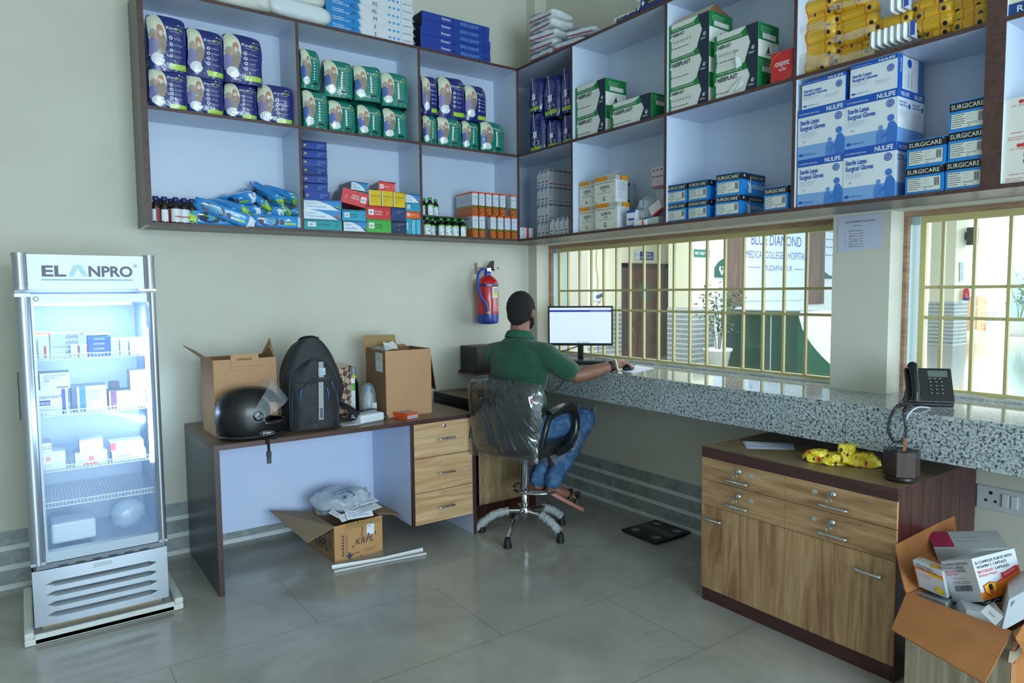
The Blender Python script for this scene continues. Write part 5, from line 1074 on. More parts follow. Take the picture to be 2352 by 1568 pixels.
def grille(m):
    z0, z1 = FB, za0; n = 12
    prof = [(FX0+.004+(FX1-FX0-.008)*i/n, FY-.016*math.sin(math.pi*(.08+.84*i/n))**.5) for i in range(n+1)]
    rows = 4; hh = (z1-z0); zs = [z0]
    for r in range(rows):
        zc = z0+hh*(.13+.185*r); zs += [zc, zc+hh*.095]
    zs.append(z1)
    def yat(x): t = (x-FX0-.004)/(FX1-FX0-.008); return FY-.016*math.sin(math.pi*(.08+.84*t))**.5
    xa, xb = FX0+.05, FX1-.05
    for k in range(len(zs)-1):
        a, b = zs[k], zs[k+1]
        if k % 2 == 0:
            m.smooth = True; m.add([(x, y, z) for z in (a, b) for x, y in prof], [(i, i+1, n+2+i, n+1+i) for i in range(n)], SIL); m.smooth = False
        else:
            for x0, x1 in ((prof[0][0], xa), (xb, prof[-1][0])): m.add([(x0, yat(x0), a), (x1, yat(x1), a), (x1, yat(x1), b), (x0, yat(x0), b)], [(0, 1, 2, 3)], SIL)
            N = 14; c = (a+b)/2; hr = (b-a)/2
            top, bot = [], []
            for i in range(N+1):
                t = i/N; x = xa+(xb-xa)*t; e = min(x-xa, xb-x); q = hr*min(1, math.sqrt(max(0, 1-(1-min(1, e/hr))**2))+.02); top.append((x, c+q)); bot.append((x, c-q))
            for i in range(N):
                (x0, t0), (x1, t1) = top[i], top[i+1]; b0, b1 = bot[i][1], bot[i+1][1]; y0, y1 = yat(x0), yat(x1)
                m.add([(x0, y0, t0), (x1, y1, t1), (x1, y1, b), (x0, y0, b)], [(0, 1, 2, 3)], SIL); m.add([(x0, y0, a), (x1, y1, a), (x1, y1, b1), (x0, y0, b0)], [(0, 1, 2, 3)], SIL)
                m.add([(x0, y0, b0), (x1, y1, b1), (x1, y1+.016, t1-.004), (x0, y0+.016, t0-.004)], [(0, 1, 2, 3)], SILD)
                mid = .3 < t < .72 if False else .33 < (i+.5)/N < .72
                m.add([(x0, y0, t0), (x1, y1, t1), (x1, y1+.016, t1-.004), (x0, y0+.016, t0-.004)], [(0, 1, 2, 3)], BLACK if mid else SIL)
    m.add([(x, y, z1) for x, y in prof]+[(FX1-.004, FY+.05, z1), (FX0+.004, FY+.05, z1)], [tuple(range(n+3))], SILD)
    m.box(FX0+.004, FX0+.01, FY, FY+.07, FB, z1, SIL); m.box(FX1-.01, FX1-.004, FY, FY+.07, FB, z1, SIL)
gp = fp('vent_grille', grille)
fp('caution_sticker', lambda m: (m.box(-2.955, -2.885, FY-.0175, FY-.017, za0-.03, za0-.012, C('c4ccd4')), facef(m, (-2.955, -2.885, FY-.0175, FY-.017, za0-.03, za0-.012), 'front').lines(.05, .75, .9, 3, .28, GREYP, .1, 2, .1)), gp)
fp('bottom_hinge_rail', lambda m: (m.box(FX0+.02, FX1-.01, FY-.006, FY+.03, za0+.002, zgb-.002, C('6a7078', .4, .5)), [m.box(FX0+.1+i*.062, FX0+.135+i*.062, FY-.0075, FY-.006, za0+.004, za0+.009, BLACK) for i in range(6)]))
LED = C('c8e4ff', .5, emit=22)
fp('light_strip', lambda m: m.box(xi1-.010, xi1+.008, FY+.055, FY+.075, zg0+.32, zg1-.12, LED))
fp('top_light', lambda m: m.box(FX0+.07, xi1-.05, FY+.12, FY+.14, zg1-.012, zg1-.002, C('d8ecff', .5, emit=14)))
def lamp(nm, loc, to, sx, sy, pw): l = area(nm, loc, to, sx, sy, pw, (.50, .75, 1)); l.parent = fr; l.matrix_parent_inverse = INVF
lamp('fridge_led_light', (xi1-.004, FY+.065, (zg0+zg1)/2), (FX0, FY+.25, (zg0+zg1)/2), .9, .02, 6)
lamp('fridge_top_light', (-2.92, FY+.13, zg1-.02), (-2.92, FY+.25, .5), .34, .03, 3.5)
WIRE = C('dfeaf6', .35); shz = [P(200, v, 'y', FY+.07)[2] for v in (822, 948, 1072, 1152)]
def wire(z, y0=None):
    def f(m):
        ya, yb = FY+.06, FYB-.03
        m.tube([(FX0+.035, ya, z), (FX1-.035, ya, z)], .0025, WIRE, 6); m.tube([(FX0+.035, ya, z+.022), (FX1-.035, ya, z+.022)], .0025, WIRE, 6); m.tube([(FX0+.035, yb, z), (FX1-.035, yb, z)], .0025, WIRE, 6)
        n = 34
        for i in range(n+1): x = FX0+.037+(FX1-FX0-.074)*i/n; m.tube([(x, yb, z), (x, ya, z), (x, ya, z+.022)], .0016, WIRE, 5)
    return f
for z in shz: fp('wire_shelf', wire(z))
# styrofoam base
FO = C('d6d8d4', .9, bump=.3, bs=60, var=.05); m = MB(); rr = random.Random(3)
m.rbox(FX0-.035, FX1+.05, FY-.05, FYB, .001, .030, FO, .006); m.rbox(FX0-.035, FX0+.0, FY-.05, FYB, .028, .058, FO, .008); m.rbox(FX1+.012, FX1+.05, FY-.05, FYB, .028, .058, FO, .008); m.rbox(FX0+.0, FX1+.012, FY-.05, FY-.035, .002, .045, FO, .004); m.box(FX0+.03, FX1-.03, FY+.03, FYB-.03, .030, .0603, C('b0a088', .8))
tag(m.build('foam_base'), 'dirty white styrofoam packing tray under the fridge', 'packing tray')
# ---- fridge contents
def fitem(u0, u1, vt, zs, yf, label, fn=None, d=.12, rz=0, **k):
    a, b = P(u0, vt, 'y', yf), P(u1, vt, 'y', yf); w = b[0]-a[0]; h = a[2]-zs; mb = (fn or fbox)(w, h, d, **k)
    return put(mb, 'medicine_box', ((a[0]+b[0])/2, yf, zs), rz, label, 'box', 'medicine boxes in the fridge')
def fbox(w, h, d, body='dde6f0', band=None, bt=None, txt=(), rt=None):
    mb, F = carton(w, d, h, C(body, .45)); f = F['front']
    for r in (band or []): f.rect(*r[:4], C(r[4]), 1)
    for s, x, y, hh, ww, c in txt: f.text(s, x, y, hh, C(c), ww, 3)
    f.lines(.1, .3, .5, 2, .08, C('8fa0b8'), .3); return mb
y1 = FY+.085
s = shz[0]+.004
fitem(70, 112, 772, s, y1, 'white vertical-lettered injection carton at the left of the top fridge shelf', txt=(), band=[(.68, .05, .82, .55, 'd04a50'), (.3, .05, .38, .8, '8090a8')])
fitem(66, 118, 764, s, y1+.12, 'orange-topped carton behind the left one on the top fridge shelf', band=[(0, .8, 1, 1, 'e0623a')])
for i in range(4): fitem(115, 186, 817-13*(i+1)+1, s+.0245*i, y1+.02+.004*(i % 2), 'white lettered injection carton, %s of the left stack on the top fridge shelf' % ['bottom', 'second', 'third', 'top'][i], band=[(0, .0, 1, .06, '9aa8c0')], txt=[('ATRAPURE', .5, .3, .45, .4, '3c4a70')], body='ccd9ea') if i else fitem(115, 186, 800, s, y1+.02, 'white lettered injection carton, lowest of the left stack in the fridge', txt=[('ATRAPURE', .5, .3, .45, .4, '3c4a70')], body='ccd9ea')
fitem(127, 190, 767, s+.1, y1+.03, 'blue carton with red lettering on top of the left stack in the fridge', body='4a70c8', txt=[('INJECTION', .3, .35, .35, .5, 'd05070')])
for i in range(2): fitem(162+i*21, 180+i*21, 793, s, y1-.012, 'small white carton with a red edge in the fridge, '+['left', 'right'][i], band=[(.86, 0, 1, 1, 'd0404a'), (.25, .2, .6, .3, 'b8c83a')])
for i in range(4): fitem(203, 254, 818-11*(i+1), s+.0225*i, y1+.01, 'blue lettered injection carton in the fridge stack, '+['bottom', 'second', 'third', 'top'][i], body='2f6ed0', txt=[('ATRAPURE', .22, .3, .45, .5, 'e8f0fa')]) if i else fitem(203, 254, 807, s, y1+.01, 'blue lettered injection carton in the fridge stack, lowest', body='2f6ed0', txt=[('ATRAPURE', .22, .3, .45, .5, 'e8f0fa')])
fitem(198, 258, 768, s+.093, y1+.04, 'long pale carton lying across the blue fridge stack', body='b8cbe4', band=[(0, 0, 1, .12, '40588a')])
for i in range(2): fitem(254+i*21, 273+i*21, 779, s, y1, 'tall white carton right of the blue stack in the fridge, '+['left', 'right'][i], band=[(.92, 0, 1, 1, 'a8d8dc')])
fitem(297, 340, 777, s, y1, 'large white carton at the right end of the top fridge shelf', body='f0f6fc')
s = shz[1]+.004
fitem(75, 155, 897, s, y1, 'white carton with a violet corner panel at the left of the second fridge shelf', band=[(.82, 0, .93, 1, '4a50b0'), (.1, .38, .48, .58, '3a3aa0')], txt=[('Nitroglycerin Injection IP', .1, .66, .12, .72, '3a4470'), ('NITROCIN', .13, .42, .1, .32, 'f0f4fa'), ('5 x 5 x 5 ml', .58, .1, .07, .22, '30385c')])
zt = P(75, 897, 'y', y1)[2]
fitem(79, 160, 859, zt, y1+.005, 'white carton with a black band standing on the violet-panelled carton', band=[(.0, 0, .14, 1, '2c3448'), (.6, .06, .95, .12, '30384c')], txt=[('METHYLERGOMETRINE', .24, .78, .12, .66, '5c6c88'), ('INJECTION I.P.', .24, .62, .12, .42, '5c6c88'), ('MEM', .24, .44, .13, .16, '20283c')])
fitem(163, 244, 889, s, y1+.012, 'carton with a blue panel wrapped in film in the middle of the second fridge shelf', band=[(0, 0, .16, 1, '5c6c8c'), (.22, 0, .40, 1, '3a86e0')], txt=[('CLINDAMYCIN', .44, .74, .12, .46, '6c88b4'), ('INJECTION I.P.', .44, .58, .12, .40, '6c88b4'), ('CLAMIN', .46, .42, .12, .32, '5c78ac')])
fitem(250, 335, 899, s, y1+.008, 'carton with a plum panel at the right of the second fridge shelf', band=[(.04, 0, .2, 1, '7a3c70')], txt=[('Evatocin', .26, .5, .14, .24, '4a3c78')])
zt = P(250, 899, 'y', y1)[2]
fitem(298, 342, 852, zt, y1+.004, 'white box with a pink stripe on top of the plum-panelled carton', body='f0f4fa', band=[(.1, .82, .8, .92, 'f09ac8')]); fitem(252, 274, 878, zt, y1+.09, 'small dark-ended carton behind, on the plum-panelled carton', body='6c7090', d=.06)
s = shz[2]+.004
fitem(80, 150, 1042, s, y1, 'pale carton with a small pink mark at the left of the third fridge shelf', band=[(.35, .5, .5, .75, 'f0a0a8')]); zt = P(80, 1042, 'y', y1)[2]
fitem(83, 118, 1020, zt, y1+.01, 'small carton with violet stripes on the left one, third fridge shelf', band=[(0, .3, 1, .4, '9090c0'), (0, .55, 1, .62, 'c08090')]); fitem(172, 246, 1042, s, y1, 'pale carton with a red panel in the middle of the third fridge shelf', band=[(.25, .05, .7, .25, 'f06070'), (.42, .35, .58, .7, 'e88090')])
zt = P(172, 1042, 'y', y1)[2]; fitem(182, 236, 1012, zt, y1+.02, 'tall pale carton standing on the red-panelled one', band=[(.1, .4, .4, .44, 'b0c0d0')], body='dfeaf4'); fitem(257, 335, 1038, s, y1, 'white lettered carton at the right of the third fridge shelf', txt=[('Injection', .2, .45, .2, .3, '6880a8')]); zt = P(257, 1038, 'y', y1)[2]
fitem(253, 330, 1018, zt, y1+.015, 'white carton with a red corner on the lettered one', band=[(0, .1, .16, 1, 'e0506a')])
ICE = C('c4dcf6', .1, alpha=.5, coat=.6, bump=.5, bs=30); m = MB(); ell(m, (-2.80, FY+.15, zg0+.075), (.075, .06, .07), ICE, n=18); tag(m.build('ice_bag', fn=lambda p: p+noise.noise_vector(p*35)*.016), 'frosty clear bag at the bottom right of the fridge', 'plastic bag')
m = MB(); m.rbox(-3.10, -2.93, FY+.1, FY+.25, zg0+.0, zg0+.09, C('cfe0f2', .4), .01); tag(m.build('medicine_box'), 'pale low carton at the bottom left of the fridge', 'box')

# ================================================================ THINGS ON THE DESK
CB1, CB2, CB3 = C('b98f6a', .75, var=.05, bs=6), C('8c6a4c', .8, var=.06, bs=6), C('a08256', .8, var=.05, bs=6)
def panel(m, a, b, c, d, mat, th=.004):
    a, b, c, d = map(Vector, (a, b, c, d)); n = (b-a).cross(d-a).normalized()*th; m.prism([a, b, c, d], -n, mat)
TH_ = .755
def openbox(name, corner, w, d, h, rz, label, cols, z0=.75, slot=False):
    o = empty(name, (corner[0], corner[1], z0), rz, label, 'box'); m = MB(); t = .005; A, B, I = cols
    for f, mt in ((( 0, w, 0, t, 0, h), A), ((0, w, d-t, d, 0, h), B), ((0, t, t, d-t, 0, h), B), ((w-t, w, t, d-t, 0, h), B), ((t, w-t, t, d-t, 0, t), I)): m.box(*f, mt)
    m.build('box_body', o); return o
def flap(o, a, b, c, d, mat=None, name='flap'): m = MB(); panel(m, a, b, c, d, mat or CB1); return m.build(name, o)
h = P(490, 828, 'y', -.53)[2]-.75; w = .318
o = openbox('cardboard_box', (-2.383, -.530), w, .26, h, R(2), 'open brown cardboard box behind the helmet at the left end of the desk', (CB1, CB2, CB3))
flap(o, (0, .0, h), (0, .26, h), (-.085, .24, h+.07), (-.07, .02, h+.05), CB2); flap(o, (w, .02, h), (w, .24, h), (w+.035, .2, h+.09), (w-.02, .03, h+.06), CB3)
m = MB(); m.box(.085, .225, -.004, .0, h-.055, h+.025, CB1); m.box(.085, .225, -.0045, -.004, h-.04, h-.038, CB2); m.box(.115, .19, -.0048, -.004, h-.008, h+.004, CB2); m.build('handle_flap', o)
m = MB(); m.box(w+.002, w+.012, .05, .2, h*.75, h*.97, C('d8743a', .5)); tag(m.build('carton', None, (-2.383, -.53, .75), R(2)), 'sliver of an orange carton between the left cardboard box and the backpack', 'box')
h = P(888, 806, 'y', -.583)[2]-.75; w = .295; dd = .30
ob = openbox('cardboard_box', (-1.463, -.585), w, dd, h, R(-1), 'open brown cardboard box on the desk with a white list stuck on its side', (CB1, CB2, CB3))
flap(ob, (0, dd, h), (w*.95, dd, h), (w*.9, dd+.02, h+.012), (0, dd+.02, h+.012), CB3); flap(ob, (.0, .05, h), (.0, dd, h), (.02, dd+.03, h+.0), (.01, .08, h+.0), CB2)
flap(ob, (-.01, dd*.98, h-.02), (.21, dd*.98, h-.02), (.2, dd+.01, h+.075), (-.01, dd+.01, h+.08), CB3); flap(ob, (w, .02, h), (w, dd, h), (w+.075, dd, h*.38), (w+.06, .06, h*.33), C('6c523e', .8))
m = MB(); F = Face(m, (-.0006, .145, h-.128), (0, -1, 0), (0, 0, 1), .105, .112); F.poly([(0, .02), (.98, 0), (1, .5), (.93, .58), (1, .66), (1, 1), (0, 1)], PAPER, 0); F.lines(.05, .92, .9, 6, .065, INK, .45, 1, .1); F.lines(.05, .5, .85, 9, .052, GREYP, .35, 1, .1); m.build('paper_label', ob)
tag(sheet('paper_wad', [(-1.40, -.45, .74+h), (-1.30, -.42, .75+h), (-1.29, -.34, .79+h), (-1.38, -.38, .785+h)], PAPER, seed=4, disp=.012), 'crumpled white paper poking out of the right cardboard box', 'paper')
m = MB(); ell(m, (-1.42, -.42, .75+h), (.05, .06, .018), FILM); tag(m.build('film_bag', fn=lambda p: p+noise.noise_vector(p*30)*.012), 'clear film bulging over the left edge of the right cardboard box', 'plastic bag')
# helmet
HB = C('0c0d10', .33, coat=.15); hx, hy = -2.235, -.648
he = empty('motorcycle_helmet', (hx, hy, .75), R(-4), 'black full-face helmet with raised clear visor in front of the left cardboard box', 'helmet')
m = MB(); n = 36; mrows = 26; A, Bq, Ht = .165, .118, .262
def hp(th, ph):                      # th around, ph up; +x is the face side
    z = Ht*.47+Ht*.53*math.sin(ph) if ph > 0 else Ht*.47+Ht*.47*math.sin(ph); c = math.cos(ph)**.75 if ph > 0 else 1-.13*(ph/.98)**2; x = A*c*math.cos(th); y = Bq*c*math.sin(th)
    if x > 0 and ph < -.1: x *= 1.10+.06*math.sin(-ph*2)
    if x < 0: x *= 1.0+.0*z
    return Vector((x-.01, y, z))
vs, fs, keep = [], [], []
for j in range(mrows+1):
    ph = -.98+(math.pi/2+.98)*j/mrows
    for i in range(n): vs.append(hp(2*math.pi*i/n, ph))
def hole(p): return p.x > .045 and .085 < p.z < .185+(.1-p.x)*.15 and abs(p.y) < .14
for j in range(mrows):
    for i in range(n):
        f = (j*n+i, j*n+(i+1) % n, (j+1)*n+(i+1) % n, (j+1)*n+i); c = sum((vs[k] for k in f), Vector())/4
        if not hole(c): fs.append(f)
m.smooth = True; m.add(vs, fs, HB); sh = m.build('shell', he); so = sh.modifiers.new('s', 'SOLIDIFY'); so.thickness = .016; so.offset = -1
m = MB(); m.tube([(A*.88*math.cos(a)*(1.13 if math.cos(a) > 0 else 1.0)-.01, Bq*.87*math.sin(a), .018) for a in [2*math.pi*i/28 for i in range(29)]], .008, C('15161a', .6), 8); m.build('edge_trim', he)
m = MB(); ell(m, (-.02, 0, .13), (.115, .085, .10), C('17181c', .95)); m.build('lining', he)
VIS = C('c9d4dc', .03, alpha=.20, spec=.8); m = MB(); vs = []; N, K = 22, 8; VR = Matrix.Rotation(R(-34), 3, 'Y')          # visor strip swung up about the side pivots
for j in range(K+1):
    for i in range(N+1):
        th = R(-92+184*i/N); q = Vector((A*1.13*math.cos(th), Bq*1.04*math.sin(th), (j/K-.5)*(.035+.105*max(0, math.cos(th))**.6)+.02*math.cos(th))); vs.append(VR @ q+Vector((.0, 0, .125)))
m.smooth = True; m.add(vs, [(j*(N+1)+i, j*(N+1)+i+1, (j+1)*(N+1)+i+1, (j+1)*(N+1)+i) for j in range(K) for i in range(N)], VIS); vz = m.build('visor', he)
m = MB(); PV = Matrix.Translation((.012, -.1165, .125)) @ Matrix.Rotation(R(90), 4, 'X'); m.lathe([(0, .006), (.02, .005), (.026, .002), (.027, -.01)], C('1c1f24', .2), 24, PV); m.lathe([(.028, .003), (.037, .0), (.037, -.006)], VIS, 24, PV)
for a in (0, 90, 180, 270): m.box(-.004, .004, -.002, .002, .005, .007, SILK, PV @ Matrix.Rotation(R(a), 4, 'Z') @ Matrix.Translation((.012, 0, 0)))
m.build('visor_pivot', he)
for q in ((.040, .098), (.050, .083)): m = MB(); m.lathe([(0, .004), (.005, .003), (.0055, 0)], STEEL, 12, Matrix.Translation((q[0], -.114, q[1])) @ Matrix.Rotation(R(90), 4, 'X')); m.build('stud', he)
m = MB(); F = Face(m, (.015, -.119, .026), (1, 0, 0), (0, -.1, 1), .07, .018); F.ring(.5, .5, .5, .03, STEEL, 0, 24); F.text('HELMET', .22, .3, .4, STEEL, .56, 4, 1); 
m = MB(); M_ = Matrix.Translation((.05, -.1135, .035)) @ Matrix.Rotation(R(90), 4, 'X')
pts = [M_ @ Vector((.034*math.cos(R(a)), .0095*math.sin(R(a)), .004)) for a in range(0, 361, 15)]; m.tube(pts, .0008, STEEL, 6); 
vs, fs, tw = glyphs('STUDDS', 6); m.add([M_ @ Vector((-.02+a*.04/tw, -.003+b*.009, .0045)) for a, b in vs], fs, STEEL); m.build('badge', he)
m = MB(); ST = C('15171b', .8); m.tube(spline([(.04, -.085, .012), (.05, -.128, .004), (.052, -.1335, -.02), (.052, -.134, -.06)], 4), .007, ST, 6, sq=.35); m.rbox(.040, .064, -.139, -.129, -.085, -.055, BLACK, .003); m.rbox(.041, .063, -.139, -.130, -.118, -.086, C('1d2026', .35), .003); m.tube(spline([(.06, -.128, .008), (.085, -.124, .012), (.098, -.118, .004), (.07, -.126, .003)], 4), .006, ST, 6, sq=.35); m.build('chin_strap', he)
# backpack
BPK = NT(.62); n_ = BPK.noise(BPK.tc, 9, 5, .6, .5); BPK.bump(n_, .5, .03); BPK = BPK.col(BPK.ramp(n_, [(.3, '15181d'), (.7, '1e2228')])); PIP = C('2a2e35', .5)
bp = empty('backpack', (-1.905, -.575, .75), R(-6), 'black backpack with a grey checked stripe and blue zip pulls standing on the desk', 'backpack')
def bprof(z, k=1):                      # half width of the bag at height z
    t = min(.997, z/.49); return .152*k*max(.02, 1-max(0, (t-.25)/.75)**3.3)**.5*(1-.04*math.cos(t*6))
m = MB(); NZ, NA = 26, 28; vs = []
for j in range(NZ+1):
    z = .49*j/NZ; hw = max(.03, bprof(z)); dp = .085*(1-max(0, j/NZ-.6)**2*2.2)
    for i in range(NA):
        a = 2*math.pi*i/NA; c, s = math.cos(a), math.sin(a); x = hw*math.copysign(abs(c)**.45, c); y = dp*math.copysign(abs(s)**.6, s)
        p = Vector((x, y, z)); vs.append(p+noise.noise_vector(p*11)*.010*(1 if j else 0))
m.smooth = True; m.add(vs, [(j*NA+i, j*NA+(i+1) % NA, (j+1)*NA+(i+1) % NA, (j+1)*NA+i) for j in range(NZ) for i in range(NA)], BPK); m.smooth = False
m.add(vs, [tuple(range(NA-1, -1, -1)), tuple(NZ*NA+i for i in range(NA))], BPK); m.build('main_compartment', bp)
def bfront(zmax, off, th_, name, kk, nz=16, z0=.02):
    m = MB(); vs = []; n2 = 12
    for j in range(nz+1):
        z = z0+(zmax-z0)*j/nz; t = max(0, (z-zmax*.6)/(zmax*.4)); hw = .128*kk*math.sqrt(max(.02, 1-t**2.4)); 
        for i in range(n2+1): s = -1+2*i/n2; p = Vector((hw*s, -off-th_*(1-abs(s)**4)*(1-.3*t), z)); vs.append(p+noise.noise_vector(p*14+Vector((5, 0, 0)))*.006)
    k = len(vs); vs += [Vector((v.x, -.05, v.z)) for v in vs[:]] ; m.smooth = True
    m.add(vs[:k], [(j*(n2+1)+i, j*(n2+1)+i+1, (j+1)*(n2+1)+i+1, (j+1)*(n2+1)+i) for j in range(nz) for i in range(n2)], BPK)
    rim = [vs[j*(n2+1)] for j in range(nz+1)]+[vs[nz*(n2+1)+i] for i in range(1, n2+1)]+[vs[j*(n2+1)+n2] for j in range(nz-1, -1, -1)]
    m.tube(rim, .0035, PIP, 6); a = rim+[Vector((p.x*.98, -.05, p.z)) for p in rim]; q = len(rim); m.add(a, [(i, i+1, q+i+1, q+i) for i in range(q-1)], BPK); m.build(name, bp)
bfront(.375, .088, .030, 'front_pocket', 1); bfront(.275, .10, .028, 'lower_pocket', .93, 12, .015)
t = NT(.5); ck = t.n('TexChecker'); ck.inputs['Scale'].default_value = 420; ck.inputs['Color1'].default_value = rgb('c9ced4'); ck.inputs['Color2'].default_value = rgb('20242a'); t.l(t.map((1, .1, .6)), ck.inputs[0]); CHK = t.col(ck.outputs[0])
m = MB(); 
for z0, z1, x in ((.285, .368, .035), (.06, .262, .03)): 
    for k in range(8): a = z0+(z1-z0)*k/8; b = z0+(z1-z0)*(k+1)/8; ya = -.134+max(0, a-.28)*.1; m.box(x-.013+(.37-a)*-.02, x+.013+(.37-a)*-.02, ya-.001-(.002 if a < .27 else -.010), ya+.01, a, b, CHK)
m.build('checked_stripe', bp)
m = MB(); m.box(.018, .055, -.1265, -.1255, .298, .335, C('b9c6d2', .5)); F = Face(m, (.018, -.1268, .298), (1, 0, 0), (0, 0, 1), .037, .037); F.rect(.05, .1, .3, .9, C('8a96a4'), 1); F.ring(.55, .35, .15, .05, C('2a86c8'), 2, 14); F.ring(.78, .35, .15, .05, C('2a86c8'), 2, 14); F.lines(.45, .75, .4, 2, .12, C('2a86c8'), .4); m.build('brand_patch', bp)
m = MB(); m.box(.019, .032, -.1395, -.137, .07, .122, C('141a24', .4)); F = Face(m, (.019, -.1397, .07), (1, 0, 0), (0, 0, 1), .013, .052); F.rect(.1, .05, .16, .95, C('3f7ab8'), 1); F.rect(.84, .05, .9, .95, C('3f7ab8'), 1); F.lines(.3, .85, .4, 5, .17, C('5f9ad0'), .5); m.build('woven_tag', bp)
BLZ = C('2a8ad8', .4)
for a, b in (((-.082, .195), (-.072, .228)), ((.068, .192), (.062, .228))): m = MB(); m.tube([(a[0], -.131, a[1]-.03), (a[0]*.97, -.134, a[1]), (b[0], -.130, b[1])], [.0008, .003, .004], BLZ, 6, sq=.5); m.build('blue_zip_pull', bp)
m = MB(); m.tube([(-.09, -.131, .262), (.09, -.131, .262)], .0022, BLACK, 6); m.tube([(.085, -.134, .26), (.09, -.136, .235), (.095, -.134, .222)], [.003, .004, .002], C('2d5f8a', .4), 6); m.build('zip', bp)
m = MB(); m.tube(spline([(-.05, .03, .47), (-.03, .02, .492), (.02, .02, .497), (.06, .03, .485)], 4), .009, BPK, 8, sq=.5); m.build('grab_handle', bp)
m = MB(); m.tube(spline([(.14, .03, .12), (.19, -.02, .10), (.235, -.05, .062), (.25, -.03, .03), (.20, -.01, .02), (.16, .0, .035)], 5), .017, C('15171b', .8), 8, sq=.25); m.build('shoulder_strap', bp)
m = MB(); m.tube(spline([(.145, -.02, .14), (.17, -.01, .20), (.16, .0, .26)], 4), .018, BPK, 8, sq=.6); m.build('side_pocket', bp)
# things between the backpack and the right box
t = NT(.6); ck = t.n('TexChecker'); ck.inputs['Scale'].default_value = 34; ck.inputs['Color1'].default_value = rgb('b3a08c'); ck.inputs['Color2'].default_value = rgb('5b3530'); t.l(t.map((1, 1, 1), (R(45), R(45), R(45))), ck.inputs[0]); wv = t.n('TexWave'); wv.inputs['Scale'].default_value = 20; wv.inputs['Distortion'].default_value = 6; t.l(t.tc, wv.inputs[0]); PATT = t.col(t.mix(.35, ck.outputs[0], wv.outputs[0], 'OVERLAY'))
xa, xb = P(776, 870, 'y', -.42)[0], P(806, 870, 'y', -.42)[0]
m = MB(); m.box(xa, xb, -.42, -.33, .75, P(790, 845, 'y', -.42)[2], PATT); m.prism([(xa, -.40, P(790, 845, 'y', -.42)[2]), (xb, -.40, P(790, 845, 'y', -.42)[2]), (xb-.01, -.38, P(790, 845, 'y', -.42)[2]+.02), (xa+.01, -.38, P(790, 845, 'y', -.42)[2]+.025)], (0, .01, 0), C('b3a08c', .6)); m.box(xa-.012, xa+.012, -.424, -.421, .86, .95, C('c2cc6a', .5)); tag(m.build('paper_bag', bevel=.002), 'brown patterned paper bag beside the backpack', 'paper bag')
xa, xb = P(804, 900, 'y', -.36)[0], P(816, 900, 'y', -.36)[0]; zt = P(810, 868, 'y', -.36)[2]
m = MB(); m.box(xa, xb, -.36, -.31, .75, zt, WP, right=BLACK); F = facef(m, (xa, xb, -.36, -.31, .75, zt), 'front'); F.rect(0, .66, 1, .86, C('5fae3a')); F.text('UE', .15, .7, .06, WP, .5, 4); F.lines(.15, .6, .7, 10, .05, C('a8b4c8'), .3); tag(m.build('carton'), 'tall narrow white carton with a green band beside the patterned bag', 'box')
o = empty('spray_bottle', (P(812, 900, 'y', -.27)[0], -.27, .75), 0, 'black bottle with a clear cap and yellow ring behind the narrow carton', 'bottle'); zt = P(812, 842, 'y', -.27)[2]-.75
m = MB(); m.lathe([(0, 0), (.03, .0), (.032, .01), (.032, zt*.62), (.024, zt*.7), (.018, zt*.76)], C('12161c', .15, coat=.4), 20); m.build('bottle', o); m = MB(); m.lathe([(.0205, zt*.76), (.0205, zt*.82)], C('d8cc30', .4), 20); m.build('ring', o); m = MB(); m.lathe([(.019, zt*.82), (.019, zt*.97), (.016, zt), (0, zt)], C('8fa0a8', .1, alpha=.6), 20); m.build('cap', o)
m = MB(); m.box(-1.60, -1.50, -.17, -.05, .75, .75+zt*.98, C('15181d', .6)); tag(m.build('carton', bevel=.01), 'black case standing against the wall between the bag and the right box', 'case')
o = empty('water_bottle', (P(850, 940, 'y', -.48)[0], -.46, .75), 0, 'clear plastic bottle with a pale blue cap wrapped in film before the right box', 'bottle')
m = MB(); m.lathe([(0, 0), (.032, 0), (.034, .01), (.034, .10), (.028, .125), (.014, .15), (.0135, .155)], C('d8e4ea', .06, alpha=.35, coat=.5), 24); m.build('bottle', o); m = MB(); m.lathe([(.015, .153), (.015, .18), (.013, .183), (0, .183)], C('5aa8d8', .4), 18); m.build('cap', o)
m = MB(); m.lathe([(.046, 0), (.05, .05), (.046, .13), (.032, .18), (.012, .20)], C('e0e8ec', .05, alpha=.2, coat=.8, bump=.8, bs=35), 24); m.build('film_sleeve', o, fn=lambda p: p+noise.noise_vector(p*30)*.006); m = MB(); m.box(.005, .034, -.041, -.039, .0, .085, C('cdd9e4', .5)); m.build('leaflet', o)
o = empty('power_adapter', (-1.60, -.615, .75), R(14), 'white plastic box with a black cable lying in front of the clear bottle', 'adapter'); m = MB(); m.rbox(-.075, .09, -.05, .05, 0, .05, C('dfe6ee', .35), .012, 3); m.build('housing', o); m = MB(); F = Face(m, (-.04, -.0, .0502), (1, 0, 0), (0, 1, 0), .08, .03); F.lines(.1, .8, .8, 2, .4, C('3a4a8a'), .4); m.build('printed_label', o)
m = MB(); m.tube(spline([(-1.74, -.56, .80), (-1.66, -.53, .79), (-1.56, -.54, .806), (-1.50, -.57, .80), (-1.46, -.60, .757)], 6), .0035, BLACK, 8); tag(m.build('cable'), 'black cable looping over the white plastic box', 'cable')
m = MB(); 
for i in range(3): m.box(-.06, .06, -.05, .04, .0015*i, .0015*i+.001, PAPER, Matrix.Translation((-1.70, -.62, .7505)) @ Matrix.Rotation(R(8*i), 4, 'Z'))
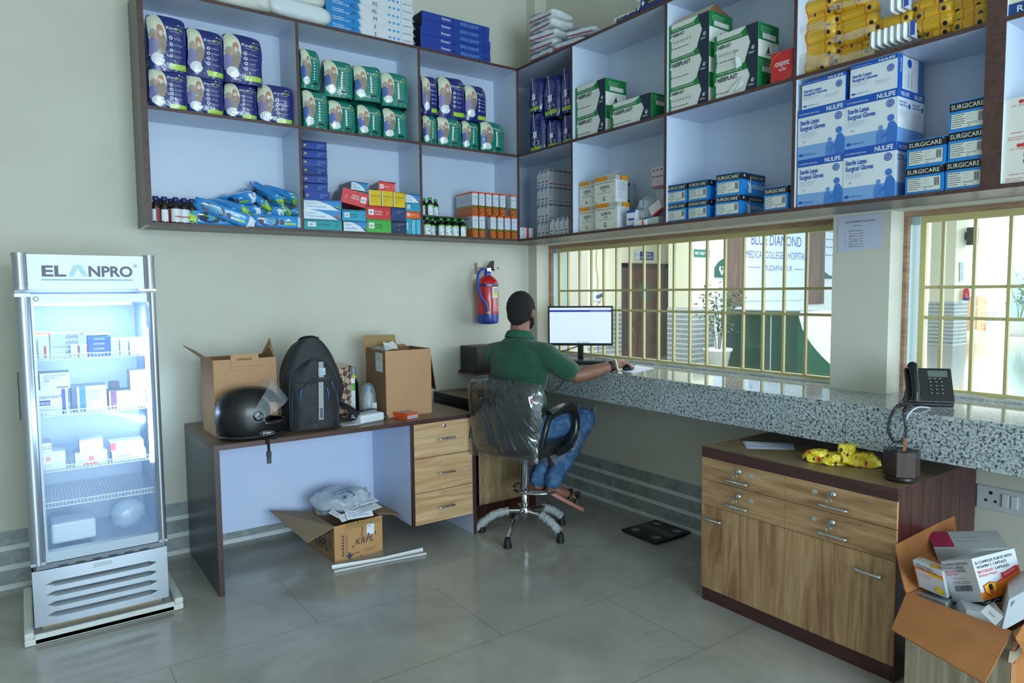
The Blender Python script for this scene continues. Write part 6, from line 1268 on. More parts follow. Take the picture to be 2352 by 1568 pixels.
F = Face(m, (-1.75, -.66, .7546), (1, .1, 0), (0, 1, 0), .1, .05); F.lines(.05, .7, .8, 3, .25, C('3a62b8'), .3); tag(m.build('leaflet'), 'small stack of printed leaflets between the backpack and the white box', 'leaflets')
tag(sheet('film_wad', [(-1.50, -.60, .757), (-1.43, -.62, .757), (-1.40, -.57, .775), (-1.49, -.54, .775)], FILM, seed=12, disp=.01), 'crumpled clear blister film at the corner of the right box', 'plastic film')
OG = C('e8542a', .4); mb, F = carton(.085, .135, .033, OG); f = F['front']; f.rect(.05, .12, .94, .62, C('c8d0e0'), 1); f.circ(.1, .37, .05, C('c8d0e0'), 1, 10, .9); f.text('EZINIL EZINIL EZINIL', .1, .26, .22, C('3a3a5c'), .8, 4)
r = F['right']; r.rect(.02, .0, .98, 1, C('2450c8')); [r.circ(.2+.3*i, .6, .07, WP, 2, 14) for i in range(3)]; [r.lines(.1+.3*i, .15, .2, 1, .1, C('e8e060'), .12, 2, 0) for i in range(3)]; T = F['top']; T.rect(.08, .05, .92, .42, C('b8b0a8'), 1); T.rect(.08, .58, .92, .9, C('b8b0a8'), 1)
put(mb, 'medicine_carton', (-1.352, -.70, .75), R(14), 'low orange and blue medicine carton at the front edge of the desk', 'box', bevel=.001)
# computer on a small wall shelf in the corner
m = MB(); m.box(-.64, -.36, -.24, -.012, .905, .925, MAHOG); tag(m.build('corner_shelf'), 'small dark red shelf board carrying the black computer in the corner', 'shelf')
o = empty('computer_tower', (-.63, -.235, .925), 0, 'black desktop computer case behind the seated man', 'computer'); m = MB(); m.rbox(0, .26, 0, .21, 0, .178, C('14161a', .4), .004); m.build('case', o)
m = MB(); m.box(.02, .036, -.002, .0, .08, .15, C('3a3f46', .3, .6)); m.build('front_strip', o); m = MB(); [m.box(.06, .24, -.0015, 0, .02+.012*i, .024+.012*i, C('24272c', .5)) for i in range(10)]; m.build('front_vents', o)

# ================================================================ FIRE EXTINGUISHER
ex = empty('fire_extinguisher', (-.440, -.10, 1.255), R(0), 'red and blue fire extinguisher hanging on the wall left of the first window', 'fire extinguisher')
RD, BL = C('c3202c', .25, coat=.5), C('1c3f9e', .3, coat=.3); r = .078
m = MB(); m.lathe([(r*.98, .055), (r, .07), (r, .285), (r*.9, .31), (r*.6, .335), (.03, .345), (.022, .35)], RD, 32); m.build('cylinder', ex)
m = MB(); m.lathe([(0, 0), (r*.8, .0), (r*.97, .01), (r*1.0, .02), (r*1.0, .07)], BL, 32); m.build('blue_foot', ex)
m = MB(); m.lathe([(.024, .345), (.026, .352), (.024, .375), (.02, .38)], BL, 20); m.build('collar', ex)
def cyl_face(m, a0, a1, z0, z1, mat, rr_, n=12):
    vs = []
    for i in range(n+1): a = R(a0+(a1-a0)*i/n); vs += [(rr_*math.cos(a), rr_*math.sin(a), z0), (rr_*math.cos(a), rr_*math.sin(a), z1)]
    m.smooth = True; m.add(vs, [(2*i, 2*i+2, 2*i+3, 2*i+1) for i in range(n)], mat); m.smooth = False
m = MB(); cyl_face(m, 180, 360, .268, .286, C('1c2a66', .4), r*1.005, 24); cyl_face(m, 262, 330, .185, .265, C('d8dcd8', .5), r*1.008); cyl_face(m, 272, 300, .205, .225, C('c8c83a', .5), r*1.012, 6); cyl_face(m, 305, 322, .19, .23, C('c84a3a', .5), r*1.012, 4)
for i in range(6): cyl_face(m, 268+i, 325, .252-i*.006, .2545-i*.006, C('5c6470', .5), r*1.012, 6)
for j in range(4): 
    for i in range(8): cyl_face(m, 268+j*15, 278+j*15, .17-i*.011, .174-i*.011, C('e0e4e8', .5), r*1.008, 2)
for st, a0 in (('CITIZEN', 232), ('BC 6', 300)):
    vs, fs, tw = glyphs(st, 6); m.add([(r*1.012*math.cos(R(a0+a*9)), r*1.012*math.sin(R(a0+a*9)), .272+b*.014) for a, b in vs], fs, WP)
m.build('labels', ex)
m = MB(); m.box(-.012, .018, -.02, .02, .375, .4, CHROME); m.lathe([(.012, .38), (.012, .41), (0, .412)], BLACK, 14); m.build('valve', ex)
m = MB(); m.add([(-.005, -.012, .395), (-.005, .012, .395), (.055, .014, .385), (.055, -.014, .385)], [(0, 1, 2, 3)], BLACK); m.prism([(0, -.012, .41), (.03, -.012, .45), (.052, -.012, .455), (.048, -.012, .40), (.06, -.012, .38), (.03, -.012, .40)], (0, .024, 0), BL, capmat=BLACK); m.build('trigger', ex)
m = MB(); m.tube(spline([(-.015, -.01, .385), (-.05, -.02, .392), (-.095, -.03, .355), (-.105, -.04, .28), (-.095, -.06, .20), (-.060, -.078, .135), (-.05, -.082, .06)], 6), .0105, BL, 10); m.tube([(-.05, -.083, .075), (-.05, -.083, .09)], .0125, SILK, 10); m.build('hose', ex)
m = MB(); m.box(-.05, -.044, .06, .09, .36, .44, C('b8a890', .5)); m.tube(spline([(-.045, .05, .40), (-.02, -.0, .405), (.0, -.01, .40)], 3), .003, C('c8c040', .4), 6); m.tube([(-.01, .03, .41), (.012, .07, .46)], .001, C('c8c040', .4), 5); m.build('wall_bracket', ex)
m = MB(); m.tube([(P(1142, 616, 'y', 0)[0], 0, P(1142, 616, 'y', 0)[2]), (P(1142, 616, 'y', 0)[0], -.02, P(1142, 618, 'y', 0)[2]), (P(1140, 612, 'y', 0)[0], -.02, P(1140, 612, 'y', 0)[2])], .002, C('4a4a46'), 6); tag(m.build('wall_hook'), 'small bare hook in the wall beside the fire extinguisher', 'hook')

# ================================================================ BOX OF WASTE UNDER THE DESK
KB1, KB2 = C('c39361', .75, var=.06, bs=7), C('9c7650', .8, var=.06, bs=7); KIN = C('8f7a60', .8, var=.04)
kw, kd_, kh = .292, .37, P(773, 1208, 'y', -.688)[2]
ko = empty('cardboard_box', (-1.836, -.690, 0), R(4), 'open brown cardboard box full of waste paper on the floor under the desk', 'box'); ft = .005
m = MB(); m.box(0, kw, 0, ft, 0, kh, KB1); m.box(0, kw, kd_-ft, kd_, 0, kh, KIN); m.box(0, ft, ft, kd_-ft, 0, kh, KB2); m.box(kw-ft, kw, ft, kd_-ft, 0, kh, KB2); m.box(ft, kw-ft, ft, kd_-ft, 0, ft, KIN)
DG = C('2c2f3c', .6); f = Face(m, (0, 0, 0), (1, 0, 0), (0, 0, 1), kw, kh)
f.poly([(.36, .30), (.36, .38), (.41, .30)], C('55504c'), 1); f.poly([(.86, .62), (.78, .62), (.86, .50)], C('55504c'), 1); f.text('KRPL', .42, .36, .17, DG, .38, 4, 2, sh=.3)
for a in ((.30, .10), (.34, .10), (.26, .10), (.30, .16), (.30, .04)): f.rect(a[0]-.022, a[1]-.025, a[0]+.022, a[1]+.03, C('2a3060'), 1)
f.text('KRPL', .36, .10, .055, DG, .16, 0, 2, sh=.25); f.lines(.6, .19, .28, 4, .03, DG, .4, 1, .2)
for i in range(8): f.rect(.13, .12+i*.085, .215, .124+i*.085, DG); 
f.rect(.13, .12, .134, .80, DG); f.rect(.212, .12, .216, .80, DG)
for i in range(7): f.circ(.173, .165+i*.085, .018, DG, 2, 6); f.rect(.165, .13+i*.085, .18, .15+i*.085, DG, 2)
f.text("DON'T STACK MORE THAN 8 BOX", .262, .14, .04, DG, .55*kh/kw, 1, 2, rot=R(90)); f.rect(.52, .0, .56, .03, C('c83028'), 2)
f.poly([(.53, .92), (.57, .75), (.545, .6), (.575, .45), (.60, .33), (.59, .5), (.575, .62), (.60, .78)], C('8a6848'), 3)
for i in range(30): f.rect(.2+i*.025, .82, .212+i*.025, .93, C('a07c50'), 1)
g = Face(m, (0, kd_, 0), (0, -1, 0), (0, 0, 1), kd_, kh); g.text('KRPL', .30, .22, .30, DG, .48, 6, 2); g.poly([(.16, .30), (.16, .58), (.28, .30)], C('55504c'), 1); g.poly([(.88, .55), (.88, .22), (.80, .50)], C('55504c'), 1); g.poly([(.80, .95), (.84, .95), (.84, .75), (.80, .75)], DG, 1); g.ring(.86, .62, .03, .006, DG, 1, 12, -90, 120)
m.build('box_body', ko)
flap(ko, (.0, .0, kh), (.0, kd_, kh), (-.21, kd_+.02, kh+.045), (-.16, -.015, kh-.045), KIN); flap(ko, (kw, kd_, kh), (kw, .06, kh), (kw+.19, .06, kh-.05), (kw+.19, kd_-.03, kh-.055), KB2)
m = MB(); F = Face(m, (kw*.66, -.001, kh*.56), (1, -.0, -.04), (0, 0, 1), .048, .062); F.poly([(0, .05), (1, 0), (1, .95), (.05, 1)], PAPER, 1); F.lines(.1, .85, .6, 2, .12, C('3a3ab0'), .5); F.circ(.25, .06, .14, C('2a2ab8'), 2, 10); m.build('price_sticker', ko)
m = MB(); rr = random.Random(8); vs = [(kw*(.25+.7*i/16), -.006-.004*(i % 2), kh+rr.uniform(-.012, .008)) for i in range(17)]; m.add(vs+[(v[0], -.001, kh*.86) for v in vs], [(i, i+1, 18+i, 17+i) for i in range(16)], C('b08a58', .8)); m.build('torn_edge', ko)
BAGM = NT(.22, .4); BAGM.b.inputs['Alpha'].default_value = .72; nb = BAGM.noise(BAGM.tc, 22, 4, .6, .5); bq = BAGM.bump(nb, .6, .015); BAGM = BAGM.col(BAGM.ramp(nb, [(.3, 'b8c4d0'), (.7, 'd6dfe8')]))
m = MB(); ell(m, (-1.70, -.43, kh+.065), (.165, .13, .075), BAGM, n=56); bagc = Vector((-1.70, -.43, kh+.065))
o = m.build('carrier_bag', fn=lambda p: p+noise.noise_vector(p*9)*.03+noise.noise_vector(p*27)*.014+noise.noise_vector(p*60)*.005); tag(o, 'crumpled translucent carrier bag heaped in the waste box under the desk', 'plastic bag')
m = MB(); M_ = Matrix.Translation((-1.72, -.50, kh+.145)) @ Matrix.Rotation(R(38), 4, 'X') @ Matrix.Rotation(R(8), 4, 'Z')
for k, st in enumerate(('Hospital', '& Inovorable')): vs, fs, tw = glyphs(st, 4); m.add([M_ @ Vector((-.05+a*.10/tw, -.01-k*.02+b*.02, .0)) for a, b in vs], fs, C('27507a', .5))
m.add([M_ @ Vector(q) for q in ((-.02, -.06, 0), (.05, -.03, 0), (.06, -.065, 0), (.02, -.075, 0))], [(0, 1, 2, 3)], C('27507a', .5)); q = m.build('bag_print', o)
rr = random.Random(11); nms = ['white leaflet sticking out at the front left of the waste box', 'white paper with blue print at the front of the waste box', 'white folded paper over the front right rim of the waste box', 'grey striped leaflet in the middle of the waste box', 'white and red carton scrap behind the papers in the waste box', 'plain white scrap at the left of the waste box', 'folded white sheet at the right of the waste box']
for i, (x, y, z, a, b, w, l) in enumerate([(-1.74, -.60, .01, 15, 20, .07, .05), (-1.66, -.62, .02, 12, -8, .15, .06), (-1.59, -.60, .035, -8, 18, .14, .06), (-1.65, -.54, .05, 20, 12, .17, .06), (-1.56, -.44, .07, 30, 30, .10, .07), (-1.78, -.56, .03, 10, 50, .06, .06), (-1.58, -.53, .06, -12, 8, .12, .08)]):
    m = MB(); M_ = Matrix.Translation((x, y, kh+z)) @ Matrix.Rotation(R(b), 4, 'Z') @ Matrix.Rotation(R(a+20), 4, 'X'); m.box(-w/2, w/2, -l/2, l/2, -.0015, .0015, (PAPER, C('c4ccd8', .6))[i == 3], M_)
    F = Face(m, M_ @ Vector((-w/2, -l/2, .002)), M_.to_3x3() @ Vector((1, 0, 0)), M_.to_3x3() @ Vector((0, 1, 0)), w, l); c = [GREYP, C('2a48c0'), GREYP, C('5a4a50'), C('c83a4a'), GREYP, C('5a6478')][i]; F.lines(.06, .75, .8, 3, .22, c, .4, 1); tag(m.build('waste_paper'), nms[i], 'paper', 'waste paper in the floor box')
# white packing strip on the floor
m = MB(); a, b = Vector((-1.885, -.795, 0)), Vector((-1.375, -.862, 0)); d = (b-a).normalized(); s_ = Vector((-d.y, d.x, 0)); PS = C('d4dade', .35)
n = 12; vs = []
for i in range(n+1):
    p = a+(b-a)*(i/n); w_ = .017+.008*abs(i/n-.5)*2; k = .018+.012*abs(i/n-.5); vs += [p+s_*w_*1.3+Vector((0, 0, k)), p+s_*w_+Vector((0, 0, .003)), p-s_*w_+Vector((0, 0, .002)), p-s_*w_*1.2+Vector((0, 0, k*.7))]
for c, mt in ((0, PS), (1, C('b89a7c', .6)), (2, PS)): m.add(vs, [(4*i+c, 4*i+4+c, 4*i+5+c, 4*i+1+c) for i in range(n)], mt)
o = m.build('packing_strip'); so = o.modifiers.new('s', 'SOLIDIFY'); so.thickness = .0015; tag(o, 'long white folded packing strip on the floor in front of the waste box', 'packing strip')
# ================================================================ SWIVEL CHAIR
AZ = R(20); CF2 = Vector((math.cos(AZ), math.sin(AZ), 0)); CR = Vector((CF2.y, -CF2.x, 0)); C0 = Vector((-.717, -.930, 0))
def cw(s, r_, z): return C0+CF2*s+CR*r_+Vector((0, 0, z))
ch = empty('swivel_chair', C0, 0, 'black high swivel chair still wrapped in clear plastic with a chrome post and star foot', 'chair'); INVH = Matrix.Translation(-C0)
def hp_(name, m, par=None):
    o = m.build(name, par or ch)
    if not par: o.matrix_parent_inverse = INVH
    return o
BLK = C('15171a', .45, bump=.1, bs=30)
def clearfilm(fac, sc, rot, str_, tint='e8eef2', rough=.12, dist=.03):
    t = NT(); nt = t.t; nt.nodes.remove(t.b); o = nt.nodes['Material Output']; n_ = t.noise(sc(t) if callable(sc) else t.map(sc, rot), 1.6, 3, .5, .8)
    b = t.n('Bump'); b.inputs['Strength'].default_value = str_; b.inputs['Distance'].default_value = dist; t.l(n_, b.inputs['Height'])
    g = t.n('BsdfGlossy'); g.inputs['Color'].default_value = rgb(tint); g.inputs['Roughness'].default_value = rough; t.l(b.outputs[0], g.inputs['Normal'])
    tr = t.n('BsdfTransparent'); lw = t.n('LayerWeight'); lw.inputs[0].default_value = .35; t.l(b.outputs[0], lw.inputs['Normal']); mx = t.n('MixShader')
    t.l(t.math('ADD', t.math('MULTIPLY', lw.outputs['Facing'], fac), fac*.35), mx.inputs[0]); t.l(tr.outputs[0], mx.inputs[1]); t.l(g.outputs[0], mx.inputs[2]); t.l(mx.outputs[0], o.inputs[0]); return t.m
def streak(t):
    def dot(v, k):
        x = t.n('VectorMath', operation='DOT_PRODUCT'); t.l(t.tc, x.inputs[0]); x.inputs[1].default_value = v.normalized()*k; return x.outputs['Value']
    c = t.n('CombineXYZ'); t.l(dot(CR+Vector((0, 0, .5)), 13), c.inputs[0]); t.l(dot(CR*.5-Vector((0, 0, 1)), 2.0), c.inputs[1]); t.l(dot(CF2, 8), c.inputs[2]); return c.outputs[0]
PLWm = clearfilm(.26, streak, 0, .55, rough=.07)
def backp(m, mat, g, nz_):
    NU, NV = 18, 16; vs = []
    for side in (0, 1):
        for j in range(NV+1):
            for i in range(NU+1):
                u, v = -1+2*i/NU, j/NV
                hw = .262*(1-.16*(1-v)**2-.04*abs(2*v-1)**8)+g; z = .535-g+(.435+2*g)*(v+.0)-.02*u*u*(v)
                sx = -.225-.05*v*.6-.02*(1-v)+.045*u*u*.9; e = (1-abs(u)**8)*(1-abs(2*v-1)**8); th = (.032+g)*e**.5
                p = cw(sx+(-th if side == 0 else th), u*hw+.005, z); vs.append(p+noise.noise_vector(p*14)*nz_)
    k = (NU+1)*(NV+1); m.smooth = True
    m.add(vs, [(s*k+j*(NU+1)+i, s*k+j*(NU+1)+i+1, s*k+(j+1)*(NU+1)+i+1, s*k+(j+1)*(NU+1)+i) for s in (0, 1) for j in range(NV) for i in range(NU)], mat); m.smooth = False
m = MB(); backp(m, BLK, 0, .002); bk = hp_('backrest', m)
m = MB(); backp(m, PLWm, .009, .007); hp_('plastic_cover', m, bk).matrix_parent_inverse = Matrix.Identity(4)
m = MB(); q = [P(1212, 910, 'y', -1.2), P(1226, 904, 'y', -1.2), P(1230, 926, 'y', -1.2), P(1218, 934, 'y', -1.2)]; q = [p+Vector((-.02, -.03, 0)) for p in q]; m.poly(q, WP); c = sum(q, Vector())/4; m.poly([c+(p-c)*.45+Vector((-.001, -.002, 0)) for p in q], RED); hp_('care_label', m, bk)
m = MB(); b = bmesh.new(); bmesh.ops.create_cube(b, size=1); bmesh.ops.bevel(b, geom=b.edges[:], offset=.18, segments=4, profile=.6, affect='EDGES')
MS = Matrix.Translation(cw(.0, 0, .56)) @ Matrix.Rotation(AZ, 4, 'Z')
for v in b.verts: v.co = MS @ Vector((v.co.x*.46, v.co.y*.48, v.co.z*.085))
m.smooth = True; m.bm(b, BLK); b.free(); st_ = hp_('seat', m)
m = MB(); b = bmesh.new(); bmesh.ops.create_cube(b, size=1); bmesh.ops.subdivide_edges(b, edges=b.edges[:], cuts=10, use_grid_fill=True)
for v in b.verts:
    p = MS @ Vector((v.co.x*.47, v.co.y*.49, v.co.z*.105-.004)); v.co = p+noise.noise_vector(p*30)*.008
m.smooth = True; m.bm(b, PLWm); b.free(); m.smooth = False; hp_('plastic_cover', m, st_)
ARM = C('17191c', .3, coat=.2)
for s in (-1, 1):
    m = MB(); r_ = .275*s; m.tube(spline([cw(-.20, r_*.93, .60), cw(-.19, r_, .70), cw(-.14, r_, .765), cw(0, r_, .785), cw(.10, r_, .78), cw(.155, r_, .72), cw(.145, r_, .63), cw(.08, r_*.97, .56), cw(-.02, r_*.9, .535)], 6), [.024]*49, ARM, 10, sq=.75)
    a = hp_('armrest', m); m = MB(); m.tube(spline([cw(-.15, r_, .785), cw(0, r_, .805), cw(.11, r_, .80)], 6), .030, ARM, 10, sq=.6); hp_('arm_pad', m, a)
    if s == 1: m = MB(); m.tube(spline([cw(.17, r_, .62), cw(.15, r_*1.05, .58), cw(.11, r_*1.05, .54)], 3), .045, PLWm, 10); q = m.build('torn_wrap', a, fn=lambda p: p+noise.noise_vector(p*45)*.02)
m = MB(); T0 = Matrix.Translation(C0); m.lathe([(.018, .135), (.024, .14), (.024, .30), (.0, .3)], CHROME, 20, T0); m.lathe([(.028, .27), (.030, .275), (.030, .53), (.05, .535), (.05, .55)], CHROME, 24, T0); hp_('post', m)
m = MB(); m.lathe([(0, .088), (.016, .09), (.02, .10), (.034, .115), (.036, .15), (.028, .165)], CHROME, 20, T0); m.lathe([(0, .075), (.012, .08), (.012, .09)], CHROME, 12, T0); hub = hp_('hub', m)
RUB = C('131416', .6)
for k in range(5):
    a = R(212+72*k); d = Vector((math.cos(a), math.sin(a), 0)); m = MB(); m.tube(spline([C0+d*.02+Vector((0, 0, .14)), C0+d*.12+Vector((0, 0, .135)), C0+d*.20+Vector((0, 0, .105)), C0+d*.265+Vector((0, 0, .055))], 4), [.016]*8+[.014]*5, CHROME, 10); l = hp_('leg', m)
    m = MB(); m.lathe([(.024, .0), (.025, .006), (.020, .03), (.018, .055), (0, .058)], RUB, 16, Matrix.Translation(C0+d*.272)); hp_('rubber_foot', m, l)
    if k in (1, 2, 4):
        m = MB(); pts = spline([C0+d*(.13 if k != 4 else .10)+Vector((0, 0, .135)), C0+d*.20+Vector((0, 0, .107)), C0+d*(.262 if k != 4 else .31)+Vector((0, 0, .062 if k != 4 else .02))], 6); m.tube(pts, [.026+.003*math.sin(i*2.3) for i in range(len(pts))], C('c0c6c8', .2, coat=.6, bump=1, bs=90, alpha=.75), 12); hp_('foot_wrap', m, l)
m = MB(); cc = cw(.09, .02, 0); ring = [cc+CF2*(.13*math.cos(t))+CR*(.15*math.sin(t))+Vector((0, 0, .262)) for t in [2*math.pi*i/28 for i in range(29)]]; m.tube(ring, .0085, CHROME, 8); m.tube([C0+CR*.028+Vector((0, 0, .262)), cw(.06, .16, .262)], .007, CHROME, 8); m.tube([C0-CR*.028+Vector((0, 0, .262)), cw(.06, -.12, .262)], .007, CHROME, 8); hp_('foot_ring', m)
m = MB(); m.tube([cw(-.02, .13, .54), cw(-.03, .19, .505)], .004, CHROME, 6); m.tube([cw(-.03, .19, .505), cw(-.035, .215, .455)], [.010, .016], RUB, 10); hp_('height_lever', m)
o = MB(); ell(o, cw(.08, .16, .50), (.10, .05, .07), C('c8d0d4', .08, alpha=.2, coat=.7, bump=.7, bs=30), n=16); tag(o.build('plastic_sheet', fn=lambda p: p+noise.noise_vector(p*25)*.02), 'loose clear plastic hanging below the chair seat beside the jeans', 'plastic sheet')

# ================================================================ PERSON
HA = R(25); F2 = Vector((math.cos(HA), math.sin(HA), 0)); R2_ = Vector((F2.y, -F2.x, 0)); HZ = Vector((0, 0, 1)); B0 = Vector((-.742, -.928, 0))
def bw(s, r_, z): return B0+F2*s+R2_*r_+HZ*z
RH = Matrix((F2, -R2_, HZ)).transposed()
t = NT(.5); ns = t.noise(t.tc, 18, 4); t.bump(t.noise(t.tc, 160, 2), .12, .003); t.b.inputs['Subsurface Weight'].default_value = .08; t.b.inputs['Subsurface Radius'].default_value = (.02, .008, .004); t.b.inputs['Subsurface Scale'].default_value = .5
SKIN = t.col(t.ramp(ns, [(.3, '7a5242'), (.7, '946653')]))
t = NT(.85); nh = t.noise(t.tc, 120, 4, .7); t.bump(nh, .9, .01); HAIR = t.col(t.ramp(nh, [(.3, '0b0a0b'), (.7, '1d1b1b')]))
t = NT(.8); nf = t.noise(t.tc, 7, 3); t.bump(t.mix(.25, t.noise(t.tc, 10, 4, .6, 1.2), t.noise(t.tc, 500, 2)), .55, .03); t.b.inputs['Sheen Weight'].default_value = .2; SHIRT = t.col(t.ramp(nf, [(.3, '0f4430'), (.7, '144e38')]))
t = NT(.85); nf = t.noise(t.tc, 12, 5, .65, .8); t.bump(t.noise(t.map((1, 1, 1.8)), 10, 3, .5, .7), .5, .03); JEAN = t.col(t.ramp(nf, [(.3, '2c4a70'), (.5, '3b5f88'), (.72, '5f84ab')]))
pe = empty('person', C0+HZ*.6, 0, 'man in green polo shirt and jeans seated at the counter, seen from behind', 'person'); INVP = Matrix.Translation(-(C0+HZ*.6))
def pp_(name, m, par=None): o = m.build(name, par or pe); o.matrix_parent_inverse = INVP if not par else Matrix.Identity(4); return o
SHL, SHR = bw(-.005, -.185, 1.10), bw(-.005, .185, 1.105)
ELR, WRR = Vector((-.545, -1.225, .985)), Vector((-.335, -1.312, 1.040)); ELL, WRL = Vector((-.60, -.70, .96)), Vector((-.38, -.80, 1.035))
HIR, KNR, ANR = bw(.02, .095, .635), Vector((-.300, -1.010, .672)), Vector((-.585, -1.035, .315)); HIL, KNL, ANL = bw(.02, -.095, .635), Vector((-.36, -.80, .655)), Vector((-.625, -.945, .315))
m = MB(); HC = bw(.020, 0, 1.368)
ell(m, HC+HZ*.012, (.098, .077, .098), rot=RH); ell(m, HC+F2*.028-HZ*.045, (.066, .058, .068), rot=RH); ell(m, HC+F2*.055-HZ*.085, (.032, .038, .028), rot=RH)     # skull, face, chin
ell(m, HC+F2*.098-HZ*.022, (.018, .014, .026), rot=RH); ell(m, HC+F2*.088-HZ*.062, (.014, .026, .008), rot=RH); ell(m, HC+F2*.088+HZ*.012, (.012, .05, .01), rot=RH)   # nose, lips, brow
for s in (-1, 1): ell(m, HC+R2_*.078*s-F2*.004-HZ*.014, (.017, .009, .031), rot=RH); ell(m, HC+R2_*.087*s-F2*.010-HZ*.010, (.010, .006, .025), rot=RH)
capsule(m, [HC-F2*.015-HZ*.07, bw(-.01, 0, 1.22), bw(-.02, 0, 1.14)], [.058, .060, .07]); ell(m, bw(-.005, 0, 1.0), (.10, .16, .17), rot=RH); ell(m, bw(0, 0, .78), (.095, .14, .18), rot=RH)
capsule(m, [SHR, SHR.lerp(ELR, .5)+Vector((0, 0, -.004)), ELR, ELR.lerp(WRR, .3), WRR], [.055, .047, .043, .045, .028]); capsule(m, [SHL, ELL, ELL.lerp(WRL, .3), WRL], [.055, .043, .042, .028])
for a, b, c in ((HIR, KNR, ANR), (HIL, KNL, ANL)): capsule(m, [a, b], [.07, .05]); capsule(m, [b, b.lerp(c, .3), c], [.05, .05, .036])
def hand(W, fd, sd, up, s=1):
    """palm and five bent fingers; fd along the hand, sd towards the thumb"""
    def q(a, b, c): return W+fd*a+sd*b+up*c
    capsule(m, [q(-.01, 0, 0), q(.03, .004, .006), q(.07, .002, .010)], [.026, .030, .027]); ell(m, q(.062, .0, .012), (.032, .040, .016), rot=Matrix((fd, sd, up)).transposed())
    for i, (off, L) in enumerate(((.030, .068), (.010, .076), (-.011, .070), (-.031, .055))):
        k = q(.088-.006*abs(i-1), off, .016); capsule(m, [q(.06, off*.85, .014), k, k+fd*L*.42-up*.006+sd*.002*i, k+fd*L*.74-up*.022, k+fd*L*.93-up*.034], [.0105, .0105, .0092, .0084, .0072], n=10)
    capsule(m, [q(.012, .026, .0), q(.042, .046, -.006), q(.070, .052, -.016), q(.088, .050, -.024)], [.014, .0125, .0105, .009], n=10)
fd = (Vector((-.165, -1.300, 1.036))-WRR).normalized(); hand(WRR, fd, Vector((fd.y*-1, fd.x, 0)).normalized(), HZ)
fl = Vector((.9, .3, -.05)).normalized(); hand(WRL, fl, Vector((fl.y, -fl.x, 0)).normalized(), HZ)
for A_, T_ in ((ANR, Vector((-.425, -1.075, .192))), (ANL, Vector((-.455, -.90, .27)))):
    d = (T_-A_).normalized(); capsule(m, [A_, A_-HZ*.034-d*.012], [.034, .029]); capsule(m, [A_-HZ*.034-d*.012, A_+d*.06-HZ*.026, T_-d*.045], [.029, .031, .024]); sd_ = d.cross(HZ).normalized()
    for i in range(5): a = T_-d*.05+sd_*(-.028+.014*i); capsule(m, [a, a+d*(.052-.006*abs(i-1))-HZ*.004], [.0105, .008 if i else .010], n=8)
body = remesh(m, .0048, 'body', SKIN, pe, 2); body.matrix_parent_inverse = INVP
# eyes and brows on the far side of the head
for s in (-1, 1):
    m = MB(); ell(m, HC+F2*.084+R2_*.031*s-HZ*.006, (.011, .013, .010), C('e6e2dc', .3), RH); ell(m, HC+F2*.0935+R2_*.031*s-HZ*.006, (.003, .006, .006), C('1a1210', .2), RH); pp_('eye', m)
    m = MB(); capsule(m, [HC+F2*.094+R2_*.016*s+HZ*.016, HC+F2*.086+R2_*.048*s+HZ*.018], [.004, .003], HAIR, 8); pp_('eyebrow', m)
m = MB(); ell(m, HC-F2*.010+HZ*.018, (.102, .0845, .104), rot=RH); ell(m, HC-F2*.038-HZ*.028, (.066, .070, .060), rot=RH); ell(m, HC-F2*.046-HZ*.070, (.036, .044, .034), rot=RH)
for s in (-1, 1): ell(m, HC+F2*.012+R2_*.066*s-HZ*.004, (.020, .014, .045), rot=RH)
hr = remesh(m, .005, 'hair', HAIR, pe, 2); hr.matrix_parent_inverse = INVP
m = MB()
for s in (-1, 1): capsule(m, [HC+F2*.016+R2_*.064*s-HZ*.045, HC+F2*.034+R2_*.054*s-HZ*.078, HC+F2*.070+R2_*.020*s-HZ*.102], [.012, .014, .012])
ell(m, HC+F2*.076-HZ*.095, (.020, .028, .020), rot=RH); ell(m, HC+F2*.095-HZ*.048, (.008, .022, .006), rot=RH); bd = remesh(m, .005, 'beard', HAIR, pe, 2); bd.matrix_parent_inverse = INVP
# polo shirt
m = MB(); ell(m, bw(-.012, 0, 1.00), (.132, .192, .185), rot=RH); ell(m, bw(-.010, 0, .80), (.125, .176, .20), rot=RH); ell(m, bw(.005, 0, .64), (.13, .178, .10), rot=RH)
capsule(m, [SHL+HZ*.004, bw(-.022, 0, 1.140), SHR+HZ*.008], [.068, .070, .068]); ell(m, bw(-.025, 0, 1.165), (.082, .115, .062), rot=RH); ell(m, bw(-.045, 0, 1.13), (.06, .14, .06), rot=RH); ell(m, bw(-.05, .09, 1.06), (.07, .085, .10), rot=RH); ell(m, bw(-.05, -.09, 1.06), (.07, .085, .10), rot=RH)
capsule(m, [SHR, SHR.lerp(ELR, .45)+Vector((0, 0, -.006)), SHR.lerp(ELR, .74)], [.070, .070, .066]); capsule(m, [SHL, SHL.lerp(ELL, .8)], [.070, .066])
capsule(m, [bw(.02, .10, .60), bw(.06, .135, .55)], [.075, .05])
shirt = remesh(m, .007, 'polo_shirt', SHIRT, pe, 5); shirt.matrix_parent_inverse = INVP
dc = (ELR-SHR).normalized(); m = MB(); 
for pos, rr_ in ((SHR.lerp(ELR, .80), .062),): m.tube([pos-dc*.010, pos, pos+dc*.006], [rr_, rr_*1.02, rr_*.99], SHIRT, 20, cap=False); pp_('sleeve_cuff', m, shirt)
m = MB(); vs = []
for j, (dz, rf, rs) in enumerate(((.0, .070, .078), (.022, .066, .074), (.040, .063, .069), (.036, .070, .078), (.010, .080, .092), (.0, .082, .095))):
    for i in range(33):
        a = R(22+316*i/32); vs.append(bw(-.006+.0, 0, 1.205)+F2*(math.cos(a)*rf)+R2_*(math.sin(a)*rs)+HZ*(dz+.014*(-math.cos(a)*.9)))
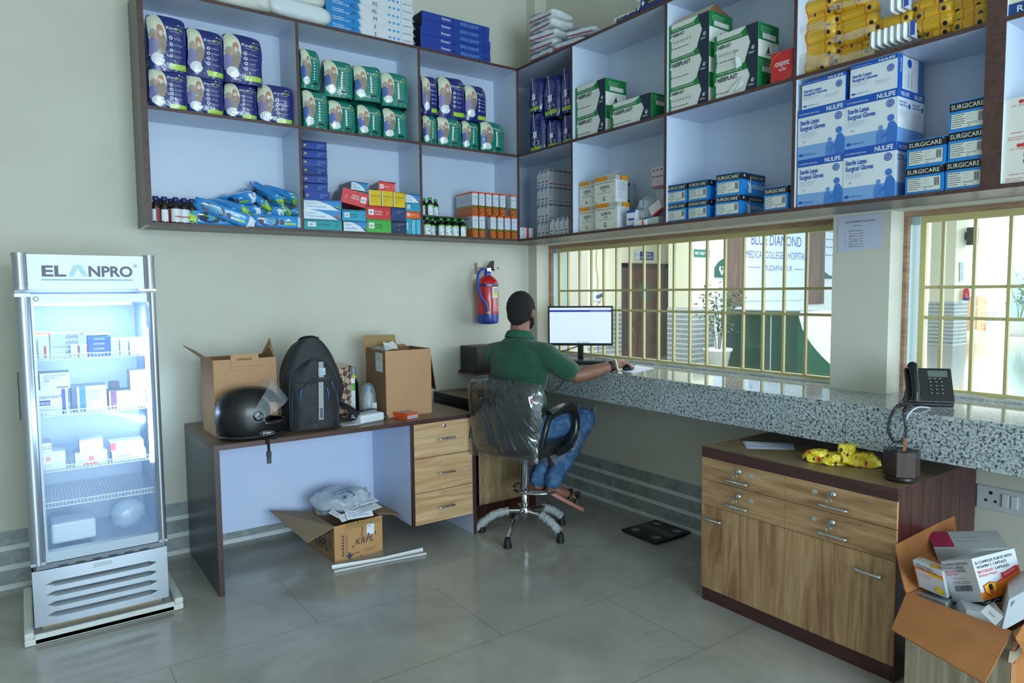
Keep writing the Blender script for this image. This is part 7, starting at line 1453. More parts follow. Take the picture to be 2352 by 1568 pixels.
m.smooth = True; m.add(vs, [(j*33+i, j*33+i+1, (j+1)*33+i+1, (j+1)*33+i) for j in range(5) for i in range(32)], C('185640', .8, bump=.2, bs=300)); pp_('collar', m, shirt)
# jeans
m = MB(); ell(m, bw(.01, 0, .645), (.13, .172, .085), rot=RH); 
for a, b, c, tw in ((HIR, KNR, ANR, 1), (HIL, KNL, ANL, -1)):
    capsule(m, [a, a.lerp(b, .5)+HZ*.012, b], [.096, .086, .070]); capsule(m, [b, b.lerp(c, .35)+Vector((-.012, 0, -.004)), b.lerp(c, .75), c+HZ*.012], [.070, .066, .058, .056])
jn = remesh(m, .007, 'jeans', JEAN, pe, 3); jn.matrix_parent_inverse = INVP
for v in jn.data.vertices: v.co += noise.noise_vector(v.co*16)*.006
# wrist bands
wd_ = (WRR-ELR).normalized(); m = MB(); p = WRR-wd_*.012; m.tube([p-wd_*.011, p+wd_*.011], [.034, .033], C('111214', .5), 20, cap=False); q = pp_('black_wristband', m); so = q.modifiers.new('s', 'SOLIDIFY'); so.thickness = .003
m = MB(); p = WRR+wd_*.014; n1 = wd_.orthogonal().normalized(); n2 = wd_.cross(n1)
for i in range(22): a = 2*math.pi*i/22; ell(m, p+n1*.0335*math.cos(a)+n2*.031*math.sin(a)+wd_*.003*math.sin(2*a), (.0052, .0052, .0052), C('e4e2da', .25, coat=.4), n=8)
q = pp_('bead_bracelet', m); q['kind'] = 'stuff'
# sandals
for A_, T_, nm in ((ANR, Vector((-.425, -1.075, .192)), ''), (ANL, Vector((-.455, -.90, .27)), '')):
    df = (T_-A_).normalized(); H0 = A_-HZ*.062-df*.040; T0 = T_-HZ*.030+df*.050; Ls = (T0-H0).length; d = (T0-H0).normalized(); s_ = d.cross(HZ).normalized(); u_ = s_.cross(d); m = MB(); vs = []
    for j in range(13):
        t_ = j/12; w_ = .036*math.sin(math.pi*(.14+.76*t_))**.5+.008*t_; c = H0+d*(t_*Ls)
        for a, b in ((-1, 0), (1, 0), (1, 1), (-1, 1)): vs.append(c+s_*w_*a-u_*.020*b)
    m.add(vs, [(4*j+a, 4*j+(a+1) % 4, 4*j+4+(a+1) % 4, 4*j+4+a) for j in range(12) for a in range(4)]+[(3, 2, 1, 0), (48, 49, 50, 51)], C('b07868', .6)); sn = pp_('sandal', m)
    m = MB(); LB = C('2a1c1a', .45); c = H0+d*Ls*.70
    m.tube(spline([c-s_*.040, c-s_*.038+u_*.034, c+u_*.058, c+s_*.038+u_*.034, c+s_*.040], 5), .014, LB, 8, sq=.35)
    ell(m, c+u_*.064+s_*.01, (.018, .014, .012), LB); c2 = c-d*.05; m.tube(spline([c2-s_*.038, c2-s_*.036+u_*.040, c2+u_*.066, c2+s_*.036+u_*.040, c2+s_*.038], 5), .009, LB, 8, sq=.4); pp_('strap', m, sn)

# ================================================================ ON THE STONE COUNTER
mo = empty('monitor', (-.035, -.655, CT), R(-45), 'black-framed computer monitor lit with a web page on the stone counter', 'monitor')
cA, cB = Vector((.03, -.60, 0)), None; BZ = C('0f1114', .35)
# frame measured from the photo on a plane facing the room
pl = [P(1273, 788, 'x', -.02), P(1278, 704, 'x', -.02)]
MW, MH = .452, .275; ang = R(-56)
def scr():
    m = MB(); m.rbox(-MW/2, MW/2, -.002, .03, 0, MH, BZ, .004); return m
mo.rotation_euler = (0, 0, R(-46)); z0 = P(1340, 791, 'y', -.60)[2]-CT
o = scr().build('bezel', mo); o.location = (0, -.01, z0)
SCR = C('dfe9f8', .5, emit=.42, spec=.1); SH_ = C('1c2f9c', .3, emit=.4); TB = C('c6dcf2', .3, emit=.6); GT = C('9aa4b4', .3, emit=.4)
m = MB(); f = Face(m, (-MW/2+.012, -.0125, z0+.018), (1, 0, 0), (0, 0, 1), MW-.024, MH-.03); f.rect(0, 0, 1, 1, SCR, 0); f.rect(0, .88, 1, .935, SH_, 1); f.rect(0, .935, 1, 1, C('e4e8f0', .3, emit=.35), 1); f.rect(0, 0, 1, .05, TB, 1)
f.text('BLUE DIAMOND MEDICAL COLLEGE & HOSPITAL', .96, .895, .025, WP, .3, 2, 2, 'r'); f.lines(.05, .83, .12, 1, .1, GT, .12, 2, 0); f.lines(.05, .75, .1, 1, .1, GT, .1, 2, 0)
for x in (.08, .35, .65): f.lines(x, .68, .06, 1, .1, GT, .1, 2, 0)
f.rect(0, .66, 1, .662, C('c8d0dc', .3, emit=.5), 2); f.rect(.0, .10, 1, .102, C('c8d0dc', .3, emit=.5), 2)
for i, c in enumerate(('3a6ad0', '3a9a5a', 'e0a030', '2a5ac0', '303848', 'e04858', '5a6a80')): f.rect(.46+i*.028, .012, .476+i*.028, .038, C(c, .3, emit=.5), 2)
m.build('screen', mo)
m = MB(); m.rbox(-.02, .02, .008, .03, .01, z0+.03, BZ, .004); m.rbox(-.10, .10, -.07, .09, 0, .010, BZ, .004); m.build('stand', mo)
kb = empty('keyboard', (-.20, -.80, CT), R(-50), 'black keyboard on the stone counter in front of the monitor', 'keyboard'); m = MB(); m.rbox(-.215, .215, -.065, .065, .002, .016, C('17191c', .5), .004); m.build('keyboard_body', kb)
m = MB(); rr = random.Random(2)
for r_ in range(5):
    for c_ in range(18): x = -.205+c_*.0228; y = -.055+r_*.023; m.box(x, x+.0185, y, y+.0185, .016, .022, C('24272b', .4))
q = m.build('keys', kb); q['kind'] = 'stuff'
m = MB(); p0_ = P(1440, 856, 'z', CT+.002); q4 = [P(u, v, 'z', CT+.0015) for u, v in ((1424, 851), (1455, 857), (1504, 845), (1462, 838))]; m.prism(q4, (0, 0, -.0012), C('c9cfe4', .6)); tag(m.build('paper_pad'), 'pale sheet used as a mouse pad at the counter edge', 'paper')
m = MB(); ell(m, Vector((-.205, -1.303, CT+.014)), (.045, .028, .018), C('14161a', .3)); tag(m.build('computer_mouse'), 'black mouse under the hand of the seated man', 'mouse')
m = MB(); m.tube(spline([(-.02, -.63, CT+.10), (-.02, -.48, CT+.06), (-.12, -.42, CT+.03), (-.25, -.5, CT+.006)], 6), .004, BLACK, 8); tag(m.build('monitor_cable'), 'black cable running from the monitor down across the counter', 'cable')
m = MB(); m.tube(spline([(.02, -.40, CT+.12), (-.05, -.38, CT+.07), (-.12, -.42, CT+.02), (-.24, -.52, CT+.005)], 6), .003, C('c8ccd8'), 8); m.tube([(-.06, -.385, CT+.065), (-.10, -.405, CT+.04)], .007, C('b4b4e0', .4), 8); tag(m.build('white_cable'), 'white cable with a lilac plug beside the monitor stand', 'cable')
m = MB(); m.tube(spline([P(1261, 868, 'x', CF-.006), P(1260, 888, 'x', CF-.008), P(1264, 897, 'x', CF-.008), P(1278, 893, 'x', CF-.008), P(1291, 880, 'x', CF-.008), P(1293, 864, 'x', CF-.006)], 6), .0022, BLACK, 6); tag(m.build('mouse_cable'), 'thin black cable looping down the granite counter front', 'cable')
# desk phone
ph = empty('desk_phone', (-.15, -3.02, CT), R(-52), 'black desk phone with handset and small display on the stone counter by the second window', 'phone'); ph.scale = (.87, .87, .87); TL = Matrix.Rotation(R(62), 4, 'X'); PK = C('101215', .35, bump=.05, bs=60)
m = MB(); m.rbox(-.105, .095, 0, .175, -.012, .012, PK, .006, 2, Matrix.Translation((0, -.04, .012)) @ TL); m.prism([(-.09, .05, 0), (-.09, .12, 0), (-.09, .03, .11)], (.17, 0, 0), PK); m.rbox(-.10, .09, -.055, .06, 0, .016, PK, .005); m.build('phone_base', ph)
TT = Matrix.Translation((0, -.04, .012)) @ TL @ Matrix.Translation((0, 0, .0125)); m = MB(); m.box(-.008, .075, .128, .16, 0, .001, C('56625c', .15), TT); m.build('display', ph)
m = MB()
for r_ in range(4):
    for c_ in range(3): m.rbox(-.008+c_*.024, .008+c_*.024, .040+r_*.019, .051+r_*.019, 0, .0025, C('1b1e22', .5), .0008, 1, TT); m.box(-.003+c_*.024, .003+c_*.024, .044+r_*.019, .0465+r_*.019, .0026, .0028, C('c8ccd0'), TT)
for c_ in range(3): m.box(-.006+c_*.022, .004+c_*.022, .118, .121, 0, .002, C('9aa0a4'), TT)
q = m.build('keypad', ph)
m = MB(); hb = [TT @ Vector(v) for v in ((-.075, .005, .018), (-.075, .03, .034), (-.075, .09, .040), (-.075, .15, .034), (-.075, .178, .018))]; m.tube(spline(hb, 6), [.024, .024, .021, .019, .018, .017, .017, .017, .016, .016, .016, .016, .016, .016, .016, .017, .017, .018, .019, .021, .023, .024, .025, .024, .022], PK, 14); m.build('handset', ph)
def coil(m, pts, r, cr, turns, mat):
    pts = spline(pts, 14); L = [0]
    for i in range(1, len(pts)): L.append(L[-1]+(pts[i]-pts[i-1]).length)
    out = []; k = 0; N = turns*8; Nn = None
    for s in range(N+1):
        d = L[-1]*s/N
        while k < len(L)-2 and L[k+1] < d: k += 1
        f = (d-L[k])/max(1e-6, L[k+1]-L[k]); p = pts[k].lerp(pts[k+1], f); t_ = (pts[k+1]-pts[k]).normalized(); Nn = t_.orthogonal().normalized() if Nn is None else (Nn-t_*Nn.dot(t_)).normalized(); a = 2*math.pi*s/8
        out.append(p+(Nn*math.cos(a)+t_.cross(Nn)*math.sin(a))*r)
    m.tube(out, cr, mat, 5)
m = MB(); cpt = [P(u, v, 'x', x) for u, v, x in ((2086, 926, -.33), (2060, 934, -.40), (2046, 955, -.42), (2040, 985, -.43), (2050, 1008, -.43), (2064, 1016, -.43), (2076, 1006, -.43), (2081, 980, -.425), (2077, 955, -.41), (2079, 938, -.39), (2092, 931, -.34))]
coil(m, cpt, .006, .0018, 62, C('14171b', .4)); tag(m.build('coiled_phone_cable'), 'black coiled phone cord hanging over the granite counter edge', 'cord')
m = MB(); m.tube(spline([P(u, v, 'x', x) for u, v, x in ((2136, 937, -.26), (2110, 935, -.33), (2088, 950, -.40), (2074, 985, -.42), (2065, 1010, -.42), (2064, 1028, -.40))], 6), .0032, C('c4c8d4', .4), 8); tag(m.build('white_phone_cable'), 'thin white phone cable dropping from the counter to the pen holder', 'cord')
# pen holder on the cabinet
hc_ = Vector((-.456, P(2071, 1065, 'x', -.456)[1], KT)); pn = empty('pen_holder', hc_, R(10), 'dark wooden hexagonal pen holder on the cabinet top under the phone cord', 'pen holder'); m = MB(); hx_ = [(.066*math.cos(R(60*i)), .066*math.sin(R(60*i))) for i in range(6)]; DW = wood('221310', '34201b', '452a22', (30, 30, 3), rough=.2)
m.prism([(x, y, .022) for x, y in hx_], (0, 0, .095), DW, capmat=C('1a0f0d', .25)); m.lathe([(0, 0), (.056, 0), (.058, .004), (.058, .018), (.05, .022)], C('1c1210', .3), 28); m.build('holder_body', pn, bevel=.002)
m = MB(); [m.box(x-.014, x+.014, y-.009, y+.009, .1172, .1176, BLACK) for x, y in ((-.03, .02), (.0, -.03), (.03, .02), (.025, -.015), (-.03, -.02))]; m.build('pen_slots', pn)
m = MB(); M_ = Matrix.Translation((-.02, -.012, .10)) @ Matrix.Rotation(R(14), 4, 'Y'); m.prism([(-.007, -.004, 0), (.007, -.004, 0), (.012, -.004, .062), (-.006, -.004, .066)], (0, .008, 0), C('b07850', .35, .4), M_); tag(m.build('wooden_clip', None, hc_, R(10)), 'copper-brown clip sticking up out of the pen holder', 'clip')
m = MB(); q4 = [P(u, v, 'z', KT+.0012) for u, v in ((1706, 1013), (1823, 1018), (1825, 1032), (1715, 1029))]; m.prism(q4, (0, 0, -.001), C('d4d8ec', .6)); f4 = [P(u, v, 'z', KT+.004) for u, v in ((1712, 1013), (1821, 1018), (1823, 1026), (1716, 1023))]; m.poly(f4, C('dcdff0', .6)); tag(m.build('folded_paper'), 'folded white paper strip lying on the cabinet top', 'paper')
# crumpled yellow wrappers
t = NT(.28, .6); vo = t.n('TexVoronoi', feature='F1'); vo.inputs['Scale'].default_value = 44; t.l(t.map((1, 1, .5)), vo.inputs[0]); nn = t.noise(t.tc, 40, 3); bq = t.bump(nn, .7, .02); t.l(bq, t.b.inputs['Coat Normal'])
dots = t.math('LESS_THAN', vo.outputs['Distance'], .30); cc_ = t.ramp(vo.outputs['Color'], [(.45, 'd0342a'), (.5, '1c1e28')], 'CONSTANT'); YWR = t.col(t.mix(dots, 'e8cf2a', cc_))
def wrapper(u, v, L, W_, H_, rz, label, twist=0):
    c = P(u, v, 'z', KT); m = MB(); b = bmesh.new(); bmesh.ops.create_cube(b, size=1); bmesh.ops.subdivide_edges(b, edges=b.edges[:], cuts=7, use_grid_fill=True)
    for q in b.verts:
        x, y, z = q.co; e = max(0, abs(x)*2-.55)/.45; q.co = Vector((x*L, y*W_*(1-.25*e if twist == 0 else 1-.6*e), (z+.5)*H_*(1-.75*e)+e*H_*.2)); q.co += noise.noise_vector(q.co*32+Vector((u, 0, 0)))*.010*(.5 if z < -.4 else 1); q.co.z = max(.001, q.co.z)
    m.bm(b, YWR); b.free(); o = m.build('crumpled_wrapper', None, (c[0], c[1], KT+.0005), rz); tag(o, label, 'wrapper', 'yellow wrappers on the cabinet'); return o
wrapper(1880, 1060, .125, .065, .05, R(-70), 'crumpled yellow wrapper at the left of the heap on the cabinet', 1); wrapper(1918, 1066, .11, .06, .045, R(-30), 'crumpled yellow wrapper second from the left on the cabinet', 1); wrapper(1946, 1066, .11, .06, .085, R(20), 'crumpled yellow wrapper standing highest in the heap on the cabinet', 1)
wo = wrapper(1984, 1070, .125, .065, .055, R(-62), 'plump sealed yellow wrapper at the right end of the heap on the cabinet'); m = MB(); vs, fs, tw = glyphs('GOOD ONE', 6); m.add([(-.03+a*.055/tw, -.030, .02+b*.012) for a, b in vs], fs, RR_); m.build('lettering', wo)
# weighing scale on the floor
q4 = [P(1442, 1222, 'z', .022), P(1520, 1256, 'z', .022), P(1594, 1226, 'z', .022), P(1510, 1200, 'z', .022)]; c = sum(q4, Vector())/4; ws = empty('bathroom_scale', (c[0]-.02, c[1], 0), 0, 'black glass weighing scale on the floor by the skirting tiles', 'scale'); ws.location = (-.10, -1.44, 0)
m = MB(); m.rbox(-.15, .15, -.145, .145, .008, .024, C('0c0d0f', .12), .004); [m.lathe([(0, 0), (.02, 0), (.02, .009)], RUB, 12, Matrix.Translation((x, y, 0))) for x in (-.11, .11) for y in (-.11, .11)]; m.build('glass_top', ws)
for x, y in ((-.09, -.085), (-.09, .085), (.09, -.085), (.09, .085)): m = MB(); m.lathe([(0, .0248), (.026, .0248), (.027, .024)], STEEL, 24, Matrix.Translation((x, y, 0))); m.build('electrode', ws)
m = MB(); f = Face(m, (.03, .03, .0242), (0, -1, 0), (1, 0, 0), .07, .03); f.text('eSERA', 0, .2, .5, C('8a8e92'), .9, 2, 1); f.circ(-1.0, -2.6, .12, C('a03a2a'), 1, 10); m.build('scale_print', ws)
# sockets and notice
sk = empty('switch_socket', (XW, -3.32, .60), 0, 'white switch and socket plate on the wall under the counter at the right', 'socket'); WPL = C('c4c8cc', .4)
z0_, z1_ = -.052, .048; m = MB(); m.rbox(-.012, 0, -.28, .205, z0_, z1_, WPL, .004); m.build('plate', sk)
for y in (.15, -.01): 
    m = MB(); 
    for dy, dz, r_ in ((0, .022, .0075), (.018, -.012, .006), (-.018, -.012, .006)): m.lathe([(0, .0002), (r_, .0002)], BLACK, 12, Matrix.Translation((-.0125, y+dy, dz)) @ Matrix.Rotation(R(-90), 4, 'Y'))
    m.build('socket_holes', sk)
for y in (.095, .062): m = MB(); m.rbox(-.018, -.011, y-.013, y+.013, -.028, .028, C('d0d4d8', .35), .003); m.build('switch', sk)
s2_ = empty('switch_socket', (XW, -.56, .62), 0, 'white socket plate on the wall under the counter behind the knee', 'socket'); m = MB(); m.rbox(-.012, 0, -.10, .10, -.055, .05, WPL, .004); m.build('plate', s2_); m = MB(); [m.box(-.0135, -.012, y-.002, y+.002, z-.005, z+.005, BLACK) for y in (-.07, -.055, .02, .04) for z in (-.02, .02)]; m.build('socket_holes', s2_)
for y in (0, -.03): m = MB(); m.rbox(-.017, -.011, y-.011, y+.011, -.026, .026, C('d0d4d8', .35), .003); m.build('switch', s2_)
m = MB(); ya, yb = -2.513, -2.728; f = Face(m, (-.0015, ya, 1.655), (0, -1, 0), (0, 0, 1), ya-yb, .172); NP = C('c4cbe0', .7); f.poly([(0.02, 0), (1, .08), (1, 1.0), (0, .97)], NP, 0)
f.text('BLUE DIAMOND MEDICAL COLLEGE & HOSPITAL', .52, .80, .045, INK, .66, 4, 1, 'c'); f.text('CONTACT LIST', .45, .70, .03, INK, .18, 3, 1, 'c')
for i, (a, b) in enumerate((('REGISTRATION', '1011'), ('ICU', '1012'), ('EMERGENCY', '1013'), ('LAB', '1014'), ('ULTRASOUND', '1015'), ('XRAY', '1016'), ('PHARMACY', '1018'))): y = .56-i*.07; f.text('%d.' % (i+1), .18, y, .03, INK, .02, 2, 1); f.text(a, .27, y, .03, INK, .02*len(a), 3, 1); f.rect(.29+.02*len(a), y, .52, y+.008, INK, 1); f.text(b, .53, y, .03, INK, .06, 3, 1)
tag(m.build('notice'), 'bluish printed contact list sheet taped to the pier between the windows', 'notice')
# ================================================================ THE LOBBY BEYOND THE WINDOWS
CRM = C('e9ead2', .6, var=.03, bs=1.2); LF = C('9a9c94', .12, var=.06, bs=.8); LX, LY0, LY1, LZ = 27.0, -9.0, 9.0, 3.85
m = MB(); m.box(.70, LX, LY0, LY1, -.15, 0, LF); m.box(.32, .70, LY0, LY1, -.15, 0, LF); tag(m.build('floor_lobby'), kind='structure')
m = MB(); m.box(.32, LX, LY0, LY1, LZ, LZ+.1, C('d8dcd8', .8)); tag(m.build('ceiling_lobby'), kind='structure')
t = NT(.35); sx = t.n('SeparateXYZ'); t.l(t.tc, sx.inputs[0]); st = t.math('LESS_THAN', t.math('MODULO', sx.outputs[2], .1), .026); bb = t.noise(t.tc, 5, 5, .7, .8)
DADO = t.col(t.mix(st, t.ramp(bb, [(.3, '7f8c90'), (.7, 'a3afb2')]), 'd3d9da'))
def lwall(name, b, dado=1.14, e=.012, mat=None):
    m = MB(); m.box(*b, 0, LZ, mat or CRM); x0, x1, y0, y1 = b; m.box(x0-e, x1+e, y0-e, y1+e, 0, dado, DADO); return tag(m.build(name), kind='structure')
lwall('wall_lobby_back', (.32, 14.0, 6.8, 7.0)); lwall('wall_lobby_alcove', (.60, 6.05, 6.55, 6.8)); lwall('wall_lobby_far', (LX-.2, LX, LY0, LY1), .6, mat=C('f0efdc', .6)); lwall('wall_lobby_side', (14.0, LX, LY1-.2, LY1), .6, mat=C('f0efdc', .6))
lwall('wall_lobby_teal', (22.6, 22.9, LY0, 4.62), .55, mat=C('8ec4cc', .45)); lwall('trim_pillar_near', (7.6, 8.32, 4.97, 5.56)); lwall('trim_pillar_far', (16.55, 17.35, 3.80, 4.42))
m = MB(); m.box(8.50, 13.6, 5.2, 5.4, 0, LZ, C('dfeef2', .5)); tag(m.build('wall_reception'), kind='structure')
# door with its sign, cables and socket
d0, d1 = P(1428, 604, 'y', 6.79)[0], P(1535, 607, 'y', 6.79)[0]; dr_ = MB(); WD = wood('5f4640', '775a52', '8a6c62', (2.5, 2.5, .5), rough=.4); DF = C('4f4146', .5)
dr_.box(d0, d0+.12, 6.72, 6.79, 0, 2.1, DF); dr_.box(d1-.22, d1, 6.72, 6.79, 0, 2.1, DF); dr_.box(d0, d1, 6.72, 6.79, 2.0, 2.1, DF); do = dr_.build('door_1'); tag(do, kind='structure')
m = MB(); m.box(d0+.12, d1-.22, 6.74, 6.785, .01, 2.0, WD); m.build('door_leaf', do); m = MB(); m.box(d0+.50, d0+.86, 6.73, 6.74, 1.28, 1.66, C('4f6c6c', .2)); m.build('vision_panel', do)
m = MB(); z = P(1437, 745, 'y', 6.7)[2]; m.box(d0+.15, d0+.22, 6.70, 6.74, z-.08, z+.18, CHROME); m.rbox(d0+.14, d0+.25, 6.68, 6.71, z-.2, z-.06, CHROME, .01); m.build('padlock', do)
def sign(u0, v0, u1, v1, ax, val, name, label, fn, cat='sign', ux=(1, 0, 0)):
    a, b = P(u0, v0, ax, val), P(u1, v1, ax, val); o_ = Vector((a[0], a[1], b[2])) if v1 > v0 else a; w = (b-a).dot(Vector(ux)); h = a[2]-b[2]; m = MB(); f = Face(m, (a[0], a[1], b[2]), ux, (0, 0, 1), w, h); n_ = f.nn
    m.prism([f.p(0, 0, 0), f.p(1, 0, 0), f.p(1, 1, 0), f.p(0, 1, 0)], -n_*.01, fn.base); fn(f); return tag(m.build(name), label, cat)
def ns(f): f.rect(0, 0, .25, 1, C('d8ecf2'), 1); f.ring(.12, .45, .09, .025, C('2f6aa8'), 2, 14, 0, 180); f.rect(.25, 0, 1, 1, C('3c4f92'), 1); f.text('NURSING', .62, .58, .24, WP, .45, 8, 2, 'c'); f.text('SUPERINTENDENT', .62, .18, .24, WP, .68, 8, 2, 'c')
ns.base = C('3c4f92'); sign(1459, 577, 1501, 597, 'y', 6.78, 'door_sign', 'navy door sign above the brown lobby door', ns)
def mh(f): f.rect(0, 0, 1, 1, C('1d6e60'), 1); f.text('MAY I HELP YOU', .5, .3, .42, WP, .9, 8, 2, 'c')
mh.base = C('1d6e60'); sign(1595, 572, 1630, 591, 'y', 4.95, 'help_sign', 'green help sign on the near lobby pillar', mh)
def po(f): f.rect(0, 0, 1, 1, C('d5e8fa'), 1); f.text('e for', .02, .83, .085, C('4a5560'), .75, 0, 2); f.poly([(0, 0), (1.0, 0), (1, .32), (.75, .31), (.4, .26), (.1, .17), (0, .12)], C('1d5e50'), 2); f.circ(.63, .15, .14, WP, 4, 12); f.circ(.87, .15, .14, WP, 6, 12); f.poly([(.48, .14), (1.0, .14), (.75, .03)], WP, 8); f.rect(.70, .10, .80, .20, C('1d5e50'), 11); f.rect(.64, .135, .86, .165, C('1d5e50'), 14)
po.base = C('d5e8fa'); sign(1640, 500, 1664, 637, 'y', 5.17, 'poster', 'pale blue poster with a green foot and a white heart, left of the reception', po, 'poster')
def pw(f): f.rect(0, 0, 1, 1, C('d5e8fa'), 1); f.lines(.05, .9, .9, 5, .13, C('7a8898'), .25, 2, .1); f.poly([(0, 0), (1, 0), (1, .10), (.6, .04), (.3, .05), (0, .12)], C('1d5e50'), 2)
pw.base = C('d5e8fa'); sign(1896, 500, 1935, 640, 'y', 5.17, 'poster', 'pale blue lettered poster at the right end of the reception wall', pw, 'poster')
WPn = wood('5c4540', '73584f', '88695f', (3, 3, .4), rough=.5)
for u0, u1, nm in ((1664, 1708, 'left'), (1857, 1893, 'right')):
    a, b = P(u0, 600, 'y', 5.17)[0], P(u1, 600, 'y', 5.17)[0]; m = MB(); m.box(a, b, 5.15, 5.199, 1.14, 3.2, WPn); tag(m.build('wood_panel'), 'tall brown wood panel on the reception wall, %s of the lettered board' % nm, 'wall panel')
def bd_(f):
    ib = C('3548c0', .5); f.rect(0, 0, 1, 1, C('d6ecfa', .4), 1); yy = lambda v: (P(1778, v, 'y', 5.16)[2]-1.25)/(3.05-1.25)
    f.text('BLUE DIAMOND', .515, yy(564), yy(539)-yy(564), ib, .84, 5, 2, 'c'); f.text('MEDICAL COLLEGE & HOSPITAL', .515, yy(594), yy(577)-yy(594), ib, 1.0, 4, 2, 'c'); f.text('MUZAFFARPUR', .54, yy(622), yy(609)-yy(622), ib, .48, 4, 2, 'c'); f.rect(.05, yy(615.5), .25, yy(614), ib, 2); f.rect(.82, yy(618), .99, yy(616.5), ib, 2)
m = MB(); a, b = P(1711, 600, 'y', 5.16)[0], P(1848, 600, 'y', 5.16)[0]; m.box(a, b, 5.16, 5.199, 1.25, 3.05, C('cfe4f2', .4)); bd_(Face(m, (a, 5.1595, 1.25), (1, 0, 0), (0, 0, 1), b-a, 1.8)); tag(m.build('reception_board'), 'large white hospital name board with blue lettering behind the reception desk', 'board')
# reception desk
DG1, DG2 = C('123f33', .12), C('0f3a2b', .2); m = MB(); rd_ = empty('reception_desk', (8.0, 3.4, 0), 0, 'dark green glass reception desk with a curved white end in the lobby', 'reception desk'); IR = Matrix.Translation((-8.0, -3.4, 0))
def rp(n_, m): o = m.build(n_, rd_); o.matrix_parent_inverse = IR
zt_ = P(1750, 713, 'x', 7.95)[2]; m = MB(); m.box(7.95, 8.5, 2.8, 4.42, 0, zt_-.06, DG1); m.box(7.945, 7.95, 3.34, 3.36, 0, zt_-.06, C('a8c4c0', .3)); rp('green_front', m)
m = MB(); m.box(7.90, 8.55, 2.75, 4.46, zt_-.06, zt_, C('2c4a44', .2)); rp('desk_top', m)
arc = [(7.95+.0*i, 2.8) for i in range(1)]+[(7.95-.22*math.sin(math.pi*i/16), 2.8-1.9*i/16) for i in range(1, 17)]; gz = [max(.03, (zt_-.06)*(1-(i/9.5)**.62)) if i < 10 else .03 for i in range(17)]
m = MB(); m.smooth = True; m.add([(x, y, z) for (x, y), g in zip(arc, gz) for z in (0, g)], [(2*i, 2*i+2, 2*i+3, 2*i+1) for i in range(16)], C('1a5a44', .2)); m.add([(x, y, z) for (x, y), g in zip(arc, gz) for z in (g, zt_-.06)], [(2*i, 2*i+2, 2*i+3, 2*i+1) for i in range(16)], C('e6f0f4', .25)); m.smooth = False
m.prism([(x, y, zt_-.06) for x, y in arc]+[(8.5, .9, zt_-.06), (8.5, 2.8, zt_-.06)], (0, 0, .06), C('dfeaf0', .2)); m.box(8.45, 8.5, .9, 2.8, 0, zt_-.06, C('dfeaf0')); rp('curved_end', m)
# potted plants
LEAF = C('4a6f52', .5, var=.25, bs=2); LEAF2 = C('5d8270', .5, var=.2, bs=2)
def plant(x, y, ph_, label, s=1.0, n=150, seed=1, leaf=LEAF):
    o = empty('potted_plant', (x, y, 0), 0, label, 'plant'); m = MB(); m.lathe([(0, .0), (.17*s, 0), (.24*s, ph_*.86), (.27*s, ph_*.87), (.27*s, ph_), (.23*s, ph_), (.22*s, ph_*.9), (0, ph_*.9)], C('e4ecee', .35), 28); m.build('pot', o)
    rr = random.Random(seed); m = MB(); tips = []
    for i in range(6): a = rr.random()*6.28; q = [(0.04*math.cos(a), .04*math.sin(a), ph_*.88)]; q += [(.10*k*s*math.cos(a+.2*k)*rr.uniform(.6, 1.2), .10*k*s*math.sin(a+.2*k)*rr.uniform(.6, 1.2), ph_+.33*k*s) for k in (1, 2, 3)]; m.tube(spline(q, 4), .009, C('6a6650', .7), 6); tips += [Vector(v) for v in spline(q, 4)[5:]]
    m.build('stems', o); m = MB()
    for i in range(n):
        c = rr.choice(tips)+Vector((rr.gauss(0, .10), rr.gauss(0, .10), rr.gauss(0, .10)))*s; d = Vector((rr.gauss(0, 1), rr.gauss(0, 1), -.3+rr.gauss(0, .4))).normalized(); sd_ = d.cross(Vector((rr.gauss(0, .3), rr.gauss(0, .3), 1))).normalized(); L = rr.uniform(.07, .12)*s
        m.add([c, c+d*L*.4+sd_*L*.28, c+d*L, c+d*L*.4-sd_*L*.28], [(0, 1, 2, 3)], leaf)
    q = m.build('foliage', o); q['kind'] = 'stuff'; return o
pp = P(1648, 848, 'z', 0); plant(pp[0], pp[1], .40, 'leafy plant in a white pot before the green reception desk', 1.0, 480, 3); pp = P(2344, 771, 'z', 0); plant(pp[0]-.2, pp[1], .55, 'leafy plant in a large white pot by the teal lobby wall', 1.35, 420, 6, LEAF2)
# far pillar fittings and air-conditioner cartons
m = MB(); a = P(2225, 542, 'y', 3.72); m.rbox(a[0]-.10, a[0]+.12, 3.52, 3.74, a[2]-.24, a[2]+.22, C('1c2226', .4), .01); m.box(a[0]-.03, a[0]+.03, 3.74, 3.80, a[2]-.1, a[2]+.1, BLACK); tag(m.build('wall_speaker'), 'black loudspeaker mounted on the far lobby pillar', 'speaker')
o = empty('fire_extinguisher', (P(2218, 690, 'y', 3.70)[0], 3.69, P(2218, 690, 'y', 3.7)[2]), 0, 'distant fire extinguisher hanging on the far lobby pillar', 'fire extinguisher'); m = MB(); m.lathe([(0, 0), (.08, 0), (.085, .07)], BL, 18); m.build('blue_foot', o); m = MB(); m.lathe([(.085, .07), (.085, .27), (.05, .33), (.02, .35), (.02, .40), (0, .41)], RD, 18); m.build('cylinder', o); m = MB(); m.tube(spline([(0, 0, .38), (.09, -.03, .35), (.1, -.04, .2)], 5), .01, BLACK, 6); m.build('hose', o)
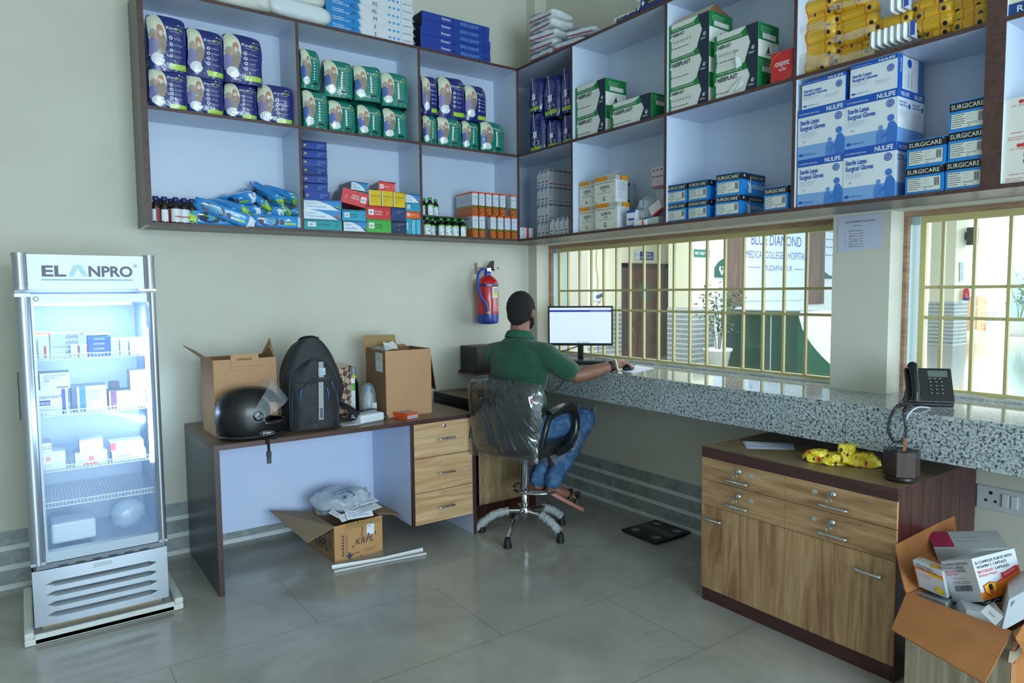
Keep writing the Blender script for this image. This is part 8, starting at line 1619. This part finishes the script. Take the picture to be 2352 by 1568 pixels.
for k, (v, nm) in enumerate(((612, 'upper'), (635, 'lower'))): a = P(2209, v, 'y', 3.78); m = MB(); m.box(a[0]-.11, a[0]+.11, 3.775, 3.786, a[2]-.13, a[2]+.12, C('b8d0e0', .5)); Face(m, (a[0]-.11, 3.7745, a[2]-.13), (1, 0, 0), (0, 0, 1), .22, .25).lines(.1, .8, .8, 4, .2, C('5a7a98'), .4); tag(m.build('notice'), nm+' small notice on the far lobby pillar', 'notice')
def acbox(w, h, d=.7):
    mb, F = carton(w, d, h, C('c98a5c', .6), left=C('96765f', .7)); f = F['front']; f.rect(.28, 0, .36, 1, C('f0e4d8'), 1); f.rect(.62, 0, .70, 1, C('f0e4d8'), 1); f.text('DAIKIN', .42, .4, .2, C('402c24'), .5, 6, 2); g = F['left']; g.text('2', .2, .4, .2, C('3a2c24'), None, 6, 2); g.rect(.8, .0, 1, .12, C('f0f0f0'), 1); return mb
for k in range(3): put(acbox(.75, .40), 'carton', (24.25, 6.05, .405*k), 0, 'orange air-conditioner carton behind the far pillar, '+['bottom', 'middle', 'top'][k]+' of the right stack', 'box', 'air-conditioner cartons')
for k in range(3): put(acbox(.55, .42), 'carton', (23.9, 8.0, .425*k), 0, 'orange air-conditioner carton left of the far pillar, '+['bottom', 'middle', 'top'][k]+' of the left stack', 'box', 'air-conditioner cartons')
m = MB(); [m.box(24.4+.3*k, 26.7, 5.0, 5.95, .16*k, .16*k+.15, C('d8d4cc', .5)) for k in range(4)]; m.box(25.8, 26.6, 5.0, 5.45, .64, 2.6, C('f4f2e4', .5)); tag(m.build('steps'), 'pale stair flight at the far end of the lobby', 'stairs')
# wiring on the lobby wall
m = MB(); a = P(1372, 681, 'y', 6.78); m.rbox(a[0]-.14, a[0]+.10, 6.765, 6.79, a[2]-.1, a[2]+.1, C('cfe0ee', .4), .01); [ell(m, (a[0]+x, 6.75, a[2]+z), (.05, .03, .04), C('4a5a5c')) for x, z in ((.0, -.0), (.10, .03))]; tag(m.build('wall_socket'), 'socket with two plugs on the cream lobby wall', 'socket')
m = MB(); m.tube(spline([P(1370+u, v, 'y', 6.77) for u, v in ((2, 560), (0, 610), (4, 640), (3, 668), (10, 690), (2, 705), (4, 770), (6, 830))], 5), .008, C('8a9690'), 6); tag(m.build('hanging_wire'), 'thin wire hanging down the cream lobby wall', 'wire')
# ================================================================ OVERFLOWING CARTON AT THE RIGHT EDGE
def PD(u, v, d): return CP+(FW+RT*((u-1176-PX)/FPX)-UP*((v-784-PY)/FPX))*d
KC1, KC2 = C('b2733c', .75, var=.06, bs=9), C('a3683a', .8, var=.06, bs=9)
t = NT(.75); wv = t.noise(t.map((60, 60, 2)), 1.2, 3); STRP = t.col(t.ramp(wv, [(.35, '8a7d66'), (.65, 'b0a48a')]))
zr_ = .42; A = P(2083, 1362, 'z', zr_); B = P(2325, 1452, 'z', zr_); Bd = (B-A); Lb = .33; e1 = Bd.normalized(); e2 = Vector((-e1.y, e1.x, 0)); Wb2 = .36
kbx = empty('cardboard_box', (A.x, A.y, 0), 0, 'open orange-brown cardboard box overflowing with medicine cartons beside the low cabinet', 'box'); o0 = Vector((A.x, A.y, 0))
def lw(a, b, z): return e1*a+e2*b+Vector((0, 0, z))
m = MB(); tk = .006; Hb = zr_
for pa, pb, mo_, mi in (((0, 0), (Bd.length, 0), STRP, KC2), ((Bd.length, 0), (Bd.length, Wb2), KC1, KC2), ((0, Wb2), (0, 0), KC2, KC2), ((Bd.length, Wb2), (0, Wb2), KC1, KC2)):
    a, b = lw(*pa, 0), lw(*pb, 0); n_ = (b-a).normalized().cross(Vector((0, 0, 1))); m.add([a, b, b+HZ*Hb, a+HZ*Hb], [(0, 1, 2, 3)], mo_); m.add([a-n_*tk, b-n_*tk, b-n_*tk+HZ*Hb, a-n_*tk+HZ*Hb], [(3, 2, 1, 0)], mi); m.add([a+HZ*Hb, b+HZ*Hb, b-n_*tk+HZ*Hb, a-n_*tk+HZ*Hb], [(0, 1, 2, 3)], C('7a5a3a'))
m.add([lw(0, 0, .005), lw(Bd.length, 0, .005), lw(Bd.length, Wb2, .005), lw(0, Wb2, .005)], [(0, 1, 2, 3)], KC2)
f = Face(m, lw(0, 0, Hb-.06), e1, (0, 0, 1), Bd.length, .055); [f.poly([(x, .1), (x+.05, 0), (x+.06, .6), (x+.02, .9)], C('9a3038', .6), 1) for x in (.06, .16, .22, .30, .36, .45, .5, .6, .66)]
m.build('box_body', kbx)
def kflap(nm, pts, mat=KC1, th=.005):
    m = MB(); a = [Vector(p)-o0 for p in pts]; n_ = (a[1]-a[0]).cross(a[-1]-a[0]).normalized()*th; m.prism(a, n_, mat, capmat=mat); return m.build(nm, kbx)
FLM = NT(.75); wq = FLM.n('TexWave'); wq.inputs['Scale'].default_value = 60; wq.inputs['Distortion'].default_value = .5; FLM.l(FLM.map((1, 1, .1), (0, 0, R(5))), wq.inputs[0]); FLM.bump(wq.outputs[0], .12, .003); FLM = FLM.col(FLM.ramp(FLM.noise(FLM.tc, 6, 4), [(.3, 'a4673a'), (.7, 'b87844')]))
fl = kflap('flap', [A+HZ*.0, PD(2062, 1412, 2.34), PD(2048, 1447, 2.28), PD(2262, 1572, 1.98), PD(2300, 1500, 2.06), B], FLM)
m = MB(); q0, q1 = PD(2118, 1376, 2.395), PD(2095, 1480, 2.20); m.tube([q0-o0, (q0+q1)/2-o0, q1-o0], .0022, C('c08858', .7), 5); m.build('flap_crease', fl)
kflap('flap', [A, PD(2078, 1350, 2.44), PD(2056, 1250, 2.55), PD(2192, 1182, 2.86), PD(2198, 1240, 2.82), A+e2*Wb2], FLM)
kflap('flap', [B, PD(2352, 1432, 2.16), PD(2400, 1420, 2.2), PD(2420, 1520, 2.1), PD(2352, 1500, 2.05), PD(2332, 1465, 2.1)], KC1)
m = MB(); f = Face(m, lw(Bd.length, 0, .0)+e1*.001, e2, (0, 0, 1), Wb2, Hb); f.rect(.0, 0, .10, 1, C('b98050', .5), 1)
for y in (.55, .78, .95): f.circ(.05, y, .035, C('b02a30'), 2, 14); f.circ(.05, y, .018, C('b98050'), 3, 10)
m.build('printed_tape', kbx)
m = MB(); f = Face(m, lw(Bd.length, 0, .0)+e1*.002, e2, (0, 0, 1), Wb2, Hb); vs = [(-.08, .80), (.0, .77), (.1, .79), (.22, .86), (.2, .9), (.05, .85), (-.06, .88)]; f.poly(vs, C('a89a80', .8), 6); m.build('torn_strip', kbx)
def pcart(K, Ul, Ur, T, mats, label, fn=None, sub=None):
    """carton from one near bottom corner, its left and right bottom neighbours and the corner above it"""
    K, Ul, Ur, T = map(Vector, (K, Ul, Ur, T)); l, r_, u = Ul-K, Ur-K, T-K; m = MB(); body, top = mats
    pts = [K, K+r_, K+r_+l, K+l, K+u, K+r_+u, K+r_+l+u, K+l+u]
    for f_, mt in (((0, 1, 5, 4), body), ((1, 2, 6, 5), body), ((2, 3, 7, 6), body), ((3, 0, 4, 7), body), ((4, 5, 6, 7), top), ((3, 2, 1, 0), body)): m.add([pts[i] for i in f_], [(0, 1, 2, 3)], mt)
    FR = Face(m, K, r_, u, r_.length, u.length); FR.uy = u.normalized(); FL = Face(m, K+l, -l, u, l.length, u.length); FT = Face(m, K+u, r_, l, r_.length, l.length)
    for F_ in (FR, FL, FT): F_.nn = F_.ux.cross(F_.uy).normalized()
    if fn: fn(FL, FR, FT)
    o = m.build('medicine_carton'); return tag(o, label, 'box', 'cartons heaped in the box by the cabinet')
CW = C('d3d7dc', .45); OGC = C('ee7c1e', .4); REDL = C('d83848')
def beco(L_, R_, T_):
    L_.rect(0, 0, 1, .09, C('101418'), 1); R_.rect(0, 0, 1, .10, C('101418'), 2)
    for F_, x, k in ((L_, .06, .9), (R_, .05, .98)):
        w_ = .86*k
        F_.text('B-COMPLEX FORTE WITH', x, .865 if F_ is R_ else .89, .06*k, INK, w_, 10, 3); F_.text('VITAMIN C CAPSULES', x, .775 if F_ is R_ else .815, .06*k, INK, w_*.82, 10, 3); F_.text('BECOSULES', x, .675 if F_ is R_ else .745, .06*k, REDL, w_*.42, 8, 3); F_.text('CAPSULES', x+w_*.46, .675 if F_ is R_ else .745, .06*k, INK, w_*.40, 8, 3); F_.text('बीकोसूल्स कैप्सूल्स', x, .60 if F_ is R_ else .69, .04*k, REDL, w_*.5, 2, 3)
    L_.text('For Sale in India only', .24, .60, .03, REDL, .42, 2, 3); L_.lines(.2, .53, .6, 2, .035, INK, .4, 2, .1); L_.barcode(.22, .33, .58, .13, INK, 26); L_.lines(.2, .12, .65, 1, .1, GREYP, .12, 2)
    R_.poly([(.0, .10), (1, .10), (1, .62), (.72, .50), (.42, .40), (.18, .18), (.14, .28), (0, .28)], OGC, 1); R_.poly([(.42, .40), (.72, .50), (1, .62), (1, .65), (.70, .53), (.40, .42)], REDL, 2)
    R_.poly([(.08, .42), (.16, .44), (.235, .47), (.31, .44), (.39, .42), (.385, .26), (.235, .12), (.085, .26)], C('b01828'), 3); R_.poly([(.10, .41), (.235, .45), (.37, .41), (.365, .27), (.235, .14), (.105, .27)], C('f0b820'), 4); R_.poly([(.19, .30), (.28, .30), (.28, .40), (.235, .43), (.19, .40)], C('181818'), 5); R_.poly([(.19, .30), (.28, .30), (.28, .20), (.235, .17), (.19, .20)], C('e04a20'), 5)
    R_.poly([(.50, .50), (.56, .54), (.5, .58), (.62, .58), (.92, .66), (.98, .64), (.95, .58), (.98, .55), (.64, .46), (.56, .44), (.56, .5)], C('c81c2c'), 5); R_.text('NEW MULTI PACK', .60, .51, .03, WP, .28, 4, 6, rot=R(14)); R_.text('For Therapeutic Use', .62, .30, .035, WP, .34, 2, 4); R_.text('PFIZER', .04, .035, .035, WP, .12, 4, 4); R_.lines(.22, .05, .75, 1, .1, WP, .2, 3, 0)
pcart(PD(2262, 1391, 2.30), PD(2192, 1391, 2.43), PD(2356, 1362, 2.42), PD(2231, 1283, 2.22), (CW, C('c8ccd0', .6)), 'white and orange vitamin capsule carton on top of the heap', beco)
def lime_(L_, R_, T_):
    R_.rect(0, .0, .04, .8, C('e86a30'), 2); R_.rect(0, .72, 1, .80, C('e87a30'), 2); R_.rect(.5, .66, 1, .74, C('f0c030'), 3); R_.text('Chewable', .1, .88, .07, INK, .6, 4); R_.text('Tablets 500 mg', .1, .80, .07, INK, .7, 4, 4); R_.lines(.12, .56, .5, 2, .08, REDL, .3); R_.circ(.78, .18, .17, C('f0b820'), 2, 14, .8); R_.circ(.78, .18, .13, C('f8d850'), 3, 14, .8); T_.circ(.4, .3, .36, C('f09a20'), 1, 18, .5); T_.circ(.4, .3, .28, C('f8c040'), 2, 18, .5); T_.poly([(.3, .9), (.9, .9), (.8, .8), (.95, .95)], C('e0503a'), 2)
pcart(PD(2176, 1374, 2.36), PD(2110, 1346, 2.44), PD(2190, 1362, 2.48), PD(2163, 1312, 2.32), (CW, C('dcdde0', .5)), 'white vitamin C tablet carton with orange slices at the left of the heap', lambda a, b, c: lime_(b, a, c))
pcart(PD(2176, 1424, 2.38), PD(2112, 1396, 2.48), PD(2196, 1410, 2.48), PD(2172, 1384, 2.36), (CW, C('c4c8ce', .6)), 'white carton with small print under the vitamin C carton', lambda a, b, c: (a.lines(.1, .85, .8, 5, .15, INK, .3), c.lines(.1, .85, .8, 5, .15, INK, .3)))
pcart(PD(2160, 1300, 2.62), PD(2142, 1260, 2.74), PD(2330, 1300, 2.50), PD(2146, 1260, 2.60), (C('bfc4c8', .5), C('b8bcbe', .6)), 'long white carton with a magenta end lying at the back of the heap', lambda a, b, c: (c.rect(0, .1, .3, 1, C('a83058'), 1), c.lines(.35, .6, .4, 2, .2, GREYP, .3)))
pcart(PD(2215, 1448, 2.28), PD(2190, 1405, 2.42), PD(2302, 1462, 2.2), PD(2220, 1400, 2.30), (CW, C('cfd4d8', .6)), 'open white carton at the bottom front of the heap')
m = MB(); q = [PD(2252, 1405, 2.2), PD(2270, 1388, 2.2), PD(2304, 1416, 2.14), PD(2286, 1436, 2.14)]; m.prism(q, (0, 0, .001), WP); f = Face(m, q[0], q[3]-q[0], q[1]-q[0], (q[3]-q[0]).length, (q[1]-q[0]).length); f.text('Tendol', .3, .45, .2, INK, .4, 4, 4); tag(m.build('carton_flap'), 'loose white flap lettered Tendol below the capsule carton', 'flap')
pcart(PD(2300, 1450, 2.16), PD(2296, 1398, 2.34), PD(2390, 1400, 2.16), PD(2318, 1376, 2.2), (C('b4bac0', .5), C('c4c9cc', .6)), 'pale carton standing at the right end of the heap at the edge', lambda a, b, c: b.text('F', .1, .7, .15, INK, .08, 2))
